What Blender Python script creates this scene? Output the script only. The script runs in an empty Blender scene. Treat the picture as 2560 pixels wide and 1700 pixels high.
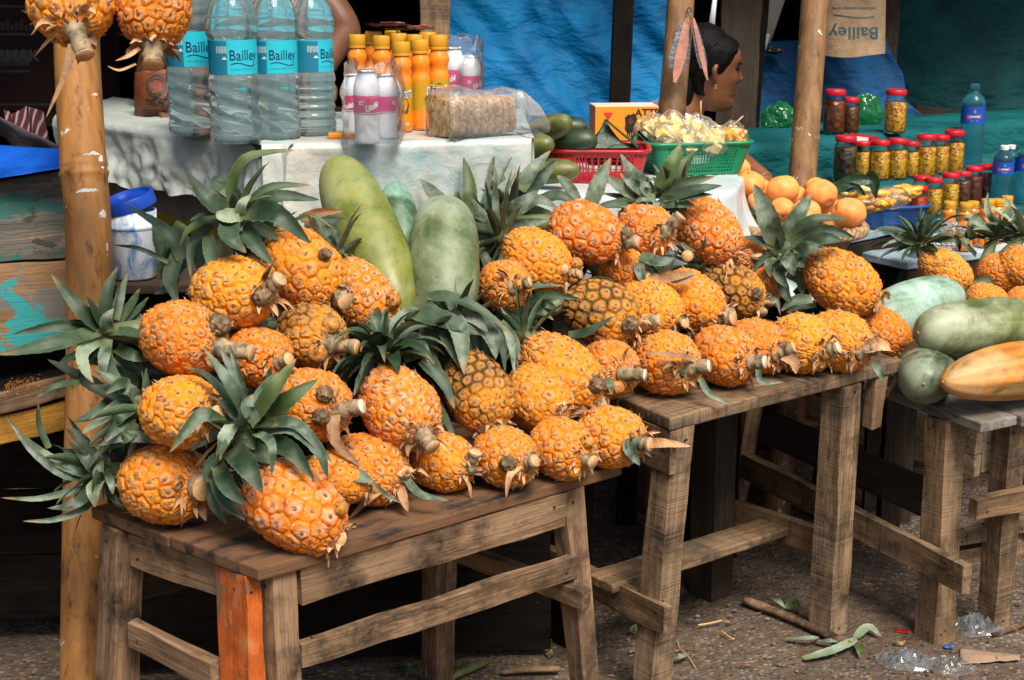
import bpy, bmesh, math, random
import numpy as np
from mathutils import Vector, Matrix, noise
R = math.radians
sc = bpy.context.scene
COL = sc.collection
rng = random.Random(7)
V = Vector; Z = V((0, 0, 1))
# ------------------------------------------------------------------ camera
F, CX, CY, PITCH, HC = 4100.0, 1280.0, 850.0, R(13.5), 1.46
fwd = V((0, math.cos(PITCH), -math.sin(PITCH)))
upv = V((0, math.sin(PITCH), math.cos(PITCH)))
rgt = V((1, 0, 0))
CAM = V((0, 0, HC))
def ray(x, y): return rgt*((x-CX)/F) + upv*((CY-y)/F) + fwd
def at(x, y, d): return CAM + ray(x, y)*d              # d = depth along the lens axis
def at_z(x, y, z):
    r = ray(x, y); return CAM + r*((z-HC)/r.z)
def at_y(x, y, Y):
    r = ray(x, y); return CAM + r*(Y/r.y)
def depth(p): return (p-CAM).dot(fwd)
def pxm(px, d): return px*d/F                          # pixels -> metres at depth d
cd = bpy.data.cameras.new('camera'); cam = bpy.data.objects.new('camera', cd); COL.objects.link(cam)
cam.location = CAM; cam.rotation_euler = (R(90)-PITCH, 0, 0)
cd.sensor_width = 36; cd.lens = 36*F/2560; cd.clip_start = .05; cd.clip_end = 500
cd.dof.use_dof = True; cd.dof.focus_distance = 2.9; cd.dof.aperture_fstop = 16
sc.camera = cam
# ------------------------------------------------------------------ objects
WM = {}
def tag(o, label=None, cat=None, group=None, kind=None):
    if label: o['label'] = label
    if cat: o['category'] = cat
    if group: o['group'] = group
    if kind: o['kind'] = kind
    return o
def thing(name, label, cat, M, group=None):
    if not isinstance(M, Matrix): M = Matrix.Translation(V(M))
    o = bpy.data.objects.new(name, None); COL.objects.link(o); o.empty_display_size = .05
    o.matrix_world = M; WM[o.name] = M.copy()
    return tag(o, label, cat, group)
class MB:
    def __init__(s): s.v = []; s.f = []; s.m = []; s.at = {}
    def add(s, vs, fs, mi=0, M=None, **attrs):
        b = len(s.v)
        if M is not None: vs = [M @ V(p) for p in vs]
        s.v += [tuple(p) for p in vs]
        s.f += [tuple(i+b for i in f) for f in fs]
        s.m += [mi]*len(fs)
        for k, a in attrs.items():
            s.at.setdefault(k, {})[b] = list(a)
        return b
    def box(s, c, size, mi=0, M=None):
        x, y, z = size[0]/2, size[1]/2, size[2]/2; c = V(c)
        vs = [c+V((sx*x, sy*y, sz*z)) for sz in (-1, 1) for sy in (-1, 1) for sx in (-1, 1)]
        s.add(vs, [(0,2,3,1),(4,5,7,6),(0,1,5,4),(2,6,7,3),(0,4,6,2),(1,3,7,5)], mi, M)
    def lathe(s, prof, n=24, mi=0, M=None, caps=True, fn=None):
        vs = []; fs = []
        for i, (r, z) in enumerate(prof):
            for k in range(n):
                a = 2*math.pi*k/n
                rr, zz = (r, z) if fn is None else fn(r, z, a)
                vs.append((rr*math.cos(a), rr*math.sin(a), zz))
        for i in range(len(prof)-1):
            for k in range(n):
                k2 = (k+1) % n
                fs.append((i*n+k, i*n+k2, (i+1)*n+k2, (i+1)*n+k))
        if caps:
            fs.append(tuple(range(n))[::-1]); fs.append(tuple((len(prof)-1)*n+k for k in range(n)))
        s.add(vs, fs, mi, M)
    def tube(s, pts, rad, n=8, mi=0, M=None, caps=True, flat=1.0):
        pts = [V(p) for p in pts]; vs = []; fs = []; N = len(pts)
        if not hasattr(rad, '__len__'): rad = [rad]*N
        ref = V((0, 0, 1))
        t0 = (pts[1]-pts[0]).normalized()
        if abs(t0.dot(ref)) > .9: ref = V((1, 0, 0))
        a1 = t0.cross(ref).normalized()
        for i, p in enumerate(pts):
            t = (pts[min(i+1, N-1)]-pts[max(i-1, 0)]).normalized()
            a1 = (a1 - t*a1.dot(t)).normalized(); a2 = t.cross(a1)
            for k in range(n):
                a = 2*math.pi*k/n
                vs.append(p + (a1*math.cos(a) + a2*math.sin(a)*flat)*rad[i])
        for i in range(N-1):
            for k in range(n):
                k2 = (k+1) % n
                fs.append((i*n+k, i*n+k2, (i+1)*n+k2, (i+1)*n+k))
        if caps:
            fs.append(tuple(range(n))[::-1]); fs.append(tuple((N-1)*n+k for k in range(n)))
        s.add(vs, fs, mi, M)
    def grid(s, nu, nv, fn, mi=0, M=None, wrap=False, **attr_fns):
        vs = [fn(i/(nu-1 if not wrap else nu), j/(nv-1)) for j in range(nv) for i in range(nu)]
        fs = []
        for j in range(nv-1):
            for i in range(nu if wrap else nu-1):
                i2 = (i+1) % nu
                fs.append((j*nu+i, j*nu+i2, (j+1)*nu+i2, (j+1)*nu+i))
        s.add(vs, fs, mi, M)
    def ball(s, c, r, n=16, mi=0, M=None, fn=None):
        c = V(c); nv = max(6, n*2//3); vs = []; fs = []
        rr = r if hasattr(r, '__len__') else (r, r, r)
        for j in range(nv+1):
            th = math.pi*j/nv
            for k in range(n):
                a = 2*math.pi*k/n
                d = V((math.sin(th)*math.cos(a), math.sin(th)*math.sin(a), math.cos(th)))
                q = 1 if fn is None else fn(d)
                vs.append(c+V((d.x*rr[0], d.y*rr[1], d.z*rr[2]))*q)
        for j in range(nv):
            for k in range(n):
                k2 = (k+1) % n
                fs.append((j*n+k, (j+1)*n+k, (j+1)*n+k2, j*n+k2))
        s.add(vs, fs, mi, M)
    def build(s, name, mats, parent=None, frame=None, smooth=True, bevel=0, local=False, origin=None, kind=None, auto=None, sub=0):
        """verts are world (or in frame M when given); returns the object"""
        if not isinstance(mats, (list, tuple)): mats = [mats]
        me = bpy.data.meshes.new(name)
        P = WM[parent.name] if parent is not None else Matrix.Identity(4)
        if local: Mw = P.copy(); vv = s.v
        elif frame is not None: Mw = frame; vv = s.v
        else:
            if parent is not None: Mw = P.copy()
            else:
                if origin is None:
                    a = np.array(s.v); lo = a.min(0); hi = a.max(0)
                    origin = ((lo[0]+hi[0])/2, (lo[1]+hi[1])/2, lo[2])
                Mw = Matrix.Translation(V(origin))
            inv = Mw.inverted(); vv = [tuple(inv @ V(p)) for p in s.v]
        me.from_pydata(vv, [], s.f)
        for m in mats: me.materials.append(m)
        me.polygons.foreach_set('material_index', s.m)
        for k, d in s.at.items():
            arr = np.zeros(len(s.v), np.float32)
            for b, a in d.items(): arr[b:b+len(a)] = a
            at_ = me.attributes.new(k, 'FLOAT', 'POINT'); at_.data.foreach_set('value', arr)
        me.update()
        bm = bmesh.new(); bm.from_mesh(me)
        bmesh.ops.recalc_face_normals(bm, faces=[f for f in bm.faces])
        bm.to_mesh(me); bm.free()
        me.polygons.foreach_set('use_smooth', [bool(smooth)]*len(me.polygons))
        o = bpy.data.objects.new(name, me); COL.objects.link(o)
        if parent is not None: o.parent = parent; o.matrix_basis = P.inverted() @ Mw
        else: o.matrix_world = Mw
        WM[o.name] = Mw.copy()
        if auto is not None and smooth:
            me.set_sharp_from_angle(angle=R(auto))
        if bevel:
            b = o.modifiers.new('bevel', 'BEVEL'); b.width = bevel; b.segments = 2; b.limit_method = 'ANGLE'; b.angle_limit = R(40)
        if sub:
            q = o.modifiers.new('sub', 'SUBSURF'); q.levels = sub; q.render_levels = sub
        if kind: o['kind'] = kind
        return o
def frame_from(p0, p1, side=None):
    """matrix whose Z runs p0->p1, X towards side; origin at p0"""
    p0 = V(p0); z = (V(p1)-p0).normalized()
    s_ = V(side) if side is not None else (V((1, 0, 0)) if abs(z.x) < .8 else V((0, 1, 0)))
    x = (s_ - z*s_.dot(z)).normalized(); y = z.cross(x)
    M = Matrix((x, y, z)).transposed().to_4x4(); M.translation = p0
    return M
def beam(name, p0, p1, w, h, mat, parent, side=None, jit=.0026, bevel=.0038, seed=None, taper=1.0):
    """squared timber from p0 to p1, w along 'side', h across; grain along local Z"""
    M = frame_from(p0, p1, side); L = (V(p1)-V(p0)).length
    n = max(3, int(L/.05)); mb = MB(); vs = []; fs = []
    sd = rng.random()*50 if seed is None else seed
    for i in range(n+1):
        t = i/n; z = L*t; k = 1+(taper-1)*t
        for q, (sx, sy) in enumerate(((-1,-1),(1,-1),(1,1),(-1,1))):
            dx = noise.noise((z*9+sd, q*7.1, 1.3))*jit*1.6; dy = noise.noise((z*9+sd, q*7.1, 9.3))*jit*1.6
            ez = noise.noise((sd, q*3.3, t*9))*jit*2 if i in (0, n) else 0
            vs.append((sx*w/2*k+dx, sy*h/2*k+dy, z+ez))
    for i in range(n):
        for q in range(4):
            q2 = (q+1) % 4
            fs.append((i*4+q, i*4+q2, (i+1)*4+q2, (i+1)*4+q))
    fs += [(3,2,1,0), (n*4, n*4+1, n*4+2, n*4+3)]
    mb.add(vs, fs)
    g = random.Random(int(sd*1000)); mats = [mat]
    if L > .15 and min(w, h) > .012:
        mats.append(NAIL)
        for e in (.022, L-.022):
            for k in range(2):
                x, y = g.uniform(-.3, .3)*w, g.uniform(-.3, .3)*h; z = e+g.uniform(-.008, .008)
                for C_, N_ in ((V((x, h/2*(1+(taper-1)*z/L)+jit*.2, z)), V((0, 1, 0))), (V((x, -h/2*(1+(taper-1)*z/L)-jit*.2, z)), V((0, -1, 0))), (V((w/2*(1+(taper-1)*z/L)+jit*.2, y, z)), V((1, 0, 0))), (V((-w/2*(1+(taper-1)*z/L)-jit*.2, y, z)), V((-1, 0, 0)))):
                    if g.random() < .55: mb.tube([C_-N_*.003, C_+N_*.0008], [.0026, .0026], 8, 1)
    return mb.build(name, mats, parent, frame=M, smooth=False, bevel=bevel)
def catmull(P, n):
    P = [V(p) for p in P]
    if len(P) == 2: return [P[0].lerp(P[1], i/(n-1)) for i in range(n)]
    Q = [P[0]*2-P[1]] + P + [P[-1]*2-P[-2]]
    out = []; S = len(P)-1
    for i in range(n):
        t = i/(n-1)*S; k = min(int(t), S-1); t -= k
        a, b, c, d = Q[k:k+4]
        out.append(.5*((2*b)+(c-a)*t+(2*a-5*b+4*c-d)*t*t+(3*b-a-3*c+d)*t**3))
    return out
def text_mesh(txt, size, bold=0.0, shear=0.0):
    cu = bpy.data.curves.new('t', 'FONT'); cu.body = txt; cu.size = size; cu.align_x = 'CENTER'; cu.align_y = 'CENTER'
    cu.offset = bold; cu.shear = shear; cu.resolution_u = 3
    o = bpy.data.objects.new('t', cu); COL.objects.link(o)
    dg = bpy.context.evaluated_depsgraph_get()
    me = bpy.data.meshes.new_from_object(o.evaluated_get(dg))
    vs = [tuple(v.co) for v in me.vertices]; fs = [tuple(p.vertices) for p in me.polygons]
    bpy.data.objects.remove(o); bpy.data.curves.remove(cu); bpy.data.meshes.remove(me)
    return vs, fs
_tc = {}
def text_on(mb, txt, size, place, mi, bold=0.0, shear=0.0):
    """place(x, y) -> world/local point for flat text coordinates"""
    k = (txt, round(size, 5), bold, shear)
    if k not in _tc: _tc[k] = text_mesh(txt, size, bold, shear)
    vs, fs = _tc[k]
    mb.add([place(p[0], p[1]) for p in vs], fs, mi)
# ------------------------------------------------------------------ materials
class NT:
    def __init__(s, name):
        s.mat = bpy.data.materials.new(name); s.mat.use_nodes = True
        s.t = s.mat.node_tree; s.t.nodes.clear()
        s.out = s.t.nodes.new('ShaderNodeOutputMaterial')
        s.b = s.t.nodes.new('ShaderNodeBsdfPrincipled'); s.link(s.b.outputs[0], s.out.inputs[0])
    def link(s, a, b): s.t.links.new(a, b)
    def set(s, node, key, val):
        i = node.inputs[key]
        if hasattr(val, 'is_output') or isinstance(val, bpy.types.NodeSocket): s.link(val, i)
        else:
            if isinstance(val, (tuple, list)) and len(val) == 3 and i.type == 'RGBA': val = (*val, 1)
            i.default_value = val
    def p(s, **kw):
        names = dict(color='Base Color', rough='Roughness', metal='Metallic', spec='Specular IOR Level', normal='Normal',
                     trans='Transmission Weight', ior='IOR', alpha='Alpha', sss='Subsurface Weight', coat='Coat Weight', sheen='Sheen Weight',
                     coat_rough='Coat Roughness')
        for k, v in kw.items(): s.set(s.b, names[k], v)
        return s
    def node(s, typ, **kw):
        n = s.t.nodes.new(typ)
        for k, v in kw.items():
            if k.startswith('_'): setattr(n, k[1:], v)
            else: s.set(n, k.replace('__', ' '), v)
        return n
    def coord(s, kind='Object'): return s.t.nodes.new('ShaderNodeTexCoord').outputs[kind]
    def map(s, vec, scale=(1,1,1), loc=(0,0,0), rot=(0,0,0)):
        n = s.node('ShaderNodeMapping', Scale=scale, Location=loc, Rotation=rot); s.link(vec, n.inputs[0]); return n.outputs[0]
    def noise(s, vec, scale=5., detail=4., rough=.55, dist=0., col=False):
        n = s.node('ShaderNodeTexNoise', Scale=scale, Detail=detail, Roughness=rough, Distortion=dist); s.link(vec, n.inputs['Vector'])
        return n.outputs['Color' if col else 'Fac']
    def vor(s, vec, scale, feature='F1', out='Distance', rand=1.):
        n = s.node('ShaderNodeTexVoronoi', Scale=scale, Randomness=rand); n.feature = feature; s.link(vec, n.inputs['Vector']); return n.outputs[out]
    def ramp(s, fac, stops, interp='LINEAR'):
        n = s.t.nodes.new('ShaderNodeValToRGB'); s.link(fac, n.inputs[0]); e = n.color_ramp.elements; n.color_ramp.interpolation = interp
        while len(e) < len(stops): e.new(.5)
        for k, (pos, c) in enumerate(stops):
            e[k].position = pos
            e[k].color = (*c, 1) if hasattr(c, '__len__') else (c, c, c, 1)
        return n.outputs[0]
    def mix(s, fac, a, b, mode='MIX'):
        n = s.t.nodes.new('ShaderNodeMix'); n.data_type = 'RGBA'; n.blend_type = mode
        for k, v in ((0, fac), (6, a), (7, b)):
            if isinstance(v, bpy.types.NodeSocket): s.link(v, n.inputs[k])
            else: n.inputs[k].default_value = v if k == 0 else (*v, 1)
        return n.outputs[2]
    def math(s, op, a, b=0.0, clamp=False):
        n = s.t.nodes.new('ShaderNodeMath'); n.operation = op; n.use_clamp = clamp
        for k, v in ((0, a), (1, b)):
            if isinstance(v, bpy.types.NodeSocket): s.link(v, n.inputs[k])
            else: n.inputs[k].default_value = v
        return n.outputs[0]
    def attr(s, name): 
        n = s.t.nodes.new('ShaderNodeAttribute'); n.attribute_name = name; return n.outputs['Fac']
    def rand(s): return s.t.nodes.new('ShaderNodeObjectInfo').outputs['Random']
    def bump(s, h, strength=.5, dist=.01, normal=None):
        n = s.node('ShaderNodeBump', Strength=strength, Distance=dist); s.link(h, n.inputs['Height'])
        if normal is not None: s.link(normal, n.inputs['Normal'])
        return n.outputs[0]
MT = {}
def simple(name, col, rough=.5, bump=0, bs=60, var=.12, metal=0, vs=8, spec=.5, **kw):
    m = NT(name); c = m.coord()
    n = m.noise(c, vs, 5); lo = tuple(x*(1-var*1.6) for x in col); hi = tuple(min(1, x*(1+var)) for x in col)
    m.p(color=m.ramp(n, [(.3, lo), (.7, hi)]), rough=rough, metal=metal, spec=spec, **kw)
    if bump: m.p(normal=m.bump(m.noise(c, bs, 4), bump, .01))
    MT[name] = m.mat; return m.mat
def wood(name, dark, mid, light, saw=0, stain=None, stain_amt=.5, rough=.8, gs=1.0, chips=None, spec=.3, dirt=(.02,.013,.008), dirt_amt=.5):
    m = NT(name); c = m.coord(); r = m.rand()
    off = m.node('ShaderNodeVectorMath', _operation='ADD'); m.link(c, off.inputs[0])
    cmb = m.node('ShaderNodeCombineXYZ'); m.link(m.math('MULTIPLY', r, 13.), cmb.inputs[0]); m.link(m.math('MULTIPLY', r, 7.), cmb.inputs[2]); m.link(cmb.outputs[0], off.inputs[1])
    c = off.outputs[0]
    g = m.map(c, (75*gs, 75*gs, 3.2*gs)); n1 = m.noise(g, 1., 7, .72, .5)
    n2 = m.noise(m.map(c, (260*gs, 260*gs, 9*gs)), 1., 4, .7)
    nb = m.noise(m.map(c, (14, 14, 3.5)), 1., 5, .6)
    col = m.ramp(n1, [(.34, dark), (.5, mid), (.66, light)])
    col = m.mix(m.ramp(nb, [(.35, 0.), (.75, .55)]), col, light)
    col = m.mix(m.ramp(n2, [(.55, 0.), (.8, .55)]), col, tuple(x*.45 for x in dark))
    kn = m.noise(m.map(c, (10, 10, 6)), 1., 3, .5); rg = m.node('ShaderNodeTexWave', Scale=5., Distortion=9., Detail=2.); m.link(m.map(c, (10, 10, 2.2)), rg.inputs[0])
    col = m.mix(m.math('MULTIPLY', m.ramp(rg.outputs[1], [(.0, .6), (.18, 0.)]), m.ramp(kn, [(.45, .2), (.6, 1.)])), col, tuple(x*.5 for x in dark))
    wn = m.noise(m.map(c, (5, 5, 2)), 1., 5, .7); col = m.mix(m.ramp(wn, [(.52, 0.), (.7, .5)]), col, tuple(min(1, x*1.25) for x in light))
    d = m.noise(c, 9., 6, .7)
    col = m.mix(m.ramp(d, [(.46, 0.), (.66, dirt_amt)]), col, dirt)
    d2 = m.noise(m.map(c, (16, 16, 4), (2, 9, 5)), 1., 6, .75, .5); col = m.mix(m.ramp(d2, [(.56, 0.), (.66, dirt_amt*.8)]), col, tuple(x*.5 for x in dark))
    h = m.math('ADD', n1, m.math('MULTIPLY', n2, .6))
    if saw:
        w = m.noise(m.map(c, (2.5, 2.5, 330)), 1., 3, .6, .2); wm = m.noise(m.map(c, (9, 9, 5), (7, 3, 1)), 1., 4, .6)
        col = m.mix(m.math('MULTIPLY', m.ramp(w, [(.46, 0.), (.66, .5)]), m.ramp(wm, [(.42, 0.), (.62, 1.)])), col, (.33,.28,.22)); col = m.mix(m.math('MULTIPLY', m.ramp(w, [(.30, .7), (.44, 0.)]), m.ramp(wm, [(.35, .3), (.6, 1.)])), col, tuple(x*.6 for x in dark))
        h = m.math('ADD', h, m.math('MULTIPLY', w, .7))
    if stain:
        sn = m.noise(m.map(c, (22, 22, 7)), 1., 6, .65)
        if not chips: col = m.mix(m.ramp(sn, [(.5-stain_amt*.2, 1.), (.62-stain_amt*.1, 0.)]), col, stain)
    if chips:
        for k_, (cc, th, sz) in enumerate(chips):
            cn = m.noise(m.map(c, (sz, sz, sz*.6), (k_*3.1, 2., k_*1.7)), 1., 8, .68, .4); col = m.mix(m.ramp(cn, [(th, 0.), (th+.025, .92)]), col, cc)
    m.p(color=col, rough=m.ramp(n1, [(.2, rough-.12), (.8, min(1, rough+.1))]), normal=m.bump(h, .55, .004), spec=spec)
    MT[name] = m.mat; return m.mat
NAIL = simple('rusty nail head', (.035,.02,.015), .6, metal=.5)
W1 = wood('bench wood worn', (.045,.025,.013), (.175,.102,.055), (.35,.22,.125), dirt_amt=.95)
W1T = wood('bench top wood dark', (.005,.0045,.005), (.022,.017,.0145), (.06,.042,.031), stain=(.15,.075,.036), stain_amt=.1, dirt=(.012,.012,.014), dirt_amt=.8)
W2 = wood('bench wood sawn grey', (.065,.038,.020), (.215,.132,.072), (.42,.285,.175), saw=1, dirt_amt=.9)
W3 = wood('bench wood brown', (.042,.024,.012), (.155,.090,.044), (.32,.20,.105), saw=1, dirt_amt=.9)
WG = wood('plank top weathered grey', (.06,.05,.042), (.17,.15,.125), (.33,.30,.26), dirt_amt=.7)
WD = wood('dark timber with shade', (.002,.0018,.0016), (.0055,.0045,.004), (.014,.011,.008), spec=.08)  # near-black: dark posts, and shade under the stalls put into the colour
WDM = wood('dark brown timber', (.010,.007,.005), (.032,.022,.015), (.075,.052,.036))
WO = wood('orange painted board', (.30,.05,.008), (.48,.085,.010), (.58,.14,.02), chips=[((.17,.10,.058), .585, 12.), ((.45,.16,.05), .58, 22.)], dirt_amt=.55)
WTL = wood('board with flaking teal paint', (.03,.03,.027), (.10,.10,.088), (.20,.165,.12), chips=[((.02,.115,.10), .50, 13.), ((.30,.15,.06), .585, 16.), ((.035,.04,.036), .60, 9.)])
WTB = wood('board with turquoise paint patches', (.09,.045,.02), (.24,.13,.06), (.38,.22,.11), chips=[((.14,.14,.125), .50, 5.), ((.015,.30,.30), .53, 7.), ((.03,.02,.014), .62, 12.)])
WYL = wood('yellow stained edge board', (.16,.07,.012), (.35,.16,.02), (.5,.25,.035))
WWH = wood('whitewashed rough timber', (.30,.18,.09), (.58,.40,.23), (.74,.58,.40), chips=[((.78,.77,.74), .53, 9.)], dirt_amt=.4)
def bamboo(name, lo, hi, scuff=.5):
    m = NT(name); c = m.coord()
    st = m.noise(m.map(c, (70, 70, 1.6)), 1., 5, .6); bl = m.noise(m.map(c, (9, 9, 3)), 1., 5, .6)
    col = m.ramp(st, [(.3, lo), (.7, hi)])
    col = m.mix(m.ramp(bl, [(.45, 0.), (.7, .75)]), col, tuple(x*.45 for x in lo))
    dk = m.noise(m.map(c, (30, 30, 12)), 1., 6, .75)
    col = m.mix(m.ramp(dk, [(.55, 0.), (.66, .85)]), col, (.03,.018,.012))
    wt = m.noise(m.map(c, (22, 22, 26), (3.3, 1.1, .4)), 1., 4, .6, .8)
    f = m.ramp(wt, [(.70-.04*scuff, 0.), (.73-.04*scuff, .85)]); gs_ = m.noise(m.map(c, (16, 16, 5), (5, 2, 1)), 1., 5, .65); col = m.mix(m.ramp(gs_, [(.5, 0.), (.7, .5)]), col, tuple(x*.5 for x in lo))
    col = m.mix(f, col, (.72,.72,.70))
    m.p(color=col, rough=.55, normal=m.bump(m.math('ADD', st, dk), .25, .003)); MT[name] = m.mat; return m.mat
BAM = bamboo('bamboo amber', (.27,.115,.026), (.47,.215,.055), .55)
BAM2 = bamboo('bamboo pale', (.17,.085,.032), (.37,.20,.08), 1.2)
# fruit -------------------------------------------------------------------
def fruit_mat(name, a, b, groove, bract, green, g_amt, pink=.5):
    m = NT(name); c = m.coord(); ed = m.attr('ed'); ct = m.attr('ct'); rd = m.attr('rd'); ax = m.attr('ax'); r = m.rand()
    n = m.noise(c, 3.2, 6, .68, .4); nf = m.noise(c, 16., 5, .75); nl = m.noise(c, 1.1, 3); nm = m.noise(c, 7., 5, .7, .6)
    base = m.mix(m.math('ADD', m.math('MULTIPLY', rd, .45), m.ramp(n, [(.32, 0.), (.68, .65)]), True), a, b)
    base = m.mix(m.math('MULTIPLY', r, .35), base, b); r7 = m.math('FRACT', m.math('MULTIPLY', r, 7.31)); base = m.mix(m.ramp(r7, [(.5, 0.), (1., .35)]), base, (.86,.38,.012)); base = m.mix(m.ramp(m.math('FRACT', m.math('MULTIPLY', r, 13.7)), [(.6, 0.), (1., .35)]), base, (.55,.20,.012))
    base = m.mix(m.ramp(nm, [(.55, 0.), (.75, .5)]), base, tuple(x*.78 for x in b))
    # papery scale over the middle of every eye, broken up and fibrous
    f = m.math('MULTIPLY', m.ramp(m.math('ADD', ct, m.math('MULTIPLY', n, .35)), [(.36, 1.), (.62, 0.)]), m.ramp(m.math('ADD', m.math('MULTIPLY', nm, .6), m.math('ADD', m.math('MULTIPLY', nl, .5), m.math('MULTIPLY', rd, .35))), [(.55, .12), (.85, 1.)]))
    base = m.mix(m.math('MULTIPLY', f, pink*1.35, True), base, bract)
    base = m.mix(m.math('MULTIPLY', f, m.ramp(nf, [(.5, 0.), (.68, .55)])), base, tuple(x*.35 for x in bract))
    tip = m.ramp(m.math('ADD', ct, m.math('MULTIPLY', nf, .16)), [(.13, .8), (.22, 0.)])
    base = m.mix(tip, base, (.075,.035,.014))
    # dry husk rim and groove: orange mostly, in places brown or black
    g = m.math('MULTIPLY', m.ramp(m.math('ADD', ed, m.math('MULTIPLY', nf, .12)), [(.05, 1.), (.17, 0.)]), m.ramp(m.noise(c, 2.0, 4, .6), [(.38, .08), (.58, .9)]))
    base = m.mix(g, base, groove)
    hb = m.math('MULTIPLY', m.ramp(ed, [(.08, 0.), (.2, 1.), (.45, 0.)]), m.ramp(m.noise(c, 4., 6, .7), [(.50, 0.), (.60, .9)]))
    base = m.mix(hb, base, bract)
    fl = m.noise(m.map(c, (1, 1, .35)), 13., 4, .75, .6); base = m.mix(m.math('MULTIPLY', m.ramp(fl, [(.56, 0.), (.66, .75)]), m.ramp(m.noise(c, 1.5, 3), [(.42, .1), (.62, 1.)])), base, (.16,.07,.022))
    fw = m.noise(m.map(c, (1, 1, .4), (4, 4, 4)), 9., 5, .75, .6); base = m.mix(m.ramp(fw, [(.60, 0.), (.70, .7)]), base, tuple(min(1, x*1.1) for x in bract))
    gr = m.math('ADD', ax, m.math('MULTIPLY', m.math('SUBTRACT', nl, .5), 1.0))
    gf = m.math('MULTIPLY', m.ramp(gr, [(.74-g_amt, 0.), (1.05-g_amt, .9)]), m.ramp(m.math('ADD', ed, m.math('MULTIPLY', n, .3)), [(.25, 1.), (.7, .25)]))
    base = m.mix(gf, base, green)
    pt = m.ramp(m.noise(c, 1.7, 5, .7, .5), [(.59, 0.), (.68, .75)])
    base = m.mix(m.math('MULTIPLY', pt, m.ramp(ed, [(.15, 1.), (.6, .2)])), base, green)
    h = m.math('ADD', m.math('MULTIPLY', nm, 1.2), m.math('ADD', m.math('MULTIPLY', nf, .7), m.math('MULTIPLY', n, 1.)))
    m.p(color=base, rough=m.ramp(nm, [(.3, .46), (.7, .78)]), normal=m.bump(h, .55, .0045), spec=.3, sss=.0)
    MT[name] = m.mat; return m.mat
PF = [fruit_mat('pineapple orange', (.86,.29,.004), (.72,.14,.002), (.09,.028,.005), (.66,.36,.15), (.06,.05,.014), -.02, .6),
      fruit_mat('pineapple amber', (.86,.33,.005), (.76,.19,.003), (.08,.032,.006), (.64,.38,.16), (.055,.05,.016), .05, .5),
      fruit_mat('pineapple deep orange pink', (.86,.27,.004), (.72,.13,.002), (.11,.035,.006), (.70,.40,.22), (.07,.055,.02), .06, .8),
      fruit_mat('pineapple green shouldered', (.74,.31,.012), (.60,.19,.006), (.012,.014,.006), (.50,.34,.14), (.010,.016,.008), .52, .45)]
DRY = simple('dry bract', (.42,.23,.11), .75, .4, 90, .5, vs=9)
def leafmat(name, d, l, bloom, base=(.13,.165,.065), bamt=.5, tip=(.25,.15,.06)):
    m = NT(name); c = m.coord(); u = m.attr('lu'); v = m.attr('lv'); rd = m.attr('lr')
    n = m.noise(c, 26., 5, .6); n2 = m.noise(c, 120., 4, .65)
    col = m.mix(m.ramp(m.math('ADD', m.math('MULTIPLY', rd, .6), m.math('MULTIPLY', n, .6)), [(.3, 0.), (.9, 1.)]), d, l)
    cmb = m.node('ShaderNodeCombineXYZ'); m.link(m.math('MULTIPLY', u, 5.), cmb.inputs[0]); m.link(m.math('ADD', m.math('MULTIPLY', v, 1.2), m.math('MULTIPLY', rd, 40.)), cmb.inputs[1])
    st = m.noise(cmb.outputs[0], 3.6, 5, .65)
    col = m.mix(m.ramp(st, [(.4, 0.), (.75, .5)]), col, l)
    bl = m.math('MULTIPLY', m.ramp(n, [(.42, 0.), (.66, bamt)]), m.ramp(st, [(.3, .4), (.6, 1.)]))
    col = m.mix(bl, col, bloom)
    col = m.mix(m.ramp(m.math('ABSOLUTE', u), [(.86, 0.), (.98, .5)]), col, tuple(min(1, x*2) for x in l))
    col = m.mix(m.ramp(v, [(.02, .9), (.2, 0.)]), col, base)
    col = m.mix(m.math('MULTIPLY', m.ramp(v, [(.80, 0.), (.95, .9)]), m.ramp(rd, [(.4, 0.), (.6, 1.)])), col, tip)
    dk = m.ramp(m.noise(c, 60., 6, .75), [(.6, 0.), (.7, .55)])
    col = m.mix(dk, col, tuple(x*.4 for x in d))
    m.p(color=col, rough=m.ramp(n, [(.3, .36), (.7, .58)]), normal=m.bump(m.math('ADD', st, m.math('MULTIPLY', n2, .3)), .28, .003), spec=.45)
    MT[name] = m.mat; return m.mat
LF = [leafmat('leaf deep green', (.012,.030,.014), (.042,.078,.034), (.10,.145,.092), bamt=.5),
      leafmat('leaf grey green', (.026,.048,.028), (.075,.115,.064), (.27,.325,.25), bamt=.85),
      leafmat('leaf bright green', (.024,.052,.014), (.075,.115,.028), (.13,.17,.08), bamt=.35),
      leafmat('leaf pale', (.10,.14,.095), (.20,.26,.16), (.32,.38,.29), bamt=.7),
      leafmat('leaf dried', (.10,.04,.012), (.22,.10,.035), (.30,.18,.08), base=(.2,.1,.05))]
STK = NT('pineapple stalk')
_c = STK.coord(); _n = STK.noise(_c, 45., 5, .65); _v = STK.noise(STK.map(_c, (20,20,140)), 1., 3)
STK.p(color=STK.mix(STK.ramp(_v, [(.45, 0.), (.62, .8)]), STK.ramp(_n, [(.34, (.03,.038,.014)), (.46, (.13,.11,.05)), (.6, (.42,.29,.17))]), (.30,.21,.13)), rough=.7, normal=STK.bump(_n, .6, .004)); STK = STK.mat
CUT = NT('cut stalk end'); _c = CUT.coord(); _n = CUT.noise(_c, 190., 4, .7)
CUT.p(color=CUT.ramp(_n, [(.3, (.44,.22,.09)), (.7, (.70,.45,.22))]), rough=.75, normal=CUT.bump(_n, .4, .002)); CUT = CUT.mat
CUTW = simple('fresh cut stalk end', (.72,.62,.44), .6, .3, 150, .15, vs=90)
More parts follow.
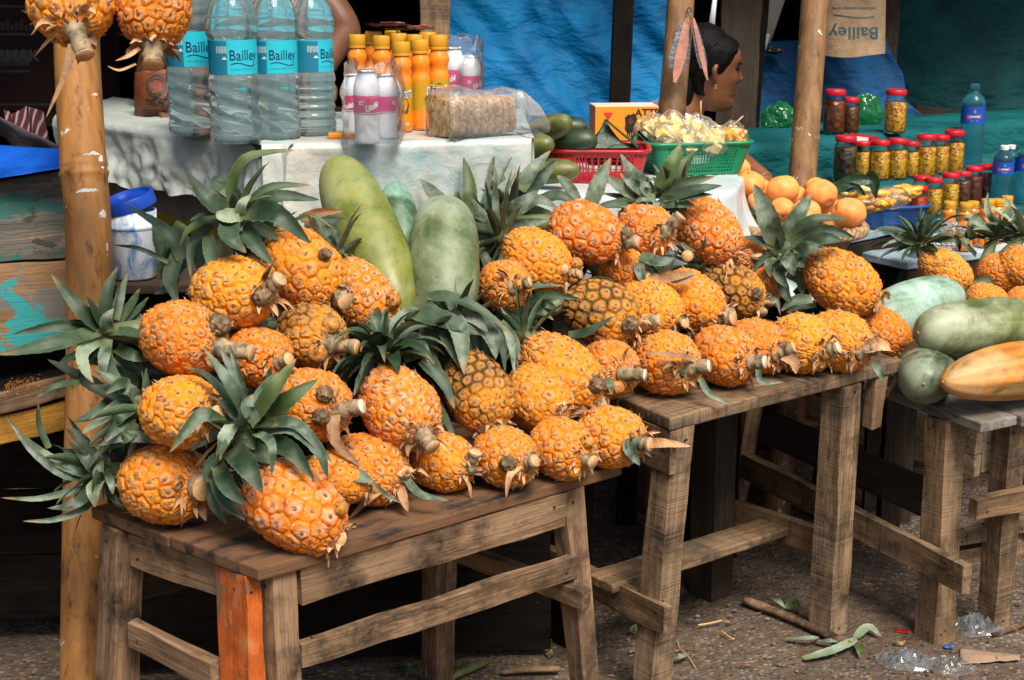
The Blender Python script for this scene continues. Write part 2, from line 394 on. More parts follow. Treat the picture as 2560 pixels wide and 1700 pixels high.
SLIP = NT('pineapple slip knob'); _c = SLIP.coord(); _n = SLIP.noise(_c, 60., 6, .7)
SLIP.p(color=SLIP.ramp(_n, [(.3, (.03,.03,.016)), (.5, (.13,.08,.035)), (.7, (.36,.22,.11))]), rough=.8, normal=SLIP.bump(SLIP.vor(_c, 120.), .8, .006)); SLIP = SLIP.mat
SLIPO = simple('orange slip', (.55,.22,.03), .5, .6, 90, .35, vs=50)
# ------------------------------------------------------------------ pineapple fruit meshes (local: +Z crown end, -Z stalk end, unit = 1 half length .. scaled later)
def fruit_mesh(seed, ratio, rows, cols, barrel=2.3, lean=.0, sh=0.0):
    """half width 1, half length ratio; returns numpy arrays + bract tips"""
    g = np.random.RandomState(seed)
    NU, NV = 184, 116
    s = np.linspace(0, 1, NV); t = -np.cos(s*np.pi)*.35 + (2*s-1)*.65; t = t/abs(t).max()
    rad = np.clip(1-np.abs(t)**barrel, 0, 1)**.52 * (1 - lean*t)
    arc = np.concatenate([[0], np.cumsum(np.hypot(np.diff(rad), np.diff(t*ratio)))]); arc = arc/arc[-1]
    ph = np.linspace(0, 2*np.pi, NU, endpoint=False)
    # eyes
    ey = []
    for r_ in range(rows):
        for c_ in range(cols):
            ey.append(((r_+.5+g.uniform(-.17,.17))/rows, (c_+(r_ % 2)*.5+r_*.06+g.uniform(-.17,.17))/cols % 1))
    ey = np.array(ey); er = g.rand(len(ey))
    A, P = np.meshgrid(arc, ph/(2*np.pi), indexing='ij')
    a = A.ravel()*.94+.03; p = P.ravel()
    rl = np.repeat(rad, NU)
    da = (a[:, None]-ey[None, :, 0])*rows*.98
    dp = p[:, None]-ey[None, :, 1]; dp -= np.round(dp); dp *= cols
    D = np.sqrt(da*da*1.0+dp*dp*(.25+.75*np.clip(rl, .25, 1))[:, None])
    idx = np.argsort(D, 1)[:, :2]; ar = np.arange(len(a))
    d1 = D[ar, idx[:, 0]]; d2 = D[ar, idx[:, 1]]; ed = np.clip((d2-d1)/.8, 0, 1)
    hw = er[idx[:, 0]]
    sm = np.clip(ed/.30, 0, 1); sm = sm*sm*(3-2*sm)
    dome = sm*(.74+.26*np.clip(1-(d1/.62)**2, 0, 1))
    dent = -.30*np.exp(-(d1/.17)**2)+.12*np.exp(-((d1-.30)/.10)**2)
    wob = np.array([noise.noise((math.cos(x)*1.2+seed, math.sin(x)*1.2, y*2)) for y, x in zip(A.ravel()*1., P.ravel()*6.283)])
    xs_ = np.cos(P.ravel()*6.2832)*rl; ys_ = np.sin(P.ravel()*6.2832)*rl; zs_ = np.repeat(t*ratio, NU)
    wob2 = np.array([noise.noise((x*7+seed, y*7, z*7)) for x, y, z in zip(xs_, ys_, zs_)]); wob3 = np.array([noise.noise((x*17+seed, y*17, z*17)) for x, y, z in zip(xs_, ys_, zs_)])
    disp = (.054*(dome+dent*.6)*(.5+.9*hw) - .04 + .026*wob2 + .022*wob3)*np.clip(rl*1.6, .15, 1) + .045*wob*rl
    rr = np.repeat(rad, NU); tt = np.repeat(t*ratio, NU)
    # normal of profile
    dr = np.gradient(rad); dz = np.gradient(t*ratio); L = np.hypot(dr, dz)+1e-9
    nr = np.repeat(dz/L, NU); nz = np.repeat(-dr/L, NU)
    R_ = rr+disp*nr; Z = tt+disp*nz
    X = R_*np.cos(P.ravel()*2*np.pi); Y = R_*np.sin(P.ravel()*2*np.pi)
    vs = np.stack([X, Y, Z], 1)
    fs = []
    for j in range(NV-1):
        for i in range(NU):
            i2 = (i+1) % NU
            fs.append((j*NU+i, j*NU+i2, (j+1)*NU+i2, (j+1)*NU+i))
    ax = A.ravel()
    # bract tips: curled spikes in the middle of every eye, plus frayed husk bits at cell borders
    bv = []; bf = []
    def spike(a_, p_, ln, wd, lift, tw=0., up_=1):
        k = np.argmin(np.abs(arc*.94+.03-a_)); th = p_*2*np.pi
        i = int(p_*NU) % NU; b = V(vs[k*NU+i]); n = V((nr[k*NU]*math.cos(th), nr[k*NU]*math.sin(th), nz[k*NU]))
        tz = V((-n.z*math.cos(th), -n.z*math.sin(th), math.hypot(n.x, n.y)))*up_
        sd = n.cross(tz); tz = (tz*math.cos(tw)+sd*math.sin(tw)); sd = n.cross(tz)
        q = len(bv)
        c1 = b+tz*ln*.5+n*(lift*.45+.015); c2 = b+tz*ln+n*lift
        for pnt in (b-sd*wd+n*.0, b+sd*wd, c1+sd*wd*.6, c1-sd*wd*.6, c2): bv.append(tuple(pnt))
        bf.append((q, q+1, q+2, q+3)); bf.append((q+3, q+2, q+4))
    for (a_, p_), h in zip(ey, er):
        if a_ < .06 or a_ > .97: continue
        spike(a_-.016, p_, .11+.14*h, .022+.014*h, .03+.10*h*h, g.uniform(-.6, .6))
        for _ in range(2):
            if g.rand() < .5: spike(a_-.5/rows, (p_+g.uniform(-.5,.5)/cols) % 1, .08+.17*g.rand(), .012+.018*g.rand(), .015+.07*g.rand()**2, g.uniform(-1.5, 1.5))
    return vs, fs, dict(ed=ed, ct=d1, rd=hw, ax=ax), bv, bf
FV = [fruit_mesh(1, 1.28, 10, 14, 2.3, .05), fruit_mesh(2, 1.30, 9, 13, 2.5, .0), fruit_mesh(3, 1.35, 12, 15, 2.2, .08),
      fruit_mesh(4, 1.30, 9, 12, 2.6, -.03), fruit_mesh(5, 1.42, 13, 16, 2.2, .10), fruit_mesh(6, 1.25, 10, 14, 2.4, .04)]
FRAT = [1.28, 1.30, 1.35, 1.30, 1.42, 1.25]
FME = {}
def fruit_obj(var, mi):
    if (var, mi) in FME: return FME[(var, mi)]
    vs, fs, at_, bv, bf = FV[var]
    me = bpy.data.meshes.new('fruit')
    nv = len(vs); allv = [tuple(x) for x in vs]+bv; me.from_pydata(allv, [], fs+[tuple(i+nv for i in f) for f in bf])
    me.materials.append(PF[mi]); me.materials.append(DRY)
    me.polygons.foreach_set('material_index', [0]*len(fs)+[1]*len(bf)); me.polygons.foreach_set('use_smooth', [True]*(len(fs)+len(bf)))
    for k, a in at_.items():
        arr = np.zeros(len(allv), np.float32); arr[:nv] = a
        me.attributes.new(k, 'FLOAT', 'POINT').data.foreach_set('value', arr)
    me.update(); FME[(var, mi)] = me; return me
# ------------------------------------------------------------------ leaves
def leaf(mb, path, width, up, mi=0, fold=.22, roll=0., base=.75, n=22, tipw=0.03, rnd=None, teeth=True):
    """strap leaf along path (list of points); up = rough direction its face looks to"""
    P = catmull(path, n); up = V(up).normalized(); vs = []; lu = []; lv = []
    rd = rng.random() if rnd is None else rnd
    for i, p in enumerate(P):
        t = i/(n-1); tg = (P[min(i+1, n-1)]-P[max(i-1, 0)]).normalized()
        nn = up - tg*up.dot(tg)
        if nn.length < 1e-4: nn = V((0, 0, 1))
        nn.normalize(); sd = tg.cross(nn)
        if roll:
            a = roll*t; nn, sd = nn*math.cos(a)+sd*math.sin(a), sd*math.cos(a)-nn*math.sin(a)
        w = width*.5*min(1, base+(1-base)*t*3)*(max(0, 1-t**2.1)**.8+tipw*(1-t))
        wv = 1+.10*noise.noise((t*6, rd*30, 2.))
        for q in (-1, -.5, 0, .5, 1):
            e = abs(q); ww = w*q*wv*(1+(.045 if i % 2 else -.03)*(e == 1))
            vs.append(p+sd*ww+nn*(fold*w*(e*e*1.4-.35)) + nn*width*.05*noise.noise((t*7, rd*50, q*2.)))
            lu.append(q); lv.append(t)
    fs = []
    for i in range(n-1):
        for q in range(4): fs.append((i*5+q, i*5+q+1, (i+1)*5+q+1, (i+1)*5+q))
    mb.add(vs, fs, mi, None, lu=lu, lv=lv, lr=[rd]*len(vs))
def rosette(mb, base, axis, L, W, n=30, spread=80, inner=10, droop=.5, seed=0, mi=(0, 1), curl=.6, r0=.018, tilt_pow=.8, avoid=None):
    g = random.Random(seed); axis = V(axis).normalized()
    ref = V((0, 0, 1)) if abs(axis.z) < .9 else V((1, 0, 0))
    x = axis.cross(ref).normalized(); y = axis.cross(x)
    for i in range(n):
        q = i/(n-1)                              # 0 outer .. 1 inner
        az = i*2.39996+g.uniform(-.2, .2); tl = R(spread*(1-q)**tilt_pow+inner+g.uniform(-8, 8))
        rad = x*math.cos(az)+y*math.sin(az)
        d = axis*math.cos(tl)+rad*math.sin(tl)
        ln = L*(.55+.75*math.sin(math.pi*min(1, .18+q*.62))*(.8+.4*g.random()))*(1.0 if q < .8 else .75)
        if q < .15: ln *= .6
        p = V(base)+rad*r0*(1-q*.6)+axis*(q*.045*L/.14); pts = [p.copy()]
        S = 7
        for k in range(S):
            p = p+d*(ln/S); pts.append(p.copy())
            d = (d+V((0, 0, -1))*droop*.22*(k/S+.15)*(ln/L)+rad*curl*.10*(k/S)).normalized()
        leaf(mb, pts, W*(.75+.5*g.random())*(1 if q < .75 else .7), axis+V((0,0,.25)), mi[0] if g.random() < .6 else mi[1], fold=.3+.2*g.random(), roll=g.uniform(-.7, .7), n=11, rnd=g.random())
def px_leaf(mb, pts, w, d0, dz=(.0, -.02, -.03), mi=0, roll=0., up=None, fold=.25, base=.75, seed=None):
    """leaf through photo points; d0 depth of its foot, dz depth change at foot / middle / tip"""
    n = len(pts); P = []
    for i, (x, y) in enumerate(pts):
        t = i/(n-1)*2; k = min(int(t), 1); f = t-k
        P.append(at(x, y, d0+dz[k]*(1-f)+dz[k+1]*f))
    u = (CAM-P[len(P)//2]).normalized()+V((0, 0, .35))+V((rng.uniform(-.35,.35), 0, rng.uniform(-.2,.35))) if up is None else V(up)
    leaf(mb, P, pxm(w, d0), u, mi, fold=fold, roll=roll, base=base)
# ------------------------------------------------------------------ pile surfaces
def hdir(a): return V((math.cos(R(a)), math.sin(R(a)), 0))
U1 = V((.749, .663, 0)); B1v = V((-.663, .749, 0))
U2 = V((.769, .638, 0)); B2v = V((-.638, .769, 0))
def pile_plane(P0, u, b, s):
    t = (b+V((0, 0, s))); n = u.cross(t).normalized()
    def f(x, y, off=0):
        r = ray(x, y); k = (P0-CAM).dot(n)/r.dot(n)
        return k+off
    return f
def contact(x, y, W, zb):
    """depth of a fruit W pixels thick lying on a board at height zb, centre seen at (x, y)"""
    r = ray(x, y)
    return (HC-zb)/(-r.z + W/2/F)
d0 = contact(735, 1265, 205, .55); PILE1 = pile_plane(at(735, 1265, d0), U1, B1v, 1.0)
d0 = contact(1660, 905, 160, .60); PILE2 = pile_plane(at(1660, 905, d0), U2, B2v, 1.0)
ZB = {1: .55, 2: .60}
def pineapple(cx, cy, L, W, ang, label, where=1, off=None, k0=False, stem=None, var=None, mi=0, crown=None, slips=(), hero=None, d=None,
              toward=1, bracts=6, cutm=0, hand=(), handmi=0, stemr=1.0, group='pineapples heaped on the benches'):
    if d is None:
        d = contact(cx, cy, W, ZB[where]) if k0 else (PILE1 if where == 1 else PILE2)(cx, cy, off or 0)
    var = rng.randrange(6) if var is None else var
    r = pxm(W, d)/2*.985; ratio = FRAT[var]
    q = max(1.02, L/W)
    if q >= ratio: c2 = 1.; Lh = r*q
    else: c2 = (q*q-1)/(ratio*ratio-1); Lh = r*ratio
    cth = math.sqrt(c2); sth = math.sqrt(1-c2)
    a = R(ang); img = rgt*math.cos(a)-upv*math.sin(a)
    C = at(cx, cy, d); view = (CAM-C).normalized()
    sdir = (img*cth + view*sth*toward).normalized()          # towards the stalk
    z = -sdir; x = z.cross(V((.1, .2, 1))).normalized(); y = z.cross(x)
    M = Matrix((x, y, z)).transposed().to_4x4(); M = M @ Matrix.Rotation(rng.random()*6.28, 4, 'Z'); M.translation = C
    t = thing('pineapple', label, 'pineapple', M, group)
    me = fruit_obj(var, mi); o = bpy.data.objects.new('fruit', me); COL.objects.link(o); o.parent = t
    k = Lh/(r*ratio); o.scale = (r, r, r*k); WM[o.name] = M.copy()
    sb = C+sdir*Lh*.90; cb = C-sdir*Lh*.93
    # stalk
    mb = MB(); sr = r*.25*stemr
    if stem is None: e = sb+(sdir+V((rng.uniform(-.3,.3), 0, rng.uniform(-.35,.05))))*r*.75
    else: e = at(stem[0], stem[1], depth(sb)-r*.30)
    ax = (e-sb); 
    if ax.length < r*.3: ax = sdir*r*.3; e = sb+ax
    P = []; rads = []; NS = 12
    for i in range(NS+1):
        tt = i/NS; p = sb-sdir*r*.12*(1-tt)+ax*tt*1.0; P.append(p)
        rads.append(sr*(1.45-.55*min(1, tt*2.5))*(1+.10*math.sin(tt*17+cx)+.05*rng.uniform(-1, 1)))
    mb.tube(P, rads, 14, 0)
    axn = ax.normalized()
    mb.tube([e, e+axn*.0012], [rads[-1]*.97, rads[-1]*.93], 14, 1)
    # dry husks where the stalk leaves the fruit
    rf = V((0, 0, 1)); h1 = sdir.cross(rf).normalized(); h2 = sdir.cross(h1)
    for i in range(bracts+7):
        an = i*6.283/(bracts+5)+rng.uniform(-.4, .4); rd_ = h1*math.cos(an)+h2*math.sin(an)
        ln = r*rng.uniform(.2, .55)*(1.8 if rng.random() < .15 else 1); p0 = sb-sdir*r*.06+rd_*sr*1.35
        dd = (rd_*rng.uniform(.35, 1.0)+sdir*rng.uniform(.25, .9)).normalized(); p1 = p0+dd*ln*.5; p2 = p1+(dd+V((0, 0, -.7))+rd_*rng.uniform(-.3,.6)).normalized()*ln*.5
        leaf(mb, [p0, p1, p2], r*rng.uniform(.10, .26), sdir+rd_*.4, 2, fold=.6, roll=rng.uniform(-2.4, 2.4), n=9)
    for (pts, w, mi_) in [h for h in hand if h[2] >= 10]:
        px_leaf(mb, pts, w, depth(sb)-r*.2, (0, -.02, -.02), mi_-10+2)
    mb.build('stalk', [STK, CUTW if cutm else CUT, DRY, LF[0], LF[1]], t)
    for s_ in slips:
        sx, sy, sp, kind = s_
        rho = math.hypot(sx-cx, sy-cy)/(W/2); dd_ = depth(C)-r*(math.sqrt(max(.02, 1-min(1, rho*.8)**2))*(1+.25*sth*sth)+.06)
        mb = MB(); p = at(sx, sy, dd_); rr = pxm(sp, dd_)/2
        if kind == 'cut':
            ve = (CAM-p).normalized(); mb.tube([p-ve*rr*1.6, p-ve*rr*.5, p], [rr*1.05, rr*1.04, rr], 18, 0); mb.tube([p, p+ve*.001], [rr*.92, rr*.9], 18, 1)
            mb.build('cut_slip', [STK, SLIPO if sp > 42 else CUT], t)
        else:
            mb.ball(p, (rr, rr, rr*.95), 18, 0, None, lambda q_: 1+.10*noise.noise(q_*4+V((sx, 0, 0))))
            for i in range(14):
                n_ = V((rng.gauss(0,1), rng.gauss(0,1), rng.gauss(0,1))).normalized(); 
                leaf(mb, [p+n_*rr*.9, p+n_*rr*1.12+V((0,0,.002)), p+n_*rr*1.2+V((0, 0, rr*.3))], rr*.35, n_, 1, n=5)
            mb.build('slip', [SLIPO if kind == 'orange' else SLIP, DRY], t)
    # crown
    hl = [h for h in hand if h[2] < 10]
    if crown or hl:
        mb = MB()
        if crown:
            kw = dict(L=.13, W=.024, n=26, droop=.5, spread=85, mi=(0, 1)); kw.update(crown)
            axis = kw.pop('axis', None); b = kw.pop('at', None)
            axis = V(axis) if axis is not None else -sdir
            b = at(b[0], b[1], b[2] if len(b) > 2 else depth(cb)) if b is not None else cb
            rosette(mb, b, axis, seed=int(cx*7+cy), **kw)
            mb.tube([cb+sdir*r*.15, cb*.5+b*.5, b+axis.normalized()*.02], [r*.34, r*.3, r*.16], 10, 0)
        else:
            b = cb
        for h in hl:
            pts, w, mi_ = h[:3]; dz = h[3] if len(h) > 3 else (0, -.03, rng.uniform(-.05, .03)); rl = h[4] if len(h) > 4 else rng.uniform(-.5, .5)
            px_leaf(mb, pts, w, depth(b)+(h[5] if len(h) > 5 else 0), dz, mi_, rl)
        mb.build('crown', LF, t)
    return t, d
# ------------------------------------------------------------------ the pineapples, bench by bench
A = 1
HA1 = [([(246,1195),(165,1185),(85,1130),(14,1038)],28,1,(0,-.06,-.03)), ([(240,1183),(185,1172),(120,1142),(52,1085)],36,1,(0,-.05,-.02)), ([(232,1215),(165,1232),(90,1247),(0,1244)],20,1,(0,-.04,-.02)),
       ([(240,1215),(205,1250),(165,1268),(118,1270)],36,1,(0,-.05,-.05)), ([(232,1255),(195,1280),(130,1300),(56,1303)],20,1,(0,-.05,-.06)), ([(262,1205),(285,1250),(320,1284)],24,1),
       ([(255,1195),(235,1225),(238,1268)],44,3,(-.02,-.07,-.07)), ([(246,1190),(215,1150),(170,1100)],36,1,(0,-.04,-.01)), ([(250,1200),(246,1180),(258,1150)],34,1,(-.03,-.06,-.05)),
       ([(265,1175),(278,1210),(282,1236)],22,1,(-.02,-.05,-.05)), ([(122,1120),(98,1065),(95,1003)],20,0,(.02,.02,.02)), ([(380,1095),(310,1093),(220,1117)],30,1,(-.09,-.10,-.08)),
       ([(270,1110),(240,1140),(222,1170)],14,1,(-.03,-.05,-.05)), ([(300,1110),(262,1120),(235,1140)],30,0,(0,-.02,0)), ([(255,1190),(262,1150),(250,1110)],30,1,(0,-.02,0)),
       ([(310,1180),(300,1215),(312,1250)],26,0,(0,-.02,-.02)), ([(280,1150),(300,1110),(292,1075)],30,0,(.02,0,.02))]
pineapple(410,1208,240,207,6,'plump pineapple at the near bench left end, grey leaves trailing past the bamboo post',k0=True,stem=(508,1222),var=0,mi=0,stemr=1.4,hand=HA1,crown=dict(L=.085,W=.022,n=18,at=(275,1170),axis=(-1,-.1,.1)))
HA2 = [([(628,1050),(575,960),(508,870)],38,1,(0,-.04,-.03)), ([(600,1055),(560,985),(510,935),(459,917)],27,0,(0,-.02,.0)), ([(618,1040),(590,950),(545,860)],32,1,(.02,.0,.01)), ([(622,1035),(600,950),(572,858)],26,1,(.02,.0,.01)),
       ([(636,1050),(688,972),(742,896)],62,2,(-.01,-.05,-.02)), ([(655,1052),(720,1000),(796,947)],52,2,(.01,-.02,-.01)), ([(650,1060),(735,1058),(792,1110),(828,1155)],32,1,(-.01,-.06,-.05)),
       ([(655,1075),(735,1072),(797,1128),(820,1198)],44,1,(0,-.06,-.06)), ([(665,1100),(730,1128),(786,1200)],52,0,(0,-.05,-.06)), ([(640,1082),(678,1110),(680,1190)],28,1,(-.03,-.10,-.10)),
       ([(578,1118),(618,1165),(657,1232)],66,0,(-.02,-.08,-.09)), ([(545,1160),(572,1220),(614,1263)],48,0,(0,-.04,-.05)), ([(535,1185),(560,1252),(614,1303)],38,0,(.02,-.01,-.02)), ([(525,1205),(536,1265),(568,1312)],28,0,(.03,.02,.02)),
       ([(560,1062),(508,1036),(462,1080),(424,1132)],40,1,(-.02,-.08,-.08)), ([(585,1060),(558,1105),(540,1140)],44,3,(-.03,-.04,-.02)), ([(650,1010),(668,962),(678,912)],24,0,(.03,.04,.04)), ([(600,1100),(640,1130),(690,1160)],60,0,(.0,-.03,-.03)),
       ([(640,1060),(618,1020),(632,985)],40,1,(-.03,-.05,-.04)), ([(560,1130),(522,1165),(510,1210)],30,0,(0,0,0)), ([(470,1060),(460,1110),(500,1150)],26,0,(.05,.05,.05)), ([(620,1140),(600,1200),(640,1240)],40,0,(.02,.02,.02))]
pineapple(738,1268,292,208,36,'longest front pineapple, under a big rosette of broad leaves, stalk over the edge',k0=True,stem=(842,1345),var=3,mi=2,slips=[(852,1270,40,'orange')],hand=HA2,crown=dict(L=.06,W=.026,n=14,at=(612,1075),axis=(-.3,-.4,.8)))
HA3 = [([(300,990),(250,1030),(184,1056)],44,0,(.03,0,-.01)), ([(312,1000),(262,1040),(204,1084)],34,3,(0,-.03,-.04)), ([(200,955),(140,965),(90,994)],18,0), ([(340,1010),(300,1040),(275,1080)],40,0), ([(330,1040),(290,1070),(262,1105)],36,1), ([(350,1000),(320,975),(290,990)],36,1), ([(345,1060),(318,1090),(300,1110)],36,0),([(330,960),(300,960),(262,985)],34,0)]
pineapple(450,1030,212,186,8,'second pineapple up at the left end of the heap, stalk end behind green leaves',k0=False,off=.03,stem=(545,1035),var=5,mi=1,hand=HA3,crown=dict(L=.075,W=.022,n=20))
HA4 = [([(268,832),(200,772),(127,684)],42,0,(0,-.05,-.03)), ([(255,818),(150,815),(30,836)],34,0,(0,-.05,-.06)), ([(252,828),(125,862),(-6,887)],48,0,(-.02,-.09,-.09)), ([(262,805),(268,735),(293,666)],38,0,(.02,.01,.02)),
       ([(290,800),(303,735),(320,680)],24,1,(.02,.02,.02)), ([(264,843),(208,880),(212,925),(234,958)],36,3,(-.02,-.09,-.09)), ([(287,997),(205,945),(118,898)],38,0,(0,0,0)), ([(275,830),(325,832),(374,846)],38,0,(-.01,-.04,-.05)),
       ([(262,870),(285,940),(352,998)],32,0,(-.02,-.06,-.05)), ([(290,870),(335,890),(380,900)],34,0), ([(285,895),(345,925),(421,936)],26,0,(0,0,.01)), ([(272,830),(266,800),(285,770)],34,1,(-.03,-.04,-.03)), ([(270,850),(258,905),(262,955)],30,1,(-.03,-.07,-.06)),
       ([(290,815),(330,760),(350,720)],30,0,(.03,.03,.03)), ([(300,810),(345,775),(372,742)],26,0,(.03,.03,.03)), ([(300,900),(330,950),(340,985)],40,0,(.02,.02,.02)), ([(250,905),(190,890),(140,915)],30,0,(.04,.04,.04)), ([(310,800),(345,800),(375,815)],40,0,(.03,.03,.03))]
pineapple(455,845,232,186,16,'pineapple with a dark knob beside its green stalk, long leaves crossing the bamboo post',off=.0,stem=(628,882),var=2,mi=0,slips=[(548,812,62,'brown')],hand=HA4,crown=dict(L=.06,W=.024,n=14,at=(280,835),axis=(-1,-.2,.3)))
HA5 = [([(590,540),(520,500),(470,432)],58,0,(-.02,-.06,-.04)), ([(595,538),(580,470),(610,402),(668,382),(738,376)],36,2,(0,-.03,0)), ([(618,512),(680,468),(780,463)],28,0,(0,.0,.02)), ([(622,530),(695,492),(800,500)],44,0,(0,-.02,0)),
       ([(608,528),(690,535),(778,610)],62,0,(-.03,-.09,-.08)), ([(582,545),(510,553),(468,580),(450,615)],26,2,(0,-.03,-.02)), ([(580,545),(575,592),(616,632)],56,0,(-.03,-.09,-.09)), ([(600,560),(635,608),(684,664)],50,0,(-.02,-.06,-.07)),
       ([(520,590),(530,652),(545,716)],38,0,(-.02,-.05,-.06)), ([(530,562),(482,612),(476,694)],32,0,(.0,-.01,-.02)), ([(455,650),(412,575),(316,512)],36,0,(.06,.06,.1)), ([(420,655),(350,622),(282,612)],14,0,(.05,.04,.08)),
       ([(445,635),(425,700),(446,760)],44,0,(.06,.05,.05)), ([(600,545),(606,510),(628,486)],30,3,(-.03,-.05,-.03)), ([(632,560),(670,582),(700,600)],34,0,(.04,.04,.04)), ([(560,480),(545,455),(555,440)],44,0,(.05,.06,.07)), ([(600,540),(560,540),(540,530)],42,3,(-.04,-.06,-.06)),
       ([(480,600),(430,640),(400,700)],44,0,(.08,.08,.08)), ([(470,640),(440,680),(400,725)],36,0,(.09,.09,.09)), ([(520,600),(500,640),(505,700)],40,0,(.05,.05,.05)), ([(430,610),(410,660),(380,690)],30,0,(.1,.1,.1)), ([(445,690),(420,720),(385,735)],30,0,(.08,.08,.08)), ([(590,580),(600,620),(580,660)],44,0,(.04,.04,.04)),([(640,600),(680,630),(715,640)],40,0,(.08,.08,.08)), ([(395,560),(400,620),(412,680)],40,0,(.12,.12,.12)), ([(460,560),(440,600),(446,640)],50,0,(.1,.1,.1))]
pineapple(582,730,222,184,0,'upper left pineapple of the heap, under the tallest leaf crown, cut stalk pointing right',off=.02,stem=(700,697),var=0,mi=1,slips=[(655,742,56,'brown')],hand=HA5,crown=dict(L=.07,W=.026,n=12,at=(598,545),axis=(-.3,-.3,.8)))
HA6 = [([(750,548),(800,532),(862,526)],28,4,(0,0,0)), ([(720,556),(780,540),(836,572)],12,2,(0,-.02,-.02)), ([(760,560),(820,555),(862,545)],34,0,(.02,.03,.03)), ([(790,590),(835,575),(845,610)],30,0,(.02,.02,.02)), ([(740,600),(790,560),(830,510)],30,0,(.04,.05,.06)), ([(800,600),(840,620),(870,640)],26,0,(.03,.03,.03))]
pineapple(757,673,240,186,44,'topmost pineapple of the near bench heap with a ringed stalk and a green patch',off=.03,stem=(862,750),var=1,mi=0,slips=[(812,636,34,'brown')],stemr=1.15,hand=HA6,crown=dict(L=.06,W=.024,n=16))
pineapple(905,738,220,152,53,'pineapple leaning against the long yellow green melon, wide pale stalk end',off=.06,stem=(985,790),var=4,mi=2,slips=[(982,752,44,'orange')],stemr=1.5,bracts=9,crown=dict(L=.075,W=.022,n=18))
pineapple(778,840,182,168,24,'pineapple with three cut ends, one of them bright orange',off=.07,stem=(892,868),var=5,mi=3,slips=[(827,812,44,'cut'),(795,880,50,'cut')],crown=dict(L=.075,W=.022,n=18))
pineapple(650,893,168,152,20,'small pineapple with a pale tan stalk end in the middle left of the heap',off=.05,stem=(722,898),var=1,mi=0,bracts=9,crown=dict(L=.075,W=.022,n=18))
pineapple(780,1012,205,182,20,'pineapple with a long white sliced stalk tip and two dark knobs',off=.03,stem=(905,1016),var=0,mi=0,cutm=1,slips=[(812,985,46,'brown'),(803,1042,48,'brown')],hand=[([(838,1030),(838,1100),(905,1170)],34,10)],crown=dict(L=.075,W=.022,n=18))
pineapple(915,1172,232,178,22,'front row pineapple with long dry husks and a curled leaf on the board',k0=True,stem=(1008,1178),var=2,mi=0,bracts=11,hand=[([(1010,1190),(1050,1235),(1122,1252)],24,14),([(985,1200),(930,1240),(870,1300)],26,10),([(1000,1215),(1010,1250),(1020,1280)],26,10)],crown=None)
pineapple(845,1195,175,120,20,'pineapple squeezed behind the long front one, torn green husk at its stalk',off=.035,d=None,stem=(915,1205),var=3,mi=0,bracts=8,hand=[([(860,1180),(895,1190),(935,1205)],44,14),([(930,1205),(970,1240),(1005,1258)],12,14)],crown=None)
pineapple(995,1016,236,192,50,'pale tipped pineapple below a crown of short curled grey green leaves',off=.0,stem=(1082,1118),var=4,mi=2,slips=[(1022,1105,44,'brown')],crown=dict(L=.085,W=.026,n=46,spread=95,droop=1.6,curl=1.6,at=(965,895),axis=(-.25,.0,1),mi=(0,1)),
          hand=[([(1055,900),(1105,950),(1137,1024)],38,0,(-.02,-.03,-.04)),([(925,870),(890,880),(868,925)],22,1,(0,-.02,-.02)),([(930,895),(880,910),(848,945)],26,0,(.0,0,0)),([(960,850),(915,822),(880,835)],30,0,(.03,.03,.03)), ([(1050,870),(1085,910),(1110,960)],34,0,(.0,-.01,-.01)),([(1000,860),(1040,845),(1075,880)],34,1,(0,-.03,-.03)),
                ([(880,920),(858,960),(850,985)],22,0,(.03,.03,.03)),([(1010,900),(1060,880),(1080,920)],30,1,(0,-.02,-.02)),([(1090,1000),(1120,1060),(1140,1100)],20,0,(.02,.02,.02))])
pineapple(1103,1153,182,150,18,'front row pineapple with a round tan cut stalk, fifth along the near bench edge',k0=True,stem=(1188,1130),var=1,mi=1,bracts=9,crown=None)
HA14 = [([(1022,778),(1090,795),(1150,815),(1200,838)],56,0,(-.02,-.05,-.05)), ([(1035,758),(1110,742),(1200,775),(1284,842)],38,0,(0,-.05,-.05)), ([(1120,778),(1150,835),(1161,938)],54,1,(-.02,-.06,-.08)), ([(1105,808),(1130,870),(1152,922)],42,0,(-.02,-.05,-.07)),
        ([(1180,782),(1226,838),(1240,898)],48,1,(0,-.04,-.05)), ([(1200,780),(1250,842),(1263,932)],30,0,(.01,-.02,-.03)), ([(1225,795),(1272,850),(1287,938)],30,1,(.02,0,-.02)), ([(1250,805),(1287,852),(1298,902)],26,0,(.03,.01,0)),
        ([(1060,770),(1100,765),(1140,790)],50,0,(.02,.02,.02)), ([(1080,800),(1080,850),(1095,900)],40,0,(.05,.05,.05)), ([(1160,800),(1190,850),(1200,920)],46,0,(.03,.02,.02)), ([(1140,790),(1180,790),(1220,830)],50,1,(-.01,-.04,-.05)), ([(1060,820),(1070,870),(1080,930)],40,0,(.06,.06,.06)), ([(1210,800),(1215,860),(1225,920)],34,0,(.04,.04,.04))]
pineapple(1195,978,222,168,66,'upright brown topped pineapple under long drooping green leaves',off=.0,stem=(1262,1108),var=2,mi=3,slips=[(1205,1070,36,'brown')],stemr=1.2,hand=HA14,crown=dict(L=.07,W=.022,n=12,at=(1150,815),axis=(-.4,.2,.9)))
pineapple(1262,1142,170,152,20,'front row pineapple with a white husk wrapped stalk, tucked under the upright one',k0=True,stem=(1338,1152),var=0,mi=0,slips=[(1270,1160,46,'brown')],bracts=10,hand=[([(1300,1165),(1275,1190),(1265,1245)],22,10)],crown=None)
pineapple(1345,998,190,158,40,'pineapple with a short hollow stalk stub in the second row of the near bench',off=.02,stem=(1402,1008),var=3,mi=1,bracts=9,crown=None)
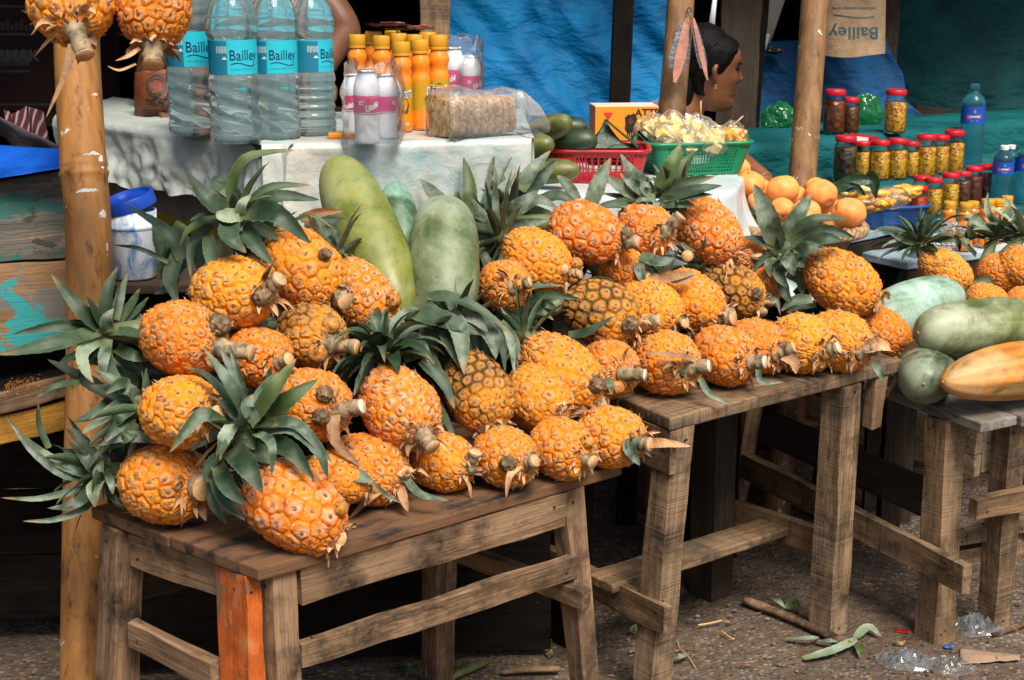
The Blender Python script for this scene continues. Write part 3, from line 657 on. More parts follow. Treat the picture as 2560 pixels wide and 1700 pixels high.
pineapple(1405,1122,172,152,24,'front row pineapple with a straight stalk, second from the near bench right end',k0=True,stem=(1482,1155),var=1,mi=0,slips=[(1468,1105,40,'orange'),(1435,1180,34,'orange')],crown=None)
pineapple(1525,1092,178,156,14,'last pineapple of the front row, a pale pointed husk stretching right from its stalk',k0=True,stem=(1626,1112),var=5,mi=1,hand=[([(1620,1110),(1660,1108),(1728,1116)],28,10),([(1590,1090),(1575,1120),(1600,1165)],40,14)],crown=None)
pineapple(1402,932,252,172,44,'smooth golden many eyed pineapple above the near bench row',off=.0,stem=(1512,1010),var=4,mi=1,slips=[(1488,960,52,'brown')],hand=[([(1510,950),(1525,960),(1528,985)],26,14)],crown=dict(L=.08,W=.022,n=14))
pineapple(1522,922,156,148,20,'pineapple in the gap between the benches with a white cut stalk',off=.07,stem=(1612,938),var=0,mi=0,cutm=1,slips=[(1540,970,44,'orange')],crown=dict(L=.08,W=.022,n=18))
# second bench
S = 2
pineapple(1660,905,182,162,18,'left front pineapple of the middle bench with long husk and pale stalk',where=2,k0=True,stem=(1772,915),var=2,mi=0,cutm=1,hand=[([(1735,900),(1700,890),(1600,880)],18,10),([(1750,945),(1775,985),(1832,1014)],18,14)],crown=None)
pineapple(1812,890,172,152,16,'front pineapple with a split white stalk, second from the middle bench left corner',where=2,k0=True,stem=(1912,905),var=1,mi=0,cutm=1,bracts=10,hand=[([(1895,915),(1905,955),(1960,955)],16,14)],crown=None)
pineapple(1893,866,155,138,22,'front pineapple of the middle bench with a folded tan husk under its stalk',where=2,off=.0,stem=(1985,868),var=3,mi=0,bracts=11,hand=[([(1960,890),(1985,905),(1990,935)],34,10)],crown=None)
pineapple(2003,858,168,150,24,'front pineapple of the middle bench with a frayed cream stalk end',where=2,k0=True,stem=(2096,868),var=0,mi=1,slips=[(2062,880,44,'orange')],cutm=1,crown=None)
pineapple(2098,850,172,148,32,'front pineapple of the middle bench with a broad tan husk folded over its stalk',where=2,k0=True,stem=(2195,872),var=4,mi=1,bracts=10,hand=[([(2165,868),(2200,862),(2228,875)],40,10),([(2190,905),(2200,930),(2208,952)],26,14)],crown=None)
pineapple(2212,832,145,112,42,'rightmost pineapple of the middle bench with dry ribbons hanging over the corner',where=2,off=.02,stem=(2272,868),var=1,mi=0,bracts=13,hand=[([(2240,860),(2270,880),(2310,862)],30,10),([(2240,870),(2245,930),(2212,1000)],16,10),([(2250,868),(2240,920),(2258,945)],16,10)],crown=None)
HB7 = [([(1282,772),(1322,720),(1412,714)],28,0,(-.02,-.05,-.05)), ([(1300,772),(1362,738),(1452,748)],26,0,(-.02,-.07,-.09)), ([(1257,772),(1222,730),(1152,716)],26,0,(0,0,0)), ([(1315,778),(1350,780),(1384,800)],28,0,(-.02,-.06,-.06)), ([(1260,800),(1245,770),(1232,775)],30,1,(-.04,-.06,-.05)),
       ([(1300,795),(1275,790),(1262,805)],32,1,(-.04,-.06,-.06)), ([(1420,840),(1470,830),(1535,790)],28,0,(-.12,-.15,-.16)), ([(1330,800),(1345,830),(1390,850)],30,0), ([(1340,770),(1365,760),(1395,775)],26,0), ([(1300,820),(1290,850),(1275,880)],34,0), ([(1330,810),(1330,850),(1345,880)],36,0), ([(1280,790),(1250,830),(1240,860)],30,0)]
pineapple(1503,782,214,164,22,'darkest pineapple, green black grooves between orange eyes, with a dark knob',where=2,off=-.01,stem=(1648,800),var=0,mi=3,slips=[(1572,812,50,'brown')],hand=HB7,crown=dict(L=.075,W=.022,n=30,spread=90,at=(1320,800),axis=(-1,-.2,.3)))
pineapple(1625,768,185,142,34,'pineapple lying right of the dark grooved one, dry husk round its stalk',where=2,off=.045,stem=(1712,805),var=2,mi=1,bracts=9,crown=dict(L=.085,W=.022,n=18))
pineapple(1730,752,182,142,34,'pineapple with a thick orange sliced stalk in the second row of the middle bench',where=2,off=.03,stem=(1832,792),var=1,mi=1,stemr=1.5,crown=dict(L=.085,W=.022,n=18))
pineapple(1832,722,176,128,34,'brownish pineapple with a black knob and a curled green husk',where=2,off=.06,stem=(1905,782),var=5,mi=3,slips=[(1888,735,38,'brown')],hand=[([(1900,755),(1940,750),(1952,790)],14,14)],crown=dict(L=.09,W=.022,n=18))
pineapple(1340,648,198,150,32,'pineapple nearest the blunt green melon in the third row, cut slip facing out',where=2,off=-.02,stem=(1448,682),var=0,mi=1,slips=[(1408,672,30,'cut'),(1432,696,30,'orange'),(1440,660,36,'orange')],bracts=10,crown=dict(L=.1,W=.026,n=26,mi=(0,1)))
pineapple(1262,714,134,132,20,'pineapple wedged beside the blunt green melon with a green knob in its husk',where=2,off=-.02,stem=(1325,705),var=5,mi=0,slips=[(1298,712,36,'orange')],bracts=10,crown=dict(L=.08,W=.022,n=18))
HB13 = [([(1128,525),(1082,482),(1051,447)],38,1,(.0,0,.02)), ([(1172,540),(1174,470),(1159,392)],42,2,(0,.0,.03)), ([(1200,555),(1232,470),(1281,390)],34,1,(0,-.02,.01)), ([(1212,560),(1248,490),(1290,431)],46,1,(-.02,-.05,-.03)), ([(1228,568),(1290,518),(1348,476)],44,1,(-.03,-.07,-.06)),
        ([(1300,475),(1332,425),(1377,376)],42,1,(.02,.02,.04)), ([(1320,480),(1357,440),(1392,398)],38,0,(.03,.03,.05)), ([(1225,490),(1228,430),(1237,380)],18,1,(.05,.05,.06)), ([(1200,592),(1300,565),(1374,548)],38,1,(-.02,-.05,-.05)), ([(1442,502),(1415,460),(1392,438)],34,1,(.05,.05,.06)),
        ([(1478,508),(1500,450),(1526,394)],46,1,(.06,.06,.08)), ([(1290,500),(1310,470),(1300,430)],30,0,(.04,.04,.04)), ([(1200,600),(1250,570),(1330,570)],34,0,(.02,.02,.02)), ([(1210,620),(1230,590),(1280,590)],40,0,(.02,.02,.02)), ([(1260,560),(1320,530),(1380,530)],40,0,(.0,0,0)), ([(1280,540),(1340,500),(1395,520)],34,1,(0,-.02,-.02)), ([(1300,560),(1350,560),(1385,580)],30,0,(0,0,0)), ([(1180,560),(1150,520),(1140,470)],34,0,(.05,.05,.06)), ([(1250,520),(1260,470),(1250,420)],30,0,(.06,.06,.08)), ([(1210,650),(1215,620),(1250,610)],30,0,(.03,.03,.03)), ([(1350,500),(1400,490),(1450,515)],36,0,(.04,.03,.03))]
pineapple(1463,582,200,154,18,'big pineapple with a round knob at the middle bench back, tall grey leaves behind',where=2,off=-.03,stem=(1595,605),var=3,mi=2,slips=[(1563,590,48,'brown')],hand=HB13,crown=dict(L=.09,W=.026,n=22,at=(1290,560),axis=(-.8,.2,.6)))
HB14 = [([(1600,492),(1548,465),(1513,438)],38,1,(-.02,-.05,-.04)), ([(1607,482),(1578,455),(1550,432)],32,1,(-.02,-.05,-.04)), ([(1622,470),(1577,430),(1551,384)],44,1,(0,-.02,0)), ([(1650,470),(1682,410),(1702,360)],48,2,(0,-.02,0)), ([(1658,475),(1702,425),(1737,378)],44,2,(.02,.02,.03)), ([(1655,482),(1715,457),(1788,441)],34,0,(0,-.03,-.03)),
        ([(1655,494),(1740,475),(1806,464)],36,0,(-.02,-.05,-.05)), ([(1668,502),(1730,490),(1784,487)],32,0,(-.02,-.05,-.05)), ([(1615,502),(1560,495),(1498,482)],28,0,(-.02,-.04,-.04)), ([(1602,508),(1545,510),(1490,516)],32,0,(-.02,-.06,-.06)), ([(1625,490),(1612,470),(1620,455)],36,1,(-.04,-.07,-.06)), ([(1640,500),(1610,495),(1590,505)],36,1,(-.05,-.07,-.06)), ([(1650,505),(1690,505),(1740,515)],36,0,(-.02,-.04,-.04)), ([(1630,512),(1600,520),(1570,530)],34,0,(-.02,-.03,-.03)), ([(1660,512),(1700,520),(1720,530)],34,0,(-.02,-.02,-.02))]
pineapple(1612,577,152,138,16,'knobbly pineapple with its stalk bent upwards, under a star shaped leaf crown',where=2,off=-.02,stem=(1702,540),var=1,mi=2,slips=[(1718,640,30,'cut')],bracts=9,hand=HB14,crown=dict(L=.05,W=.024,n=10,at=(1632,505),axis=(0,-.2,1)))
pineapple(1768,575,202,148,48,'top right pineapple of the middle heap against the white sheet, round orange stalk end',where=2,off=-.02,stem=(1842,628),var=2,mi=2,bracts=10,stemr=1.2,crown=dict(L=.085,W=.022,n=18))
pineapple(1545,665,140,112,18,'half buried pineapple with a pale dangling husk below the round knobbed one',where=2,off=.05,stem=(1620,692),var=3,mi=0,bracts=12,hand=[([(1595,640),(1600,680),(1612,715)],30,14),([(1620,690),(1640,700),(1644,712)],30,10),([(1640,700),(1690,690),(1745,680)],30,10),([(1600,640),(1650,655),(1690,645)],34,13),([(1660,680),(1700,700),(1740,690)],30,10)],crown=dict(L=.08,W=.022,n=18))
pineapple(1865,640,110,100,30,'pineapple mostly hidden at the heap back with an orange sliced stalk',where=2,off=.12,stem=(1892,636),var=0,mi=0,stemr=1.3,crown=None)
pineapple(1905,705,120,110,70,'pineapple lying in the shade under the dark drooping leaves',where=2,off=.13,stem=None,var=4,mi=0,crown=None)
HB17 = [([(1942,610),(1915,530),(1885,460)],60,1,(0,-.03,0)), ([(1962,590),(2000,530),(2029,483)],44,1,(0,-.02,0)), ([(1968,602),(2035,550),(2120,548)],36,0,(-.02,-.05,-.04)), ([(1978,608),(2060,577),(2138,594)],40,0,(-.03,-.07,-.07)), ([(1982,622),(2060,597),(2105,602)],40,0,(-.04,-.08,-.08)), ([(1935,616),(1890,600),(1860,592)],30,0,(0,0,0)),
        ([(1940,645),(1922,660),(1926,694)],26,1,(-.03,-.05,-.05)), ([(1950,660),(1950,690),(1969,720)],34,0,(-.03,-.06,-.06)), ([(1950,690),(1962,730),(1980,762)],30,0,(-.02,-.04,-.04)), ([(1970,650),(1998,655),(2012,662)],44,0,(-.04,-.07,-.06)), ([(1930,630),(1900,655),(1880,682)],18,0,(0,0,0)), ([(2030,748),(1985,752),(1952,778)],28,0,(-.03,-.04,-.04)), ([(2040,760),(2000,765),(1965,782)],24,0,(0,0,0)),
        ([(1985,640),(2020,620),(2060,622)],44,0,(-.04,-.08,-.08)), ([(1960,630),(1975,660),(1985,690)],36,1,(-.05,-.08,-.08)), ([(1940,640),(1960,620),(1990,610)],44,0,(-.02,-.03,-.03)), ([(1970,680),(2000,700),(2005,740)],40,0,(0,0,0)), ([(1940,700),(1930,740),(1945,770)],34,0,(.04,.04,.04)), ([(1990,720),(2010,745),(2000,775)],40,0,(.03,.03,.03))]
pineapple(2102,705,218,156,32,'large neat eyed pineapple on top at the middle bench right end, crown pointing left',where=2,off=-.05,stem=(2196,752),var=2,mi=1,bracts=10,hand=HB17,crown=dict(L=.06,W=.024,n=14,at=(1970,640),axis=(-1,0,.4)))
# third heap, on the far stall by the right edge
G3 = 'pineapples on the far stall'
pineapple(2362,680,150,108,38,'brownish pineapple standing alone behind the pale green melon',d=3.95,stem=(2412,738),var=4,mi=1,group=G3,bracts=8,crown=dict(L=.085,W=.022,n=34,at=(2302,618,3.98),axis=(-.3,0,1),droop=1.0),hand=[([(2310,610),(2260,600),(2222,582)],20,0),([(2330,600),(2390,600),(2400,630)],20,0),([(2320,590),(2300,560),(2290,540)],20,0)])
pineapple(2503,684,118,98,20,'small beaded orange pineapple left of the cut off one at the right edge',d=3.93,stem=None,var=5,mi=0,group=G3,crown=dict(L=.075,W=.022,n=30,at=(2490,605,4.02),axis=(0,0,1),mi=(1,3)),hand=[([(2490,585),(2440,555),(2402,550)],22,3),([(2500,580),(2470,530),(2470,480)],20,3),([(2510,580),(2520,520),(2510,490)],22,3),([(2520,580),(2560,550),(2590,520)],24,3),([(2430,600),(2425,560),(2450,530)],22,1),([(2530,700),(2470,700),(2430,705)],24,0,(-.1,-.12,-.12)),([(2440,640),(2415,610),(2420,570)],26,1)])
pineapple(2562,672,140,112,30,'pineapple cut off by the right picture edge on the far stall',d=3.90,var=0,mi=1,group=G3,crown=dict(L=.075,W=.022,n=22,at=(2560,600,3.98),axis=(.2,0,1),mi=(0,3)))
pineapple(2468,748,110,80,15,'pineapple peeping over the long striped melon on the far stall',d=3.80,var=3,mi=0,group=G3,crown=None)
pineapple(2566,758,110,80,15,'pineapple at the right edge just above the striped melon end',d=3.80,var=1,mi=0,group=G3,crown=None)
# two hung up by the bamboo post
GH = 'pineapples hanging beside the post'
pineapple(178,-10,236,222,86,'left pineapple hanging stalk down in front of the bamboo post top',d=2.45,stem=(212,138),var=3,mi=0,toward=.6,group=GH,stemr=.95,hand=[([(178,110),(165,180),(115,295)],20,10)],crown=dict(L=.12,W=.03,n=20,axis=(0,0,1),droop=1.4))
pineapple(386,8,232,188,92,'right pineapple hanging stalk down beside the tall water bottles',d=2.48,stem=(382,162),var=5,mi=0,toward=.6,group=GH,stemr=1.25,bracts=9,hand=[([(350,120),(320,140),(288,152)],12,10),([(340,160),(300,175),(268,165)],8,10)],crown=dict(L=.12,W=.03,n=20,axis=(0,0,1),droop=1.4))
def cord(name, pts, label): 
    mb = MB(); mb.tube(pts, .002, 6); return tag(mb.build(name, DRY), label, 'string')
_p = at(178,-150,2.45); cord('hanging_string', [_p, _p+V((0, .02, .35)), _p+V((0, .15, .62))], 'thin string holding up the left hanging pineapple')
_p = at(386,-140,2.48); cord('hanging_string', [_p, _p+V((0, .02, .35)), _p+V((0, .12, .62))], 'thin string holding up the right hanging pineapple')
# ------------------------------------------------------------------ ground
m = NT('packed dirt with grit'); c = m.coord()
n1 = m.noise(c, 2.2, 6, .6); n2 = m.noise(c, 28., 6, .7); n3 = m.noise(c, 150., 4, .7); vr = m.vor(c, 75., 'F1', 'Color'); vd = m.vor(c, 75.)
col = m.ramp(n2, [(.28, (.062,.038,.022)), (.5, (.150,.100,.064)), (.74, (.28,.205,.14))])
gr = m.node('ShaderNodeSeparateColor'); m.link(vr, gr.inputs[0])
st = m.ramp(gr.outputs[0], [(.0, (.04,.04,.042)), (.4, (.15,.145,.14)), (.75, (.32,.30,.27)), (1., (.42,.26,.15))])
col = m.mix(m.math('MULTIPLY', m.ramp(vd, [(.32, 1.), (.5, 0.)]), m.ramp(m.math('ADD', n1, m.math('MULTIPLY', n2, .3)), [(.48, .15), (.68, .9)])), col, st)
col = m.mix(m.ramp(n1, [(.4, .5), (.65, 0.)]), col, (.045,.034,.028))
h = m.math('ADD', m.math('MULTIPLY', n2, .8), m.math('ADD', m.math('MULTIPLY', n3, .35), m.math('MULTIPLY', m.ramp(vd, [(.1, 1.), (.5, 0.)]), .45)))
m.p(color=col, rough=.9, normal=m.bump(h, .8, .012), spec=.25); GROUND = m.mat
mb = MB(); mb.grid(161, 161, lambda u, v: V(((u-.5)*6+.6, (v-.5)*6+3.5, .012*noise.noise(((u-.5)*14, (v-.5)*14, 0))+.004*noise.noise((u*160, v*160, 3)))))
def far(u, v): return None
big = MB()
ring = [(-2.4, .5), (3.6, .5), (3.6, 6.5), (-2.4, 6.5)]; out = [(-60, -60), (60, -60), (60, 60), (-60, 60)]
mb.add([(*p, 0) for p in ring]+[(*p, 0) for p in out], [(0, 1, 5, 4), (1, 2, 6, 5), (2, 3, 7, 6), (3, 0, 4, 7)])
mb.build('ground', GROUND, origin=(0, 0, 0), kind='structure')
PEB = NT('grit stones'); c = PEB.coord(); r_ = PEB.noise(c, 9., 1); r2 = PEB.noise(c, 40., 1)
PEB.p(color=PEB.ramp(r2, [(.3, (.05,.045,.042)), (.5, (.14,.12,.10)), (.62, (.26,.22,.18)), (.75, (.30,.16,.08))], 'CONSTANT'), rough=.85); PEB = PEB.mat
mb = MB(); g = random.Random(3)
for i in range(6500):
    x = g.uniform(-.6, 2.0); y = g.uniform(2.2, 5.4); s_ = g.choice((.0022, .003, .004, .005, .0075 if g.random() < .25 else .003))*g.uniform(.7, 1.3)
    if noise.noise((x*2.2, y*2.2, 5)) + (.35 if x > .45 else -.1) < g.uniform(-.35, .4): continue
    vs = [V((g.uniform(.6, 1.3)*a*s_, g.uniform(.6, 1.3)*b*s_, g.uniform(.5, .9)*c_*s_)) + V((x, y, .003)) for a, b, c_ in ((1,0,0),(-1,0,0),(0,1,0),(0,-1,0),(0,0,1),(0,0,-.5))]
    mb.add(vs, [(0,2,4),(2,1,4),(1,3,4),(3,0,4),(2,0,5),(1,2,5),(3,1,5),(0,3,5)])
mb.build('grit', PEB, smooth=False, kind='stuff', origin=(0, 0, 0))
DEB = NT('dry leaf crumbs'); c = DEB.coord(); r2 = DEB.noise(c, 30., 1)
DEB.p(color=DEB.ramp(r2, [(.3, (.05,.06,.02)), (.45, (.22,.13,.06)), (.55, (.35,.22,.12)), (.64, (.30,.10,.02)), (.7, (.4,.42,.40))], 'CONSTANT'), rough=.8); DEB = DEB.mat
mb = MB(); g = random.Random(11)
for i in range(620):
    x = g.uniform(-.3, 1.9); y = g.uniform(2.4, 5.2)
    l_ = g.uniform(.004, .016)*(1.8 if g.random() < .1 else 1); w_ = l_*g.uniform(.12, .5); a = g.uniform(0, 6.28); d_ = V((math.cos(a), math.sin(a), 0)); s_ = V((-d_.y, d_.x, 0)); o_ = V((x, y, .005))
    mb.add([o_-d_*l_, o_+s_*w_+Z*.002, o_+d_*l_+Z*g.uniform(0, .006), o_-s_*w_+Z*g.uniform(0, .003)], [(0,1,2,3)])
mb.build('ground_debris', DEB, smooth=False, kind='stuff', origin=(0, 0, 0))
# ------------------------------------------------------------------ timber slabs
def slab(name, c, u, v, lu, lv, th, mat, parent, bevel=.003, jit=.002, v1=None, frame_side=None):
    """board with top face at c + u*[0,lu] + v*[0,lv]; v1 = second end's v for a tapered board; grain along u"""
    c = V(c); u = V(u).normalized(); M = frame_from(c, c+u, v); Mi = M.inverted(); n = max(4, int(lu/.04)); vs = []; fs = []; sd = rng.random()*90
    for i in range(n+1):
        t = i/n
        for (b, z) in ((0, 0), (1, 0), (1, -th), (0, -th)):
            p = c+u*lu*t+V(v)*lv*b+V((0, 0, z))
            p = p+V(v)*jit*noise.noise((t*lu*16+sd, b*5, z*99))*1.4+V((0, 0, jit*.9*noise.noise((t*lu*11+sd, b*9, 4+z*99))))
            if i in (0, n): p = p+u*jit*1.6*noise.noise((sd, b*4, z*120+i))
            vs.append(Mi @ p)
    for i in range(n):
        for q in range(4): fs.append((i*4+q, i*4+(q+1) % 4, (i+1)*4+(q+1) % 4, (i+1)*4+q))
    fs += [(3,2,1,0), (n*4, n*4+1, n*4+2, n*4+3)]
    mb = MB(); mb.add(vs, fs); return mb.build(name, mat, parent, frame=M, smooth=False, bevel=bevel)
Z = V((0, 0, 1))
# near bench
C1 = V((-.3816, 2.3154, .55)); L1 = V((-.75, .66, 0))
def b1(u, v, z): return C1+U1*u+L1*v+Z*(z-.55)
t = thing('wooden_bench', 'nearest low wooden bench with an orange painted front leg, loaded with pineapples', 'bench', b1(.38, .22, 0), 'rough wooden display benches')
slab('tabletop', b1(0, 0, .55), U1, L1, .775, .215, .021, W1T, t); slab('tabletop', b1(-.002, .2185, .5495), U1, L1, .775, .21, .021, W1T, t)
def leg1(u, v, zt, du, dv, w, h, mat=W1, name='leg'): return beam(name, b1(u, v, zt), b1(u+du, v+dv, -.002), w, h, mat, t, side=U1)
leg1(.059, .034, .527, -.035, -.05, .046, .044); leg1(.020, .075, .527, -.035, -.05, .028, .088, WO, 'painted_board')
leg1(.662, .024, .527, .03, -.04, .042, .042); leg1(.02, .372, .527, -.02, .05, .05, .062); leg1(.70, .372, .527, .03, .05, .048, .046)
beam('apron', b1(.083, .017, .496), b1(.640, .010, .496), .062, .018, W1, t, side=Z); beam('apron', b1(.03, .12, .494), b1(.018, .341, .494), .058, .02, W1, t, side=Z)
beam('apron', b1(.05, .405, .494), b1(.70, .405, .494), .06, .018, WDM, t, side=Z); beam('apron', b1(.70, .05, .494), b1(.715, .35, .494), .058, .02, WDM, t, side=Z)
beam('rail', b1(.072, .006, .388), b1(.655, -.004, .388), .042, .02, W1, t, side=Z); beam('rail', b1(.0, .11, .345), b1(.01, .345, .345), .044, .022, W1, t, side=Z)
beam('rail', b1(.03, .402, .40), b1(.70, .402, .40), .05, .02, WDM, t, side=Z); beam('rail', b1(.642, -.045, .338), b1(.668, .42, .338), .036, .022, W1, t, side=Z)
# middle bench
C2 = V((.2977, 2.9557, .60)); L2 = V((-.5, .866, 0))
def b2(u, v, z): return C2+U2*u+L2*v+Z*(z-.60)
t = thing('wooden_bench', 'middle wooden bench with sawn grey legs and a footboard between its stretchers', 'bench', b2(.34, .22, 0), 'rough wooden display benches')
slab('tabletop', b2(0, 0, .60), U2, L2, .70, .17, .026, W3, t); slab('tabletop', b2(-.004, .174, .599), U2, L2, .70, .15, .026, W1T, t); slab('tabletop', b2(-.002, .328, .60), U2, L2, .70, .15, .026, W1T, t)
def leg2(u, v, zt, du, dv, w, h, mat=W2): return beam('leg', b2(u, v, zt), b2(u+du, v+dv, -.002), w, h, mat, t, side=U2)
leg2(.034, .028, .573, -.012, .045, .056, .052); leg2(.532, .03, .573, .012, .02, .058, .06); leg2(.455, .372, .573, .0, .0, .07, .07, WDM); leg2(.03, .37, .573, -.01, .02, .066, .066, WD)
beam('apron', b2(.009, .0, .530), b2(.004, .36, .530), .085, .016, W1, t, side=Z); beam('apron', b2(.62, .06, .53), b2(.61, .42, .53), .07, .03, WDM, t, side=Z)
beam('apron', b2(.05, .40, .53), b2(.62, .40, .53), .07, .02, WD, t, side=Z); beam('brace', b2(.638, .02, .573), b2(.638, .03, .455), .036, .03, W3, t, side=U2)
beam('stretcher', b2(.005, .00, .192), b2(-.03, .42, .192), .06, .022, W3, t, side=Z); beam('stretcher', b2(.57, .10, .185), b2(.50, .42, .185), .06, .022, W3, t, side=Z)
slab('footboard', at(1531, 1462, 3.25), at(2026, 1302, 3.72)-at(1531, 1462, 3.25), V((-.6, .8, .0)), .60, .085, .02, W3, t)
# right bench, long axis running away from the street
C3 = V((.9620, 3.2212, .51)); U3 = V((.85, .52, 0)); L3 = V((-.456, .89, 0))
def b3(u, v, z): return C3+U3*u+L3*v+Z*(z-.51)
t = thing('wooden_bench', 'right hand bench with a weathered grey plank top and stub ended cross ties', 'bench', b3(.15, .4, 0), 'rough wooden display benches')
for i in range(3): slab('top_plank', b3(.002+i*.112, rng.uniform(-.008, .006), .51-.001*i), L3, U3, .86, .108, .022, WG, t)
def leg3(a, b_, w, h, mat=W3): return beam('leg', a, b_, w, h, mat, t, side=U3)
leg3(b3(.020, .128, .487), b3(.000, .100, -.002), .058, .06); leg3(b3(.135, .05, .487), b3(.155, .075, -.002), .05, .052); leg3(b3(.0, .78, .487), b3(-.03, .85, -.002), .05, .05, W1); leg3(b3(.25, .75, .487), b3(.25, .8, -.002), .05, .05, WDM)
beam('side_board', b3(-.034, -.02, .185), b3(-.02, .84, .20), .064, .024, W3, t, side=Z); beam('side_board', b3(.055, .135, .275), b3(.05, .82, .285), .085, .02, WDM, t, side=Z)
beam('tie', b3(.018, .028, .315), b3(.20, .018, .315), .046, .026, W3, t, side=Z); 
beam('tie', b3(.05, .115, .215), b3(.235, .06, .235), .03, .03, W3, t, side=Z); beam('tie', b3(.05, .13, .165), b3(.225, .075, .18), .03, .03, W3, t, side=Z)
# ------------------------------------------------------------------ posts
WSM = simple('whitewash smear', (.70,.71,.72), .6, .3, 120, .15)
def bamboo_post(label, pts, d, w, node_y, mat, name='bamboo_post', dd=0, gap=.36, smears=()):
    P = [at(x, y, d+dd*i/len(pts)) for i, (x, y) in enumerate(pts)]
    while P[-1].z > .0: P.append(P[-1]+(P[-1]-P[-2]).normalized()*.2)
    k = P[-1].z/(P[-1].z-P[-2].z) if P[-1].z < 0 else 0; P[-1] = P[-1].lerp(P[-2], -k if k < 0 else k) if P[-1].z < 0 else P[-1]
    while P[0].z < 1.85: P.insert(0, P[0]+(P[0]-P[1]).normalized()*.2)
    Q = catmull(P, 220); r = pxm(w, d)/2; mb = MB(); rad = []; vs = []; n = 28
    zn = [at(0, y, d).z for y in node_y]
    zn += [zn[0]-gap, zn[0]-gap*1.95, zn[0]+gap, zn[0]+gap*1.9]
    for q in Q:
        k = 0
        for z_ in zn:
            k += .095*math.exp(-((q.z-z_)/.011)**2) - .11*math.exp(-((q.z-z_-.004)/.0026)**2)
        rad.append(r*(1+k+.02*noise.noise((q.z*5, d, 1))))
    mb.tube(Q, rad, n)
    for (sx, sy, sw, sh) in smears:
        c0 = at(sx, sy, d); k = min(range(len(Q)), key=lambda i: abs(Q[i].z-c0.z)); cxq = Q[k]; a0 = math.asin(max(-.97, min(.97, (c0.x-cxq.x)/rad[k]))); n1, n2 = 12, 7; vv = []; g_ = random.Random(int(sx))
        for j in range(n2+1):
            for i in range(n1+1):
                u_, v_ = i/n1*2-1, j/n2*2-1; e = 1+.35*noise.noise((u_*2+sx, v_*2, sy)); dx, dz = pxm(sw, d)/2*u_*e, pxm(sh, d)/2*v_*e*math.sqrt(max(0.02, 1-u_*u_))+.12*pxm(sh, d)*u_
                kk = min(max(0, k-int(dz/((Q[0]-Q[-1]).length/len(Q)))), len(Q)-1); a_ = a0+dx/rad[k]; vv.append(V((Q[kk].x+(rad[kk]+.0006)*math.sin(a_), Q[kk].y-(rad[kk]+.0006)*math.cos(a_), c0.z+dz)))
        mb.add(vv, [(j*(n1+1)+i, j*(n1+1)+i+1, (j+1)*(n1+1)+i+1, (j+1)*(n1+1)+i) for j in range(n2) for i in range(n1)], 1)
    return tag(mb.build(name, [mat, WSM], origin=Q[-1]), label, 'post')
bamboo_post('thick amber bamboo post at the left, whitewash smears on it, behind the near bench', [(186,-250),(193,143),(209,420),(220,560),(223,900),(214,1300),(207,1700),(204,1900)], 3.02, 114, [428], BAM, gap=1.3, smears=[(240,384,46,20),(259,404,16,40),(231,473,58,20),(244,236,22,12),(264,536,24,30),(273,618,8,30)])
bamboo_post('slim bamboo post with knives hung on it', [(1708,-250),(1702,0),(1678,300),(1660,560),(1650,900)], 4.34, 68, [268], BAM2)
bamboo_post('pale scuffed bamboo post in front of the pickle jars', [(2058,-250),(2038,0),(2006,440),(1985,700),(1970,900)], 4.32, 69, [262], BAM2)
def timber(label, x0, x1, d, w, h, mat, y0=-250, name='timber_post', cat='post', x2=None):
    a = at(x0, y0, d); b = at(x1, 300, d); dr = (b-a).normalized(); k = b.z/-dr.z; e = b+dr*k
    a2 = a-dr*((2.0-a.z)/abs(dr.z)) if a.z < 2.0 else a
    o = beam(name, e, a2, pxm(w, d), h, mat, None, side=V((1, 0, 0))); return tag(o, label, cat)
timber('brown squared post beside the blue tarpaulin, behind the juice bottles', 1090, 1088, 4.6, 74, .06, W3)
timber('black squared post standing in front of the blue tarpaulin', 1570, 1548, 4.7, 50, .05, WD)
timber('wide dark plank upright behind the seated woman', 1866, 1838, 5.1, 100, .04, WDM, name='plank_upright', cat='plank')
timber('narrow black post right of the wide dark plank', 1925, 1880, 5.15, 34, .04, WD)
timber('dark brown post behind the hanging brown bag', 2232, 2200, 5.45, 60, .05, WDM)
# ------------------------------------------------------------------ tarps
def tarpmat(name, a, b, rough=.55):
    m = NT(name); c = m.coord(); n = m.noise(c, 3.5, 6, .6, .8); n2 = m.noise(m.map(c, (5, 5, 11), (0,0,0), (0, .7, 0)), 1., 6, .55, .25)
    col = m.ramp(n, [(.3, a), (.7, b)]); col = m.mix(m.ramp(m.noise(c, 7., 5), [(.56, 0.), (.72, .6)]), col, tuple(x*.35 for x in a))
    cr = m.node('ShaderNodeTexNoise', Scale=4., Detail=4., Roughness=.5, Distortion=.2); cr.noise_type = 'RIDGED_MULTIFRACTAL'; m.link(m.map(c, (.7, .7, 2.4), (0,0,0), (0, .75, 0)), cr.inputs['Vector'])
    m.p(color=col, rough=rough, normal=m.bump(m.math('ADD', n2, m.math('MULTIPLY', cr.outputs[0], .10)), .8, .05), spec=.15); MT[name] = m.mat; return m.mat
TB = tarpmat('blue tarpaulin', (.003,.11,.31), (.006,.23,.53)); TT = tarpmat('dark teal tarpaulin', (.002,.030,.034), (.004,.068,.072), .65); TS = tarpmat('teal shelf cloth', (.004,.068,.076), (.008,.12,.128), .6)
TBD = tarpmat('blue cloth', (.008,.05,.15), (.012,.10,.25), .6); TR = tarpmat('royal blue plastic sheet', (.006,.06,.38), (.01,.12,.62), .4); TK = simple('black roof sheet', (.004,.005,.006), .8, spec=.2)
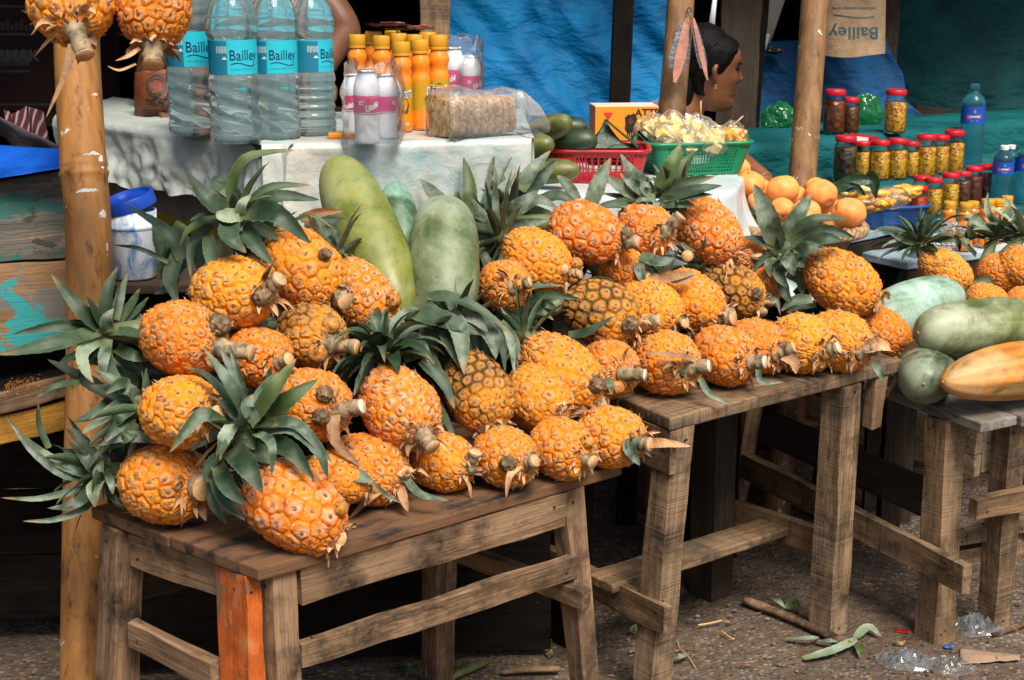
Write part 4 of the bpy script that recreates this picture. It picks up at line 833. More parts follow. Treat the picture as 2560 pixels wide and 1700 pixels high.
def sheet(name, label, cat, px, d, mat, amp=.03, fr=2.2, nu=90, nv=60, right=None, thick=.0015, dfun=None, sag=(0, 0)):
    """upright hung sheet filling the photo quad px (tl, tr, br, bl)"""
    tl, tr, br, bl = [V((*p, 0)) for p in px]
    def f(u, v):
        p = tl.lerp(tr, u).lerp(bl.lerp(br, u), v)
        if right: p.x = tl.x + (right(v)-tl.x)*u
        p.y += sag[0]*4*u*(1-u)*(1-v) + sag[1]*4*u*(1-u)*v
        q = at(p.x, p.y, d+(dfun(u, v) if dfun else 0))
        w = noise.noise((q.x*fr*1.0+q.z*fr*.9, q.z*fr*.45-q.x*fr*.2, d))+.5*noise.noise((q.x*fr*2.6+q.z*fr*2.2, q.z*fr*1.2-q.x*.7, 7+d))+.22*noise.noise((q.x*fr*7+q.z*5*fr, q.z*fr*3.5-q.x*2, 17+d))
        return q+V((0, 1, 0))*amp*w
    mb = MB(); mb.grid(nu, nv, f); o = mb.build(name, mat)
    s_ = o.modifiers.new('thick', 'SOLIDIFY'); s_.thickness = thick
    return tag(o, label, cat)
sheet('tarpaulin', 'bright blue creased tarpaulin hung behind the juice bottles', 'tarpaulin', [(1105,-160),(1712,-160),(1700,360),(1105,360)], 4.95, TB, .085, 1.9, 150, 110)
sheet('tarpaulin', 'dark teal tarpaulin forming the wall behind the pickle jars', 'tarpaulin', [(2215,-180),(2760,-180),(2760,470),(2215,470)], 5.75, TT, .05, 1.4)
rb = lambda v: np.interp(v, [0, .2, .38, .5, .62, .75, 1], [2215, 2235, 2262, 2268, 2264, 2300, 2400])
sheet('blue_cloth', 'dull blue cloth draped behind the jars under the brown bag', 'cloth', [(1895,105),(2215,90),(2400,345),(1880,350)], 5.35, TBD, .04, 3., right=rb)
# pale scraps standing in for daylight seen past the planks
PAP = simple('pale daylight card', (.55,.50,.42), .8, .2); WHT = simple('white plastic scrap', (.7,.72,.74), .4)
mb = MB(); mb.box((0,0,0), (.07, .004, .16), 0, Matrix.Translation(at(1920, 40, 5.3)) @ Matrix.Rotation(.3, 4, 'Y')); tag(mb.build('daylight_card', PAP), 'pale card standing in for daylight between the dark planks above the woman', 'card')
mb = MB(); mb.box((0,0,0), (.03, .004, .06), 0, Matrix.Translation(at(1908, 105, 5.3)) @ Matrix.Rotation(.2, 4, 'Y')); tag(mb.build('daylight_strip', WHT), 'small white strip standing in for daylight beside the wide dark plank', 'paper')
mb = MB(); mb.add([at(1770,72,4.72), at(1786,72,4.72), at(1796,-40,4.72), at(1788,-40,4.72)], [(0,1,2,3)]); o = mb.build('plastic_strip', WHT); o.modifiers.new('t', 'SOLIDIFY').thickness = .001; tag(o, 'narrow white strip at the right edge of the blue tarpaulin', 'plastic strip')
# brown bag with its print upside down
BG = simple('brown woven bag', (.30,.20,.12), .85, .5, 220, .2, vs=25); INK = simple('teal print', (.008,.06,.075), .7); INKK = simple('black print', (.012,.012,.014), .6)
mb = MB(); bd = 5.1
def bagf(u, v, s_=1):
    w = np.interp(v, [0, 1], [1.0, .96]); x = 2136+(u-.5)*160*w; y = -120+v*258+ (4*math.sin(u*5) if v > .9 else 0)
    q = at(x, y, bd); e = 1-abs(u*2-1)**4
    return q+V((0, -1, 0))*s_*(.035*e*(.4+.6*v)+.006*noise.noise((u*4, v*5, 2)))
mb.grid(24, 30, lambda u, v: bagf(u, v, 1)); mb.grid(24, 30, lambda u, v: bagf(u, v, -1)+V((0, .002, 0)))
def bagp(x, y):  # text plane -> bag, upside down
    return bagf(.47-x*.95, .775+y*.50, 1)+V((0, -.0012, 0))
text_on(mb, 'Bailley', .33, lambda x, y: bagp(x, y), 1, .004)
text_on(mb, 'PACKAGED DRINKING WATER', .052, lambda x, y: bagp(x, y-.47), 1, .001)
for i in range(16):
    u0 = -.33+i*.042; f_ = lambda u: .03*math.sin(u*6+2.2); mb.add([bagp(u0, -.30+f_(u0)), bagp(u0+.042, -.30+f_(u0+.042)), bagp(u0+.042, -.325+f_(u0+.042)), bagp(u0, -.325+f_(u0))], [(0,1,2,3)], 1)
tag(mb.build('printed_bag', [BG, INK]), 'brown bag hung upside down with teal lettering above the pickle jars', 'bag')
tag(beam('wall_board', at(2285, 296, 5.6), at(2700, 345, 5.6), pxm(64, 5.6), .025, WDM, None, side=Z), 'brown horizontal board along the foot of the teal tarpaulin', 'board')
tag(beam('hanging_rod', at(1980, -10, 5.2), at(2290, -18, 5.2), .03, .03, WD, None, side=Z), 'dark crossbar from which the brown bag hangs', 'bar')
# dark interior: back wall, side wall and roof added to keep it dark
WALL = simple('black boards for interior shade', (.0015,.0015,.002), .95, .3, 20, spec=.1)  # near-black so the interior reads as deep shade
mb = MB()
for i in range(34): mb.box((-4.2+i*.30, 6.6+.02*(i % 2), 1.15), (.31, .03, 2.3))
tag(mb.build('shade_back_wall', WALL, smooth=False), 'black plank wall added to darken the back of the stalls', 'wall')
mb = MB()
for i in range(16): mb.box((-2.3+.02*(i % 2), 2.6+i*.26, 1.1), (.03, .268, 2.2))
tag(mb.build('shade_side_wall', WALL, smooth=False), 'unseen black plank wall added to darken the left side of the stall', 'wall')
def roof(u, v):  # roof out of view, its front edge shaped to set the shade
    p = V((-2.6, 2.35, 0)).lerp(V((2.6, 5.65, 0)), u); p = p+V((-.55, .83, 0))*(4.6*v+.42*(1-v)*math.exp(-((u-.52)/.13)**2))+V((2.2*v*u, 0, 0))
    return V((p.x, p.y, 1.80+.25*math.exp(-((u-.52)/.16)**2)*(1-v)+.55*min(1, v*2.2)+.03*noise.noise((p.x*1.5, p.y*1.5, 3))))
mb = MB(); mb.grid(50, 30, roof); o = mb.build('shade_roof_sheet', TK); o.modifiers.new('t', 'SOLIDIFY').thickness = .003; tag(o, 'unseen black plastic roof sheet over the stalls, shaped to shade them', 'roof')
# near-black timber for the shade under the drinks counter
CTR = WD
# ------------------------------------------------------------------ draped plastic on the drinks counter
m = NT('whitish plastic sheet'); c = m.coord(); n = m.noise(c, 4.5, 4, .55, .6)
cr = m.node('ShaderNodeTexNoise', Scale=6., Detail=4., Roughness=.5, Distortion=.25); cr.noise_type = 'RIDGED_MULTIFRACTAL'; m.link(m.map(c, (1.6, 1.6, .8), (0,0,0), (0, .6, .3)), cr.inputs['Vector'])
col = m.ramp(n, [(.32, (.26,.36,.36)), (.48, (.40,.47,.455)), (.60, (.47,.47,.43)), (.72, (.42,.33,.26))]); col = m.mix(m.ramp(m.noise(c, 9., 3), [(.58, 0.), (.72, .7)]), col, (.16,.36,.41))
m.p(color=col, rough=.38, spec=.4, normal=m.bump(m.math('ADD', m.math('MULTIPLY', cr.outputs[0], .35), m.math('MULTIPLY', m.noise(c, 16., 5, .55, .2), .8)), .36, .03)); PLW = m.mat
m = NT('white plastic sheet clean'); c = m.coord(); n = m.noise(c, 5., 4); col = m.ramp(n, [(.35, (.46,.55,.57)), (.6, (.58,.63,.63)), (.75, (.36,.54,.60))])
m.p(color=col, rough=.35, spec=.45, normal=m.bump(m.noise(c, 9., 5, .5, .3), .30, .03)); PLC = m.mat
m = NT('grey green flap lightened for shade'); c = m.coord(); n = m.noise(c, 6., 5)  # left side of the same sheet, colour lightened to offset its shade
cr = m.node('ShaderNodeTexNoise', Scale=7., Detail=5., Roughness=.5, Distortion=.3); cr.noise_type = 'RIDGED_MULTIFRACTAL'; m.link(m.map(c, (1.6, 1.6, .5)), cr.inputs['Vector'])
m.p(color=m.mix(m.ramp(m.noise(c, 7., 3), [(.64, 0.), (.74, .7)]), m.ramp(n, [(.3, (.40,.48,.46)), (.7, (.55,.60,.56))]), (.08,.28,.38)), rough=.4, spec=.4, normal=m.bump(m.math('ADD', m.math('MULTIPLY', cr.outputs[0], .5), m.math('MULTIPLY', m.noise(c, 18., 5, .55, .2), .7)), .34, .03)); PLG = m.mat
def drape(mb, edge, inner, drop, flare, nu, seed, mi=0, rim=.012, fold=.02, ff=9., rag=.02):
    """sheet lying on a top, bending over the polyline edge and hanging; inner(u) = far point on the top"""
    E = catmull(edge, 60) if len(edge) > 2 else [V(edge[0]).lerp(V(edge[1]), i/59) for i in range(60)]
    def pt(u):
        k = u*59; i = min(int(k), 58); return E[i].lerp(E[i+1], k-i)
    def nrm(u):
        t_ = (pt(min(1, u+.02))-pt(max(0, u-.02))); return V((t_.y, -t_.x, 0)).normalized()
    def f(u, v):
        e = pt(u); n_ = nrm(u); dp = drop(u)
        if v < .35:
            k = v/.35; p = V(inner(u)).lerp(e, k); p.z += .002*noise.noise((u*18, k*6, seed))+.003; return p
        if v < .45:
            k = (v-.35)/.1*math.pi/2; return e+n_*rim*math.sin(k)+Z*(-rim*(1-math.cos(k))+.003)
        k = (v-.45)/.55; w = noise.noise((u*ff+seed, k*.9, seed))+.55*noise.noise((u*ff*2.5+seed, k*1.6+2, seed))+.25*noise.noise((u*ff*6, k*5, seed))
        hang = dp*k*(1+rag*8*k*(noise.noise((u*13, seed, 1))))
        return e+n_*(rim+flare(u)*k*k+fold*w*(.12+k**.7))+Z*(-rim-hang)
    mb.grid(nu, 64, f, mi)
CS = 3.30/3.02; K = at(668, 362, 3.30); zt = K.z
KL = at_z(250, 297, zt); KR = at_z(1312, 347, zt)
mb = MB()
def innr(u): return V((.0, 3.55, zt)).lerp(V((.12, 3.5, zt)), u) + V((-.45*(1-u), .12*(1-u), 0))
KRB = KR+V((-.08, .45, 0)); drape(mb, [K+V((-.012, .0, 0)), K.lerp(KR, .5), KR, KR.lerp(KRB, .08), KRB], lambda u: K.lerp(KR, min(1, u*1.6))+V((.0, .62, 0)), lambda u: .24+.05*u, lambda u: .02, 190, 4.2, 0, .016, .026, 11.)
drape(mb, [KL+V((-.12, .1, 0)), KL.lerp(K, .55)+V((0,-.004,0)), K+V((.055, -.006, .001))], lambda u: KL.lerp(K, u)+V((-.1, .55, -.001)), lambda u: .112+.075*max(0, (u-.6)*2.5)**1.3, lambda u: .012, 130, 9.7, 1, .020, .032, 9., .018)
tag(mb.build('counter_cover', [PLW, PLG]), 'crumpled whitish plastic sheet covering the drinks counter', 'plastic sheet')
t = thing('drinks_counter', 'drinks counter standing under its plastic sheet behind the near bench', 'counter', V((-.4, 3.4, 0)))
mb = MB(); top = [KL+V((-.10,.12,0)), K+V((0,.008,0)), KR+V((0, .008, 0)), KR+V((-.12,.6,0)), KL+V((-.1,.6,0))]
nT = len(top); mb.add([p-Z*.004 for p in top]+[p-Z*.03 for p in top], [tuple(range(nT)), tuple(range(nT, 2*nT))[::-1]]+[(i, (i+1) % nT, nT+(i+1) % nT, nT+i) for i in range(nT)]); mb.build('counter_top', WDM, t, smooth=False)
for p in (KL+V((.03, .08, 0)), K+V((.0, .09, 0)), KR+V((-.05, .08, 0)), KR+V((-.15,.55,0)), KL+V((-.02,.55,0))): beam('leg', V((p.x, p.y, -.002)), V((p.x, p.y, zt-.032)), .05, .05, WD, t)
zsh = at(337, 694, 3.17).z; slab('shelf', V((-.82, 3.04, zsh-.001)), V((1, .12, 0)), V((-.1, 1, 0)), .92, .86, .02, WDM, t)
[beam('dark_front', V((-.80, 3.08+.01*i, z_)), V((.08, 3.18+.01*i, z_)), h_, .02, WD, t, side=Z) for i, (z_, h_) in enumerate(((zsh-.075, .10), (zsh-.20, .135), (zsh-.36, .17), (zsh-.54, .17), (.12, .2)))]  # near-black boards added to keep the space under the counter dark
# carton with printed tape below the flap
CARD = simple('grey brown carton', (.30,.265,.22), .85, .4, 70, .2, vs=14); TAPE = simple('yellow printed tape', (.62,.40,.06), .35, .1, 30, .15); TRED = simple('red tape print', (.36,.045,.02), .5)
dirL = (K-KL).normalized(); nL = V((dirL.y, -dirL.x, 0)); 
mb = MB(); a = KL+V((-.02,.06,0))-nL*.012; b = K-nL*.04; hgt = .225
q = [a, b, b-nL*.30, a-nL*.30]
mb.add([p-Z*.035 for p in q]+[V((p.x, p.y, zsh+.001)) for p in q], [(0,1,2,3),(7,6,5,4)]+[(i, (i+1) % 4, 4+(i+1) % 4, 4+i) for i in range(4)])
ta = (b-a); 
def tp(s_, h_): # along carton face, height above the tape's lower edge line
    return a+ta*s_+nL*.0012+V((0, 0, -.088-.055*s_+h_))
mb.add([tp(0, 0), tp(1, 0), tp(1, .062), tp(0, .062)], [(0,1,2,3)], 1); mb.add([tp(.18, -.16), tp(1, -.13), tp(1, -.075), tp(.18, -.10)], [(0,1,2,3)], 1)
for i, s_ in enumerate((.12, .32, .52, .72, .92)):
    text_on(mb, 'HP', .036, lambda x, y: tp(s_-x/ta.length, .032-y)+nL*.0008, 2, .0004)
    fx = s_+.10
    fish = [(math.cos(k*.5236)*.014, math.sin(k*.5236)*.0065) for k in range(12)]; mb.add([tp(fx+x/ta.length, .036+y+x*.5)+nL*.0008 for x, y in fish], [tuple(range(12))], 2); mb.add([tp(fx+x/ta.length, .036+y+x*.5)+nL*.0009 for x, y in ((.012,0),(.022,.007),(.022,-.007))], [(0,1,2)], 2)
for i in range(60):
    s0 = i/60; mb.add([tp(s0+k/240, .004+.0035*(.5+.5*math.sin(k*1.57))+w) for k, w in ((0,0),(1,0),(2,0),(3,0),(4,0),(4,.0012),(3,.0012),(2,.0012),(1,.0012),(0,.0012))], [tuple(range(10))], 2)
tag(mb.build('carton', [CARD, TAPE, TRED], smooth=False), 'grey carton sealed with yellow printed tape below the plastic flap', 'carton')
# white plastic over the fruit stand in the middle
zs = .92
e0 = at_z(1300, 478, zs); e1 = at_z(1560, 492, zs); e2 = at_z(1800, 480, zs); e3 = at_z(1846, 443, zs)
mb = MB(); drape(mb, [e0, e1, e2, e2.lerp(e3, .5)+V((.01,0,0)), e3], lambda u: e0.lerp(e3, u)+V((.02, .42, 0)), lambda u: .20+.06*u, lambda u: .02+.42*max(0, u-.5), 110, 2.2, 0, .014, .012, 6.)
tag(mb.build('stand_cover', PLC), 'clean white plastic sheet under the red and green baskets', 'plastic sheet')
t = thing('fruit_stand', 'wooden stand hidden under the clean white plastic sheet', 'stand', V((.25, 3.9, 0)))
mb = MB(); top = [e0, e1, e2, e3, e3+V((.02,.40,0)), e0+V((.02,.40,0))]; nT = 6
mb.add([p+V((0,.012,-.003)) for p in top]+[p+V((0,.012,-.03)) for p in top], [tuple(range(nT)), tuple(range(nT, 2*nT))[::-1]]+[(i, (i+1) % nT, nT+(i+1) % nT, nT+i) for i in range(nT)]); mb.build('stand_top', WDM, t, smooth=False)
for p in ((e0.x+.05, e0.y+.08), (e2.x-.05, e2.y+.10), (e3.x-.05, e3.y+.3), (e0.x+.05, e0.y+.34)): beam('leg', V((*p, -.002)), V((*p, zs-.031)), .05, .05, WD, t)
# table with the mango basket and the blue basket
t = thing('side_table', 'table with a light blue plastic top under the mango basket', 'table', V((.9, 3.95, 0)))
pt0 = at_z(1840, 655, .745); pt1 = at_z(2330, 545, .745); uu = (pt1-pt0).normalized()
slab('table_top', pt0-uu*.1, uu, V((-uu.y, uu.x, 0)), (pt1-pt0).length+.1, .42, .02, simple('light blue plastic top', (.42,.56,.62), .35, .3, 20, .2), t)
for s_ in (.05, .5):
    for w_ in (.04, .36): p = pt0+uu*s_+V((-uu.y, uu.x, 0))*w_; beam('leg', V((p.x, p.y, -.002)), V((p.x, p.y, .724)), .05, .05, WD, t)
beam('dark_front', pt0+uu*.02-Z*.06, pt1-uu*.02-Z*.06, .07, .02, WDM, t, side=Z)
# low stand for the third heap
t = thing('low_stand', 'low timber stand under the pineapples at the right edge', 'stand', V((1.35, 4.2, 0)))
slab('stand_top', V((1.00, 3.64, .632)), V((.84, .54, 0)), V((-.54, .84, 0)), 1.0, .32, .03, WDM, t)
for p in ((1.34, 3.90), (1.75, 4.15), (.95, 3.92), (1.6, 4.35)): beam('leg', V((*p, -.002)), V((*p, .601)), .05, .05, WDM, t)
# stepped jar shelf under teal cloth
uj = V((.84, .54, 0)).normalized(); bj = V((-uj.y, uj.x, 0)); J0 = V((1.07, 4.36, 0)); ZL, ZM, ZT = .75, .82, .93
prof = [(-.16, .45), (-.14, .70), (-.13, ZL-.01), (-.11, ZL), (.10, ZL), (.115, ZL+.01), (.12, ZM-.01), (.135, ZM), (.31, ZM), (.325, ZM+.012), (.33, ZT-.012), (.345, ZT), (.66, ZT), (.68, ZT-.02), (.70, .5)]
mb = MB(); PR = []
for i in range(len(prof)-1):
    for k in range(5): PR.append((prof[i][0]+(prof[i+1][0]-prof[i][0])*k/5, prof[i][1]+(prof[i+1][1]-prof[i][1])*k/5))
PR.append(prof[-1])
def stair(u, v):
    w, z = PR[min(len(PR)-1, int(round(v*(len(PR)-1))))]; s_ = -.50+u*1.75
    if s_ < -.06: w = max(w, .116)
    flat = 1 if abs(z-ZL) < .002 or abs(z-ZM) < .002 or abs(z-ZT) < .002 else 0
    return J0+uj*s_+bj*(w+(0 if flat else .010*noise.noise((s_*9, z*4, 2))))+Z*(z+.0015+(.002 if flat else 0)*noise.noise((s_*8, w*9, 1)))
mb.grid(110, len(PR), stair); tag(mb.build('shelf_cloth', TS), 'teal cloth draped over the stepped shelf of pickle jars', 'cloth')
# ------------------------------------------------------------------ left: painted boxes
def panel(name, mb, quad, d0, d1, th, mat, parent):
    """upright board from photo quad (tl, tr, br, bl), left edge at depth d0, right at d1"""
    P = [at(quad[0][0], quad[0][1], d0), at(quad[1][0], quad[1][1], d1), at(quad[2][0], quad[2][1], d1), at(quad[3][0], quad[3][1], d0)]
    M = frame_from(P[0].lerp(P[3], .5), P[1].lerp(P[2], .5), P[3]-P[0]); Mi = M.inverted(); mb = MB(); n = 14; vs = []; fs = []
    bk = V((.12, 1, 0)).normalized()*th
    for i in range(n+1):
        t_ = i/n
        a = P[0].lerp(P[1], t_)+Z*.004*noise.noise((t_*4, d0*9, quad[0][1])); b = P[3].lerp(P[2], t_)+Z*.004*noise.noise((t_*4, d0*9, 9+quad[0][1]))
        vs += [Mi @ p for p in (a, b, b+bk, a+bk)]
    for i in range(n):
        for q_ in range(4): fs.append((i*4+q_, i*4+(q_+1) % 4, (i+1)*4+(q_+1) % 4, (i+1)*4+q_))
    fs += [(3,2,1,0), (n*4, n*4+1, n*4+2, n*4+3)]
    mb.add(vs, fs); return mb.build(name, mat, parent, frame=M, smooth=False, bevel=.003)
t = thing('painted_box', 'old wooden box of planks with flaking teal and turquoise paint at the left edge', 'box', at(60, 900, 2.95))
panel('board', None, [(-160,478),(185,424),(185,646),(-160,664)], 3.10, 3.18, .02, WTL, t); panel('board', None, [(-160,668),(185,652),(185,872),(-160,905)], 3.10, 3.18, .02, WTB, t)
a = at(-160, 905, 2.86); b = at(185, 868, 2.93)
pa = at(-160, 1038, 2.80); pb = at(185, 932, 2.92)
panel('front_edge', None, [(-160,1022),(185,932),(185,990),(-160,1078)], 3.02, 3.14, .02, W1, t); panel('lower_edge', None, [(-160,1082),(185,995),(185,1070),(-160,1150)], 3.03, 3.15, .02, WYL, t)
slab('tray_floor', at(-160, 1024, 3.035), at(185, 934, 3.155)-at(-160, 1024, 3.035), V((-.2, 1, .0)), .26, .30, .018, WD, t)
for x in (-.85,): beam('corner_post', V((x, 3.28, -.002)), V((x, 3.28, .62)), .045, .045, WD, t); beam('corner_post', V((-1.3, 3.4, -.002)), V((-1.3, 3.4, .62)), .045, .045, WD, t)
[beam('shade_board', V((-1.5, 3.22, z_)), V((-.84, 3.3, z_)), .14, .02, WD, t, side=Z) for z_ in (.57, .425, .28, .135)]  # near-black boards standing in for the shade below the tray
CR = simple('orange crumbs', (.42,.17,.02), .8, .6, 200, .4, vs=150)
mb = MB(); g = random.Random(5)
for i in range(420):
    x = g.gauss(62, 30); y = g.gauss(962, 9)+ -.08*(x-60); p = at(x, y, 2.90+g.uniform(-.01, .03)); p = at_z(x, y, at(60, 965, 3.10).z+.001); s_ = g.uniform(.001, .0028)
    mb.add([p+V((g.uniform(-1,1), g.uniform(-1,1), g.uniform(-.4,1)))*s_ for _ in range(4)], [(0,1,2),(0,2,3),(0,3,1),(1,3,2)])
tag(mb.build('crumb_heap', CR, smooth=False), 'little heap of orange crumbs in the tray of the painted box', 'crumbs', kind='stuff')
sheet('plastic_cover', 'royal blue plastic sheet laid over the top of the painted box', 'plastic sheet', [(-160,352),(152,372),(152,420),(-160,470)], 3.12, TR, .012, 7., 60, 30, dfun=lambda u, v: .12*(1-v)**1.2-.03*v)
CB = simple('dark torn cardboard', (.06,.05,.04), .9, .4, 60); RST = NT('maroon striped cloth'); c = RST.coord(); w_ = RST.node('ShaderNodeTexWave', Scale=26., Distortion=1.5); RST.link(c, w_.inputs[0]); RST.p(color=RST.ramp(w_.outputs[1], [(.2, (.05,.004,.008)), (.75, (.09,.008,.015)), (.92, (.25,.2,.2))]), rough=.9); RST = RST.mat
mb = MB(); mb.grid(20, 6, lambda u, v: at(-160+310*u, 215+150*u+v*(60+20*math.sin(u*20)), 3.24+.05*v)+V((0, .004*noise.noise((u*9, v*3, 1)), 0))); o = mb.build('cardboard_flap', CB); o.modifiers.new('t', 'SOLIDIFY').thickness = .004; tag(o, 'torn grey cardboard flap above the blue sheet at the left edge', 'cardboard')
mb = MB(); mb.grid(24, 16, lambda u, v: at(8+95*u+16*v, 276+10*math.sin(u*7)+v*85, 3.36-.04*v)+V((0, .012*math.sin(u*14), 0))); o = mb.build('striped_cloth', RST); o.modifiers.new('t', 'SOLIDIFY').thickness = .003; tag(o, 'maroon striped cloth bunched left of the bamboo post', 'cloth')
CART = simple('dark maroon carton dimmed', (.012,.002,.002), .8, .1, spec=.2); CWH = simple('carton white band dimmed', (.028,.028,.03), .8, spec=.2)  # shade of the interior is put into both carton colours
mb = MB(); a = at(-150, 280, 3.75); w_ = pxm(300, 3.75)
def cq(u, v): return at(-150+282*u, 280-v*330, 4.05+.12*u)
def cbx(u0, u1, v0, v1, mi, lift): mb.add([cq(u0, v0)+V((0, -lift, 0)), cq(u1, v0)+V((0, -lift, 0)), cq(u1, v1)+V((0, -lift, 0)), cq(u0, v1)+V((0, -lift, 0))], [(0,1,2,3)], mi)
P = [cq(0,0), cq(1,0), cq(1,1), cq(0,1)]; bk = V((.1, .3, 0)); mb.add(P+[p+bk for p in P], [(3,2,1,0),(4,5,6,7),(0,1,5,4),(1,2,6,5),(2,3,7,6),(3,0,4,7)], 0)
cbx(0, .80, .30, .32, 1, .001); cbx(0, .80, .35, .47, 1, .001); cbx(0, 1, .05, .065, 1, .001); cbx(0, .85, .58, .60, 1, .001); cbx(.0, .9, .79, .81, 1, .001)
text_on(mb, 'ORMAK', .040, lambda x, y: cq(.63+x/pxm(282, 4.1), .425+y/pxm(330, 4.1))+V((0, -.002, 0)), 2, .0012)
for i in range(9): cbx(.50+i*.042, .53+i*.042, .62, .66+.02*(i*7 % 3), 1, .0015)
tag(mb.build('printed_carton', [CART, CWH, INKK], smooth=False), 'dark maroon printed carton, its colours dimmed for the shade behind the hanging pineapples', 'carton')
t = thing('carton_shelf', 'black shelf in the shade carrying the dark cartons', 'shelf', V((-1.2, 3.7, 0)))
slab('shelf_board', V((-2.0, 3.85, at(0, 281, 4.05).z-.003)), V((1, .1, 0)), V((-.1, 1, 0)), .95, .55, .02, WD, t)
for x in (-1.85, -1.0): beam('leg', V((x, 4.0, -.002)), V((x, 4.0, at(0, 281, 4.05).z-.025)), .04, .04, WD, t)
# orange sack behind the bottles
SK = simple('orange printed sack', (.17,.042,.010), .6, .5, 60, .3)
mb = MB(); 
def sk(u, v): 
    x = 336+150*u; y = 300-v*(118+6*math.sin(u*5)); e = math.sin(math.pi*min(1, max(0, u)))**.5
    return at(x, y, 3.85)+V((0, -.05*e*(.5+math.sin(math.pi*v*.9)), .006*noise.noise((u*5, v*4, 3))))
mb.grid(26, 22, sk); mb.grid(26, 22, lambda u, v: sk(u, v)*1.0+V((0, .16*math.sin(math.pi*u)**.5*(1-.5*v), 0)))
for k in range(3): mb.add([sk(.20+.6*i/20, .10+.05*k+.02*math.sin(i/20*3.14))+V((0, -.0015, 0)) for i in range(21)]+[sk(.20+.6*i/20, .118+.05*k+.02*math.sin(i/20*3.14))+V((0, -.0015, 0)) for i in range(21)][::-1], [(i, i+1, 40-i, 41-i) for i in range(20)], 1)
for r0 in (.15, .11): mb.add([sk(.46+(r0+w)*math.cos(a_*.349), .74+(r0+w)*1.3*math.sin(a_*.349))+V((0, -.0015, 0)) for w in (0, .02) for a_ in range(18)], [(i, (i+1) % 18, 18+(i+1) % 18, 18+i) for i in range(18)], 1)
text_on(mb, 'ऋषिम', .30, lambda x, y: sk(.55+x*.75, .42+y*.85)+V((0, -.0015, 0)), 1, .004)
tag(mb.build('printed_sack', [SK, INKK]), 'orange sack with black print behind the left water bottle', 'sack')
# ------------------------------------------------------------------ ground things at the back right
t0 = at_z(2427, 1190, 0); tl_ = at_z(2060, 1080, 0); tr_ = at_z(2640, 1140, 0)
t = thing('timber_crate', 'long low whitewashed timber crate lying on the ground behind the right bench', 'crate', t0)
dl = (tl_-t0).normalized(); dr = (tr_-t0).normalized()
for k in range(2):
    beam('side_board', t0+dl*-.02+Z*(.035+k*.068), t0+dl*.75+Z*(.035+k*.068), .066, .03, WWH, t, side=Z); beam('side_board', t0+dr*.02+V((.01,.02,0))+Z*(.035+k*.068), t0+dr*.5+V((.01,.02,0))+Z*(.035+k*.068), .066, .03, WWH, t, side=Z)
slab('lid_board', t0+V((.01,.01,.141)), dl, V((dl.y, -dl.x, 0)), .74, .16, .012, WWH, t)
LOGM = NT('weathered stump'); c = LOGM.coord(); n = LOGM.noise(LOGM.map(c, (18, 18, 5)), 1., 7, .7, .6); LOGM.p(color=LOGM.ramp(n, [(.35, (.03,.02,.015)), (.5, (.17,.11,.07)), (.65, (.36,.27,.19))]), rough=.9, normal=LOGM.bump(n, 1., .02)); LOGM = LOGM.mat
lp = at_z(1955, 1128, 0); mb = MB(); mb.lathe([(.05, -.004), (.052, .03), (.047, .07), (.05, .11), (.046, .145), (.03, .152)], 22, 0, Matrix.Translation(lp) @ Matrix.Rotation(.08, 4, 'Y'), True, lambda r, z, a: (r*(1+.22*noise.noise((math.cos(a)*1.3, math.sin(a)*1.3, z*9))+.10*noise.noise((math.cos(a)*4, math.sin(a)*4, z*20))), z+.012*noise.noise((math.cos(a)*2, math.sin(a)*2, 4))))
tag(mb.build('stump', LOGM), 'pale weathered wood stump on the ground behind the middle bench', 'stump')
tag(beam('loose_post', at_z(2010, 1075, 0)+V((0,0,0)), at_z(2010, 1075, 0)+V((.0,.02,.24)), .05, .04, W1, None), 'short upright timber right behind the weathered stump', 'timber')
mb = MB(); a = at_z(1862, 1500, .012); b = at_z(2125, 1612, .012); mb.tube(catmull([a, a.lerp(b, .45)+V((.008,.004,0)), b], 14), [.011, .012, .0125, .012]*3+[.011, .010], 10, flat=.8); tag(mb.build('stick', W1), 'brown stick lying on the dirt between the bench legs', 'stick')
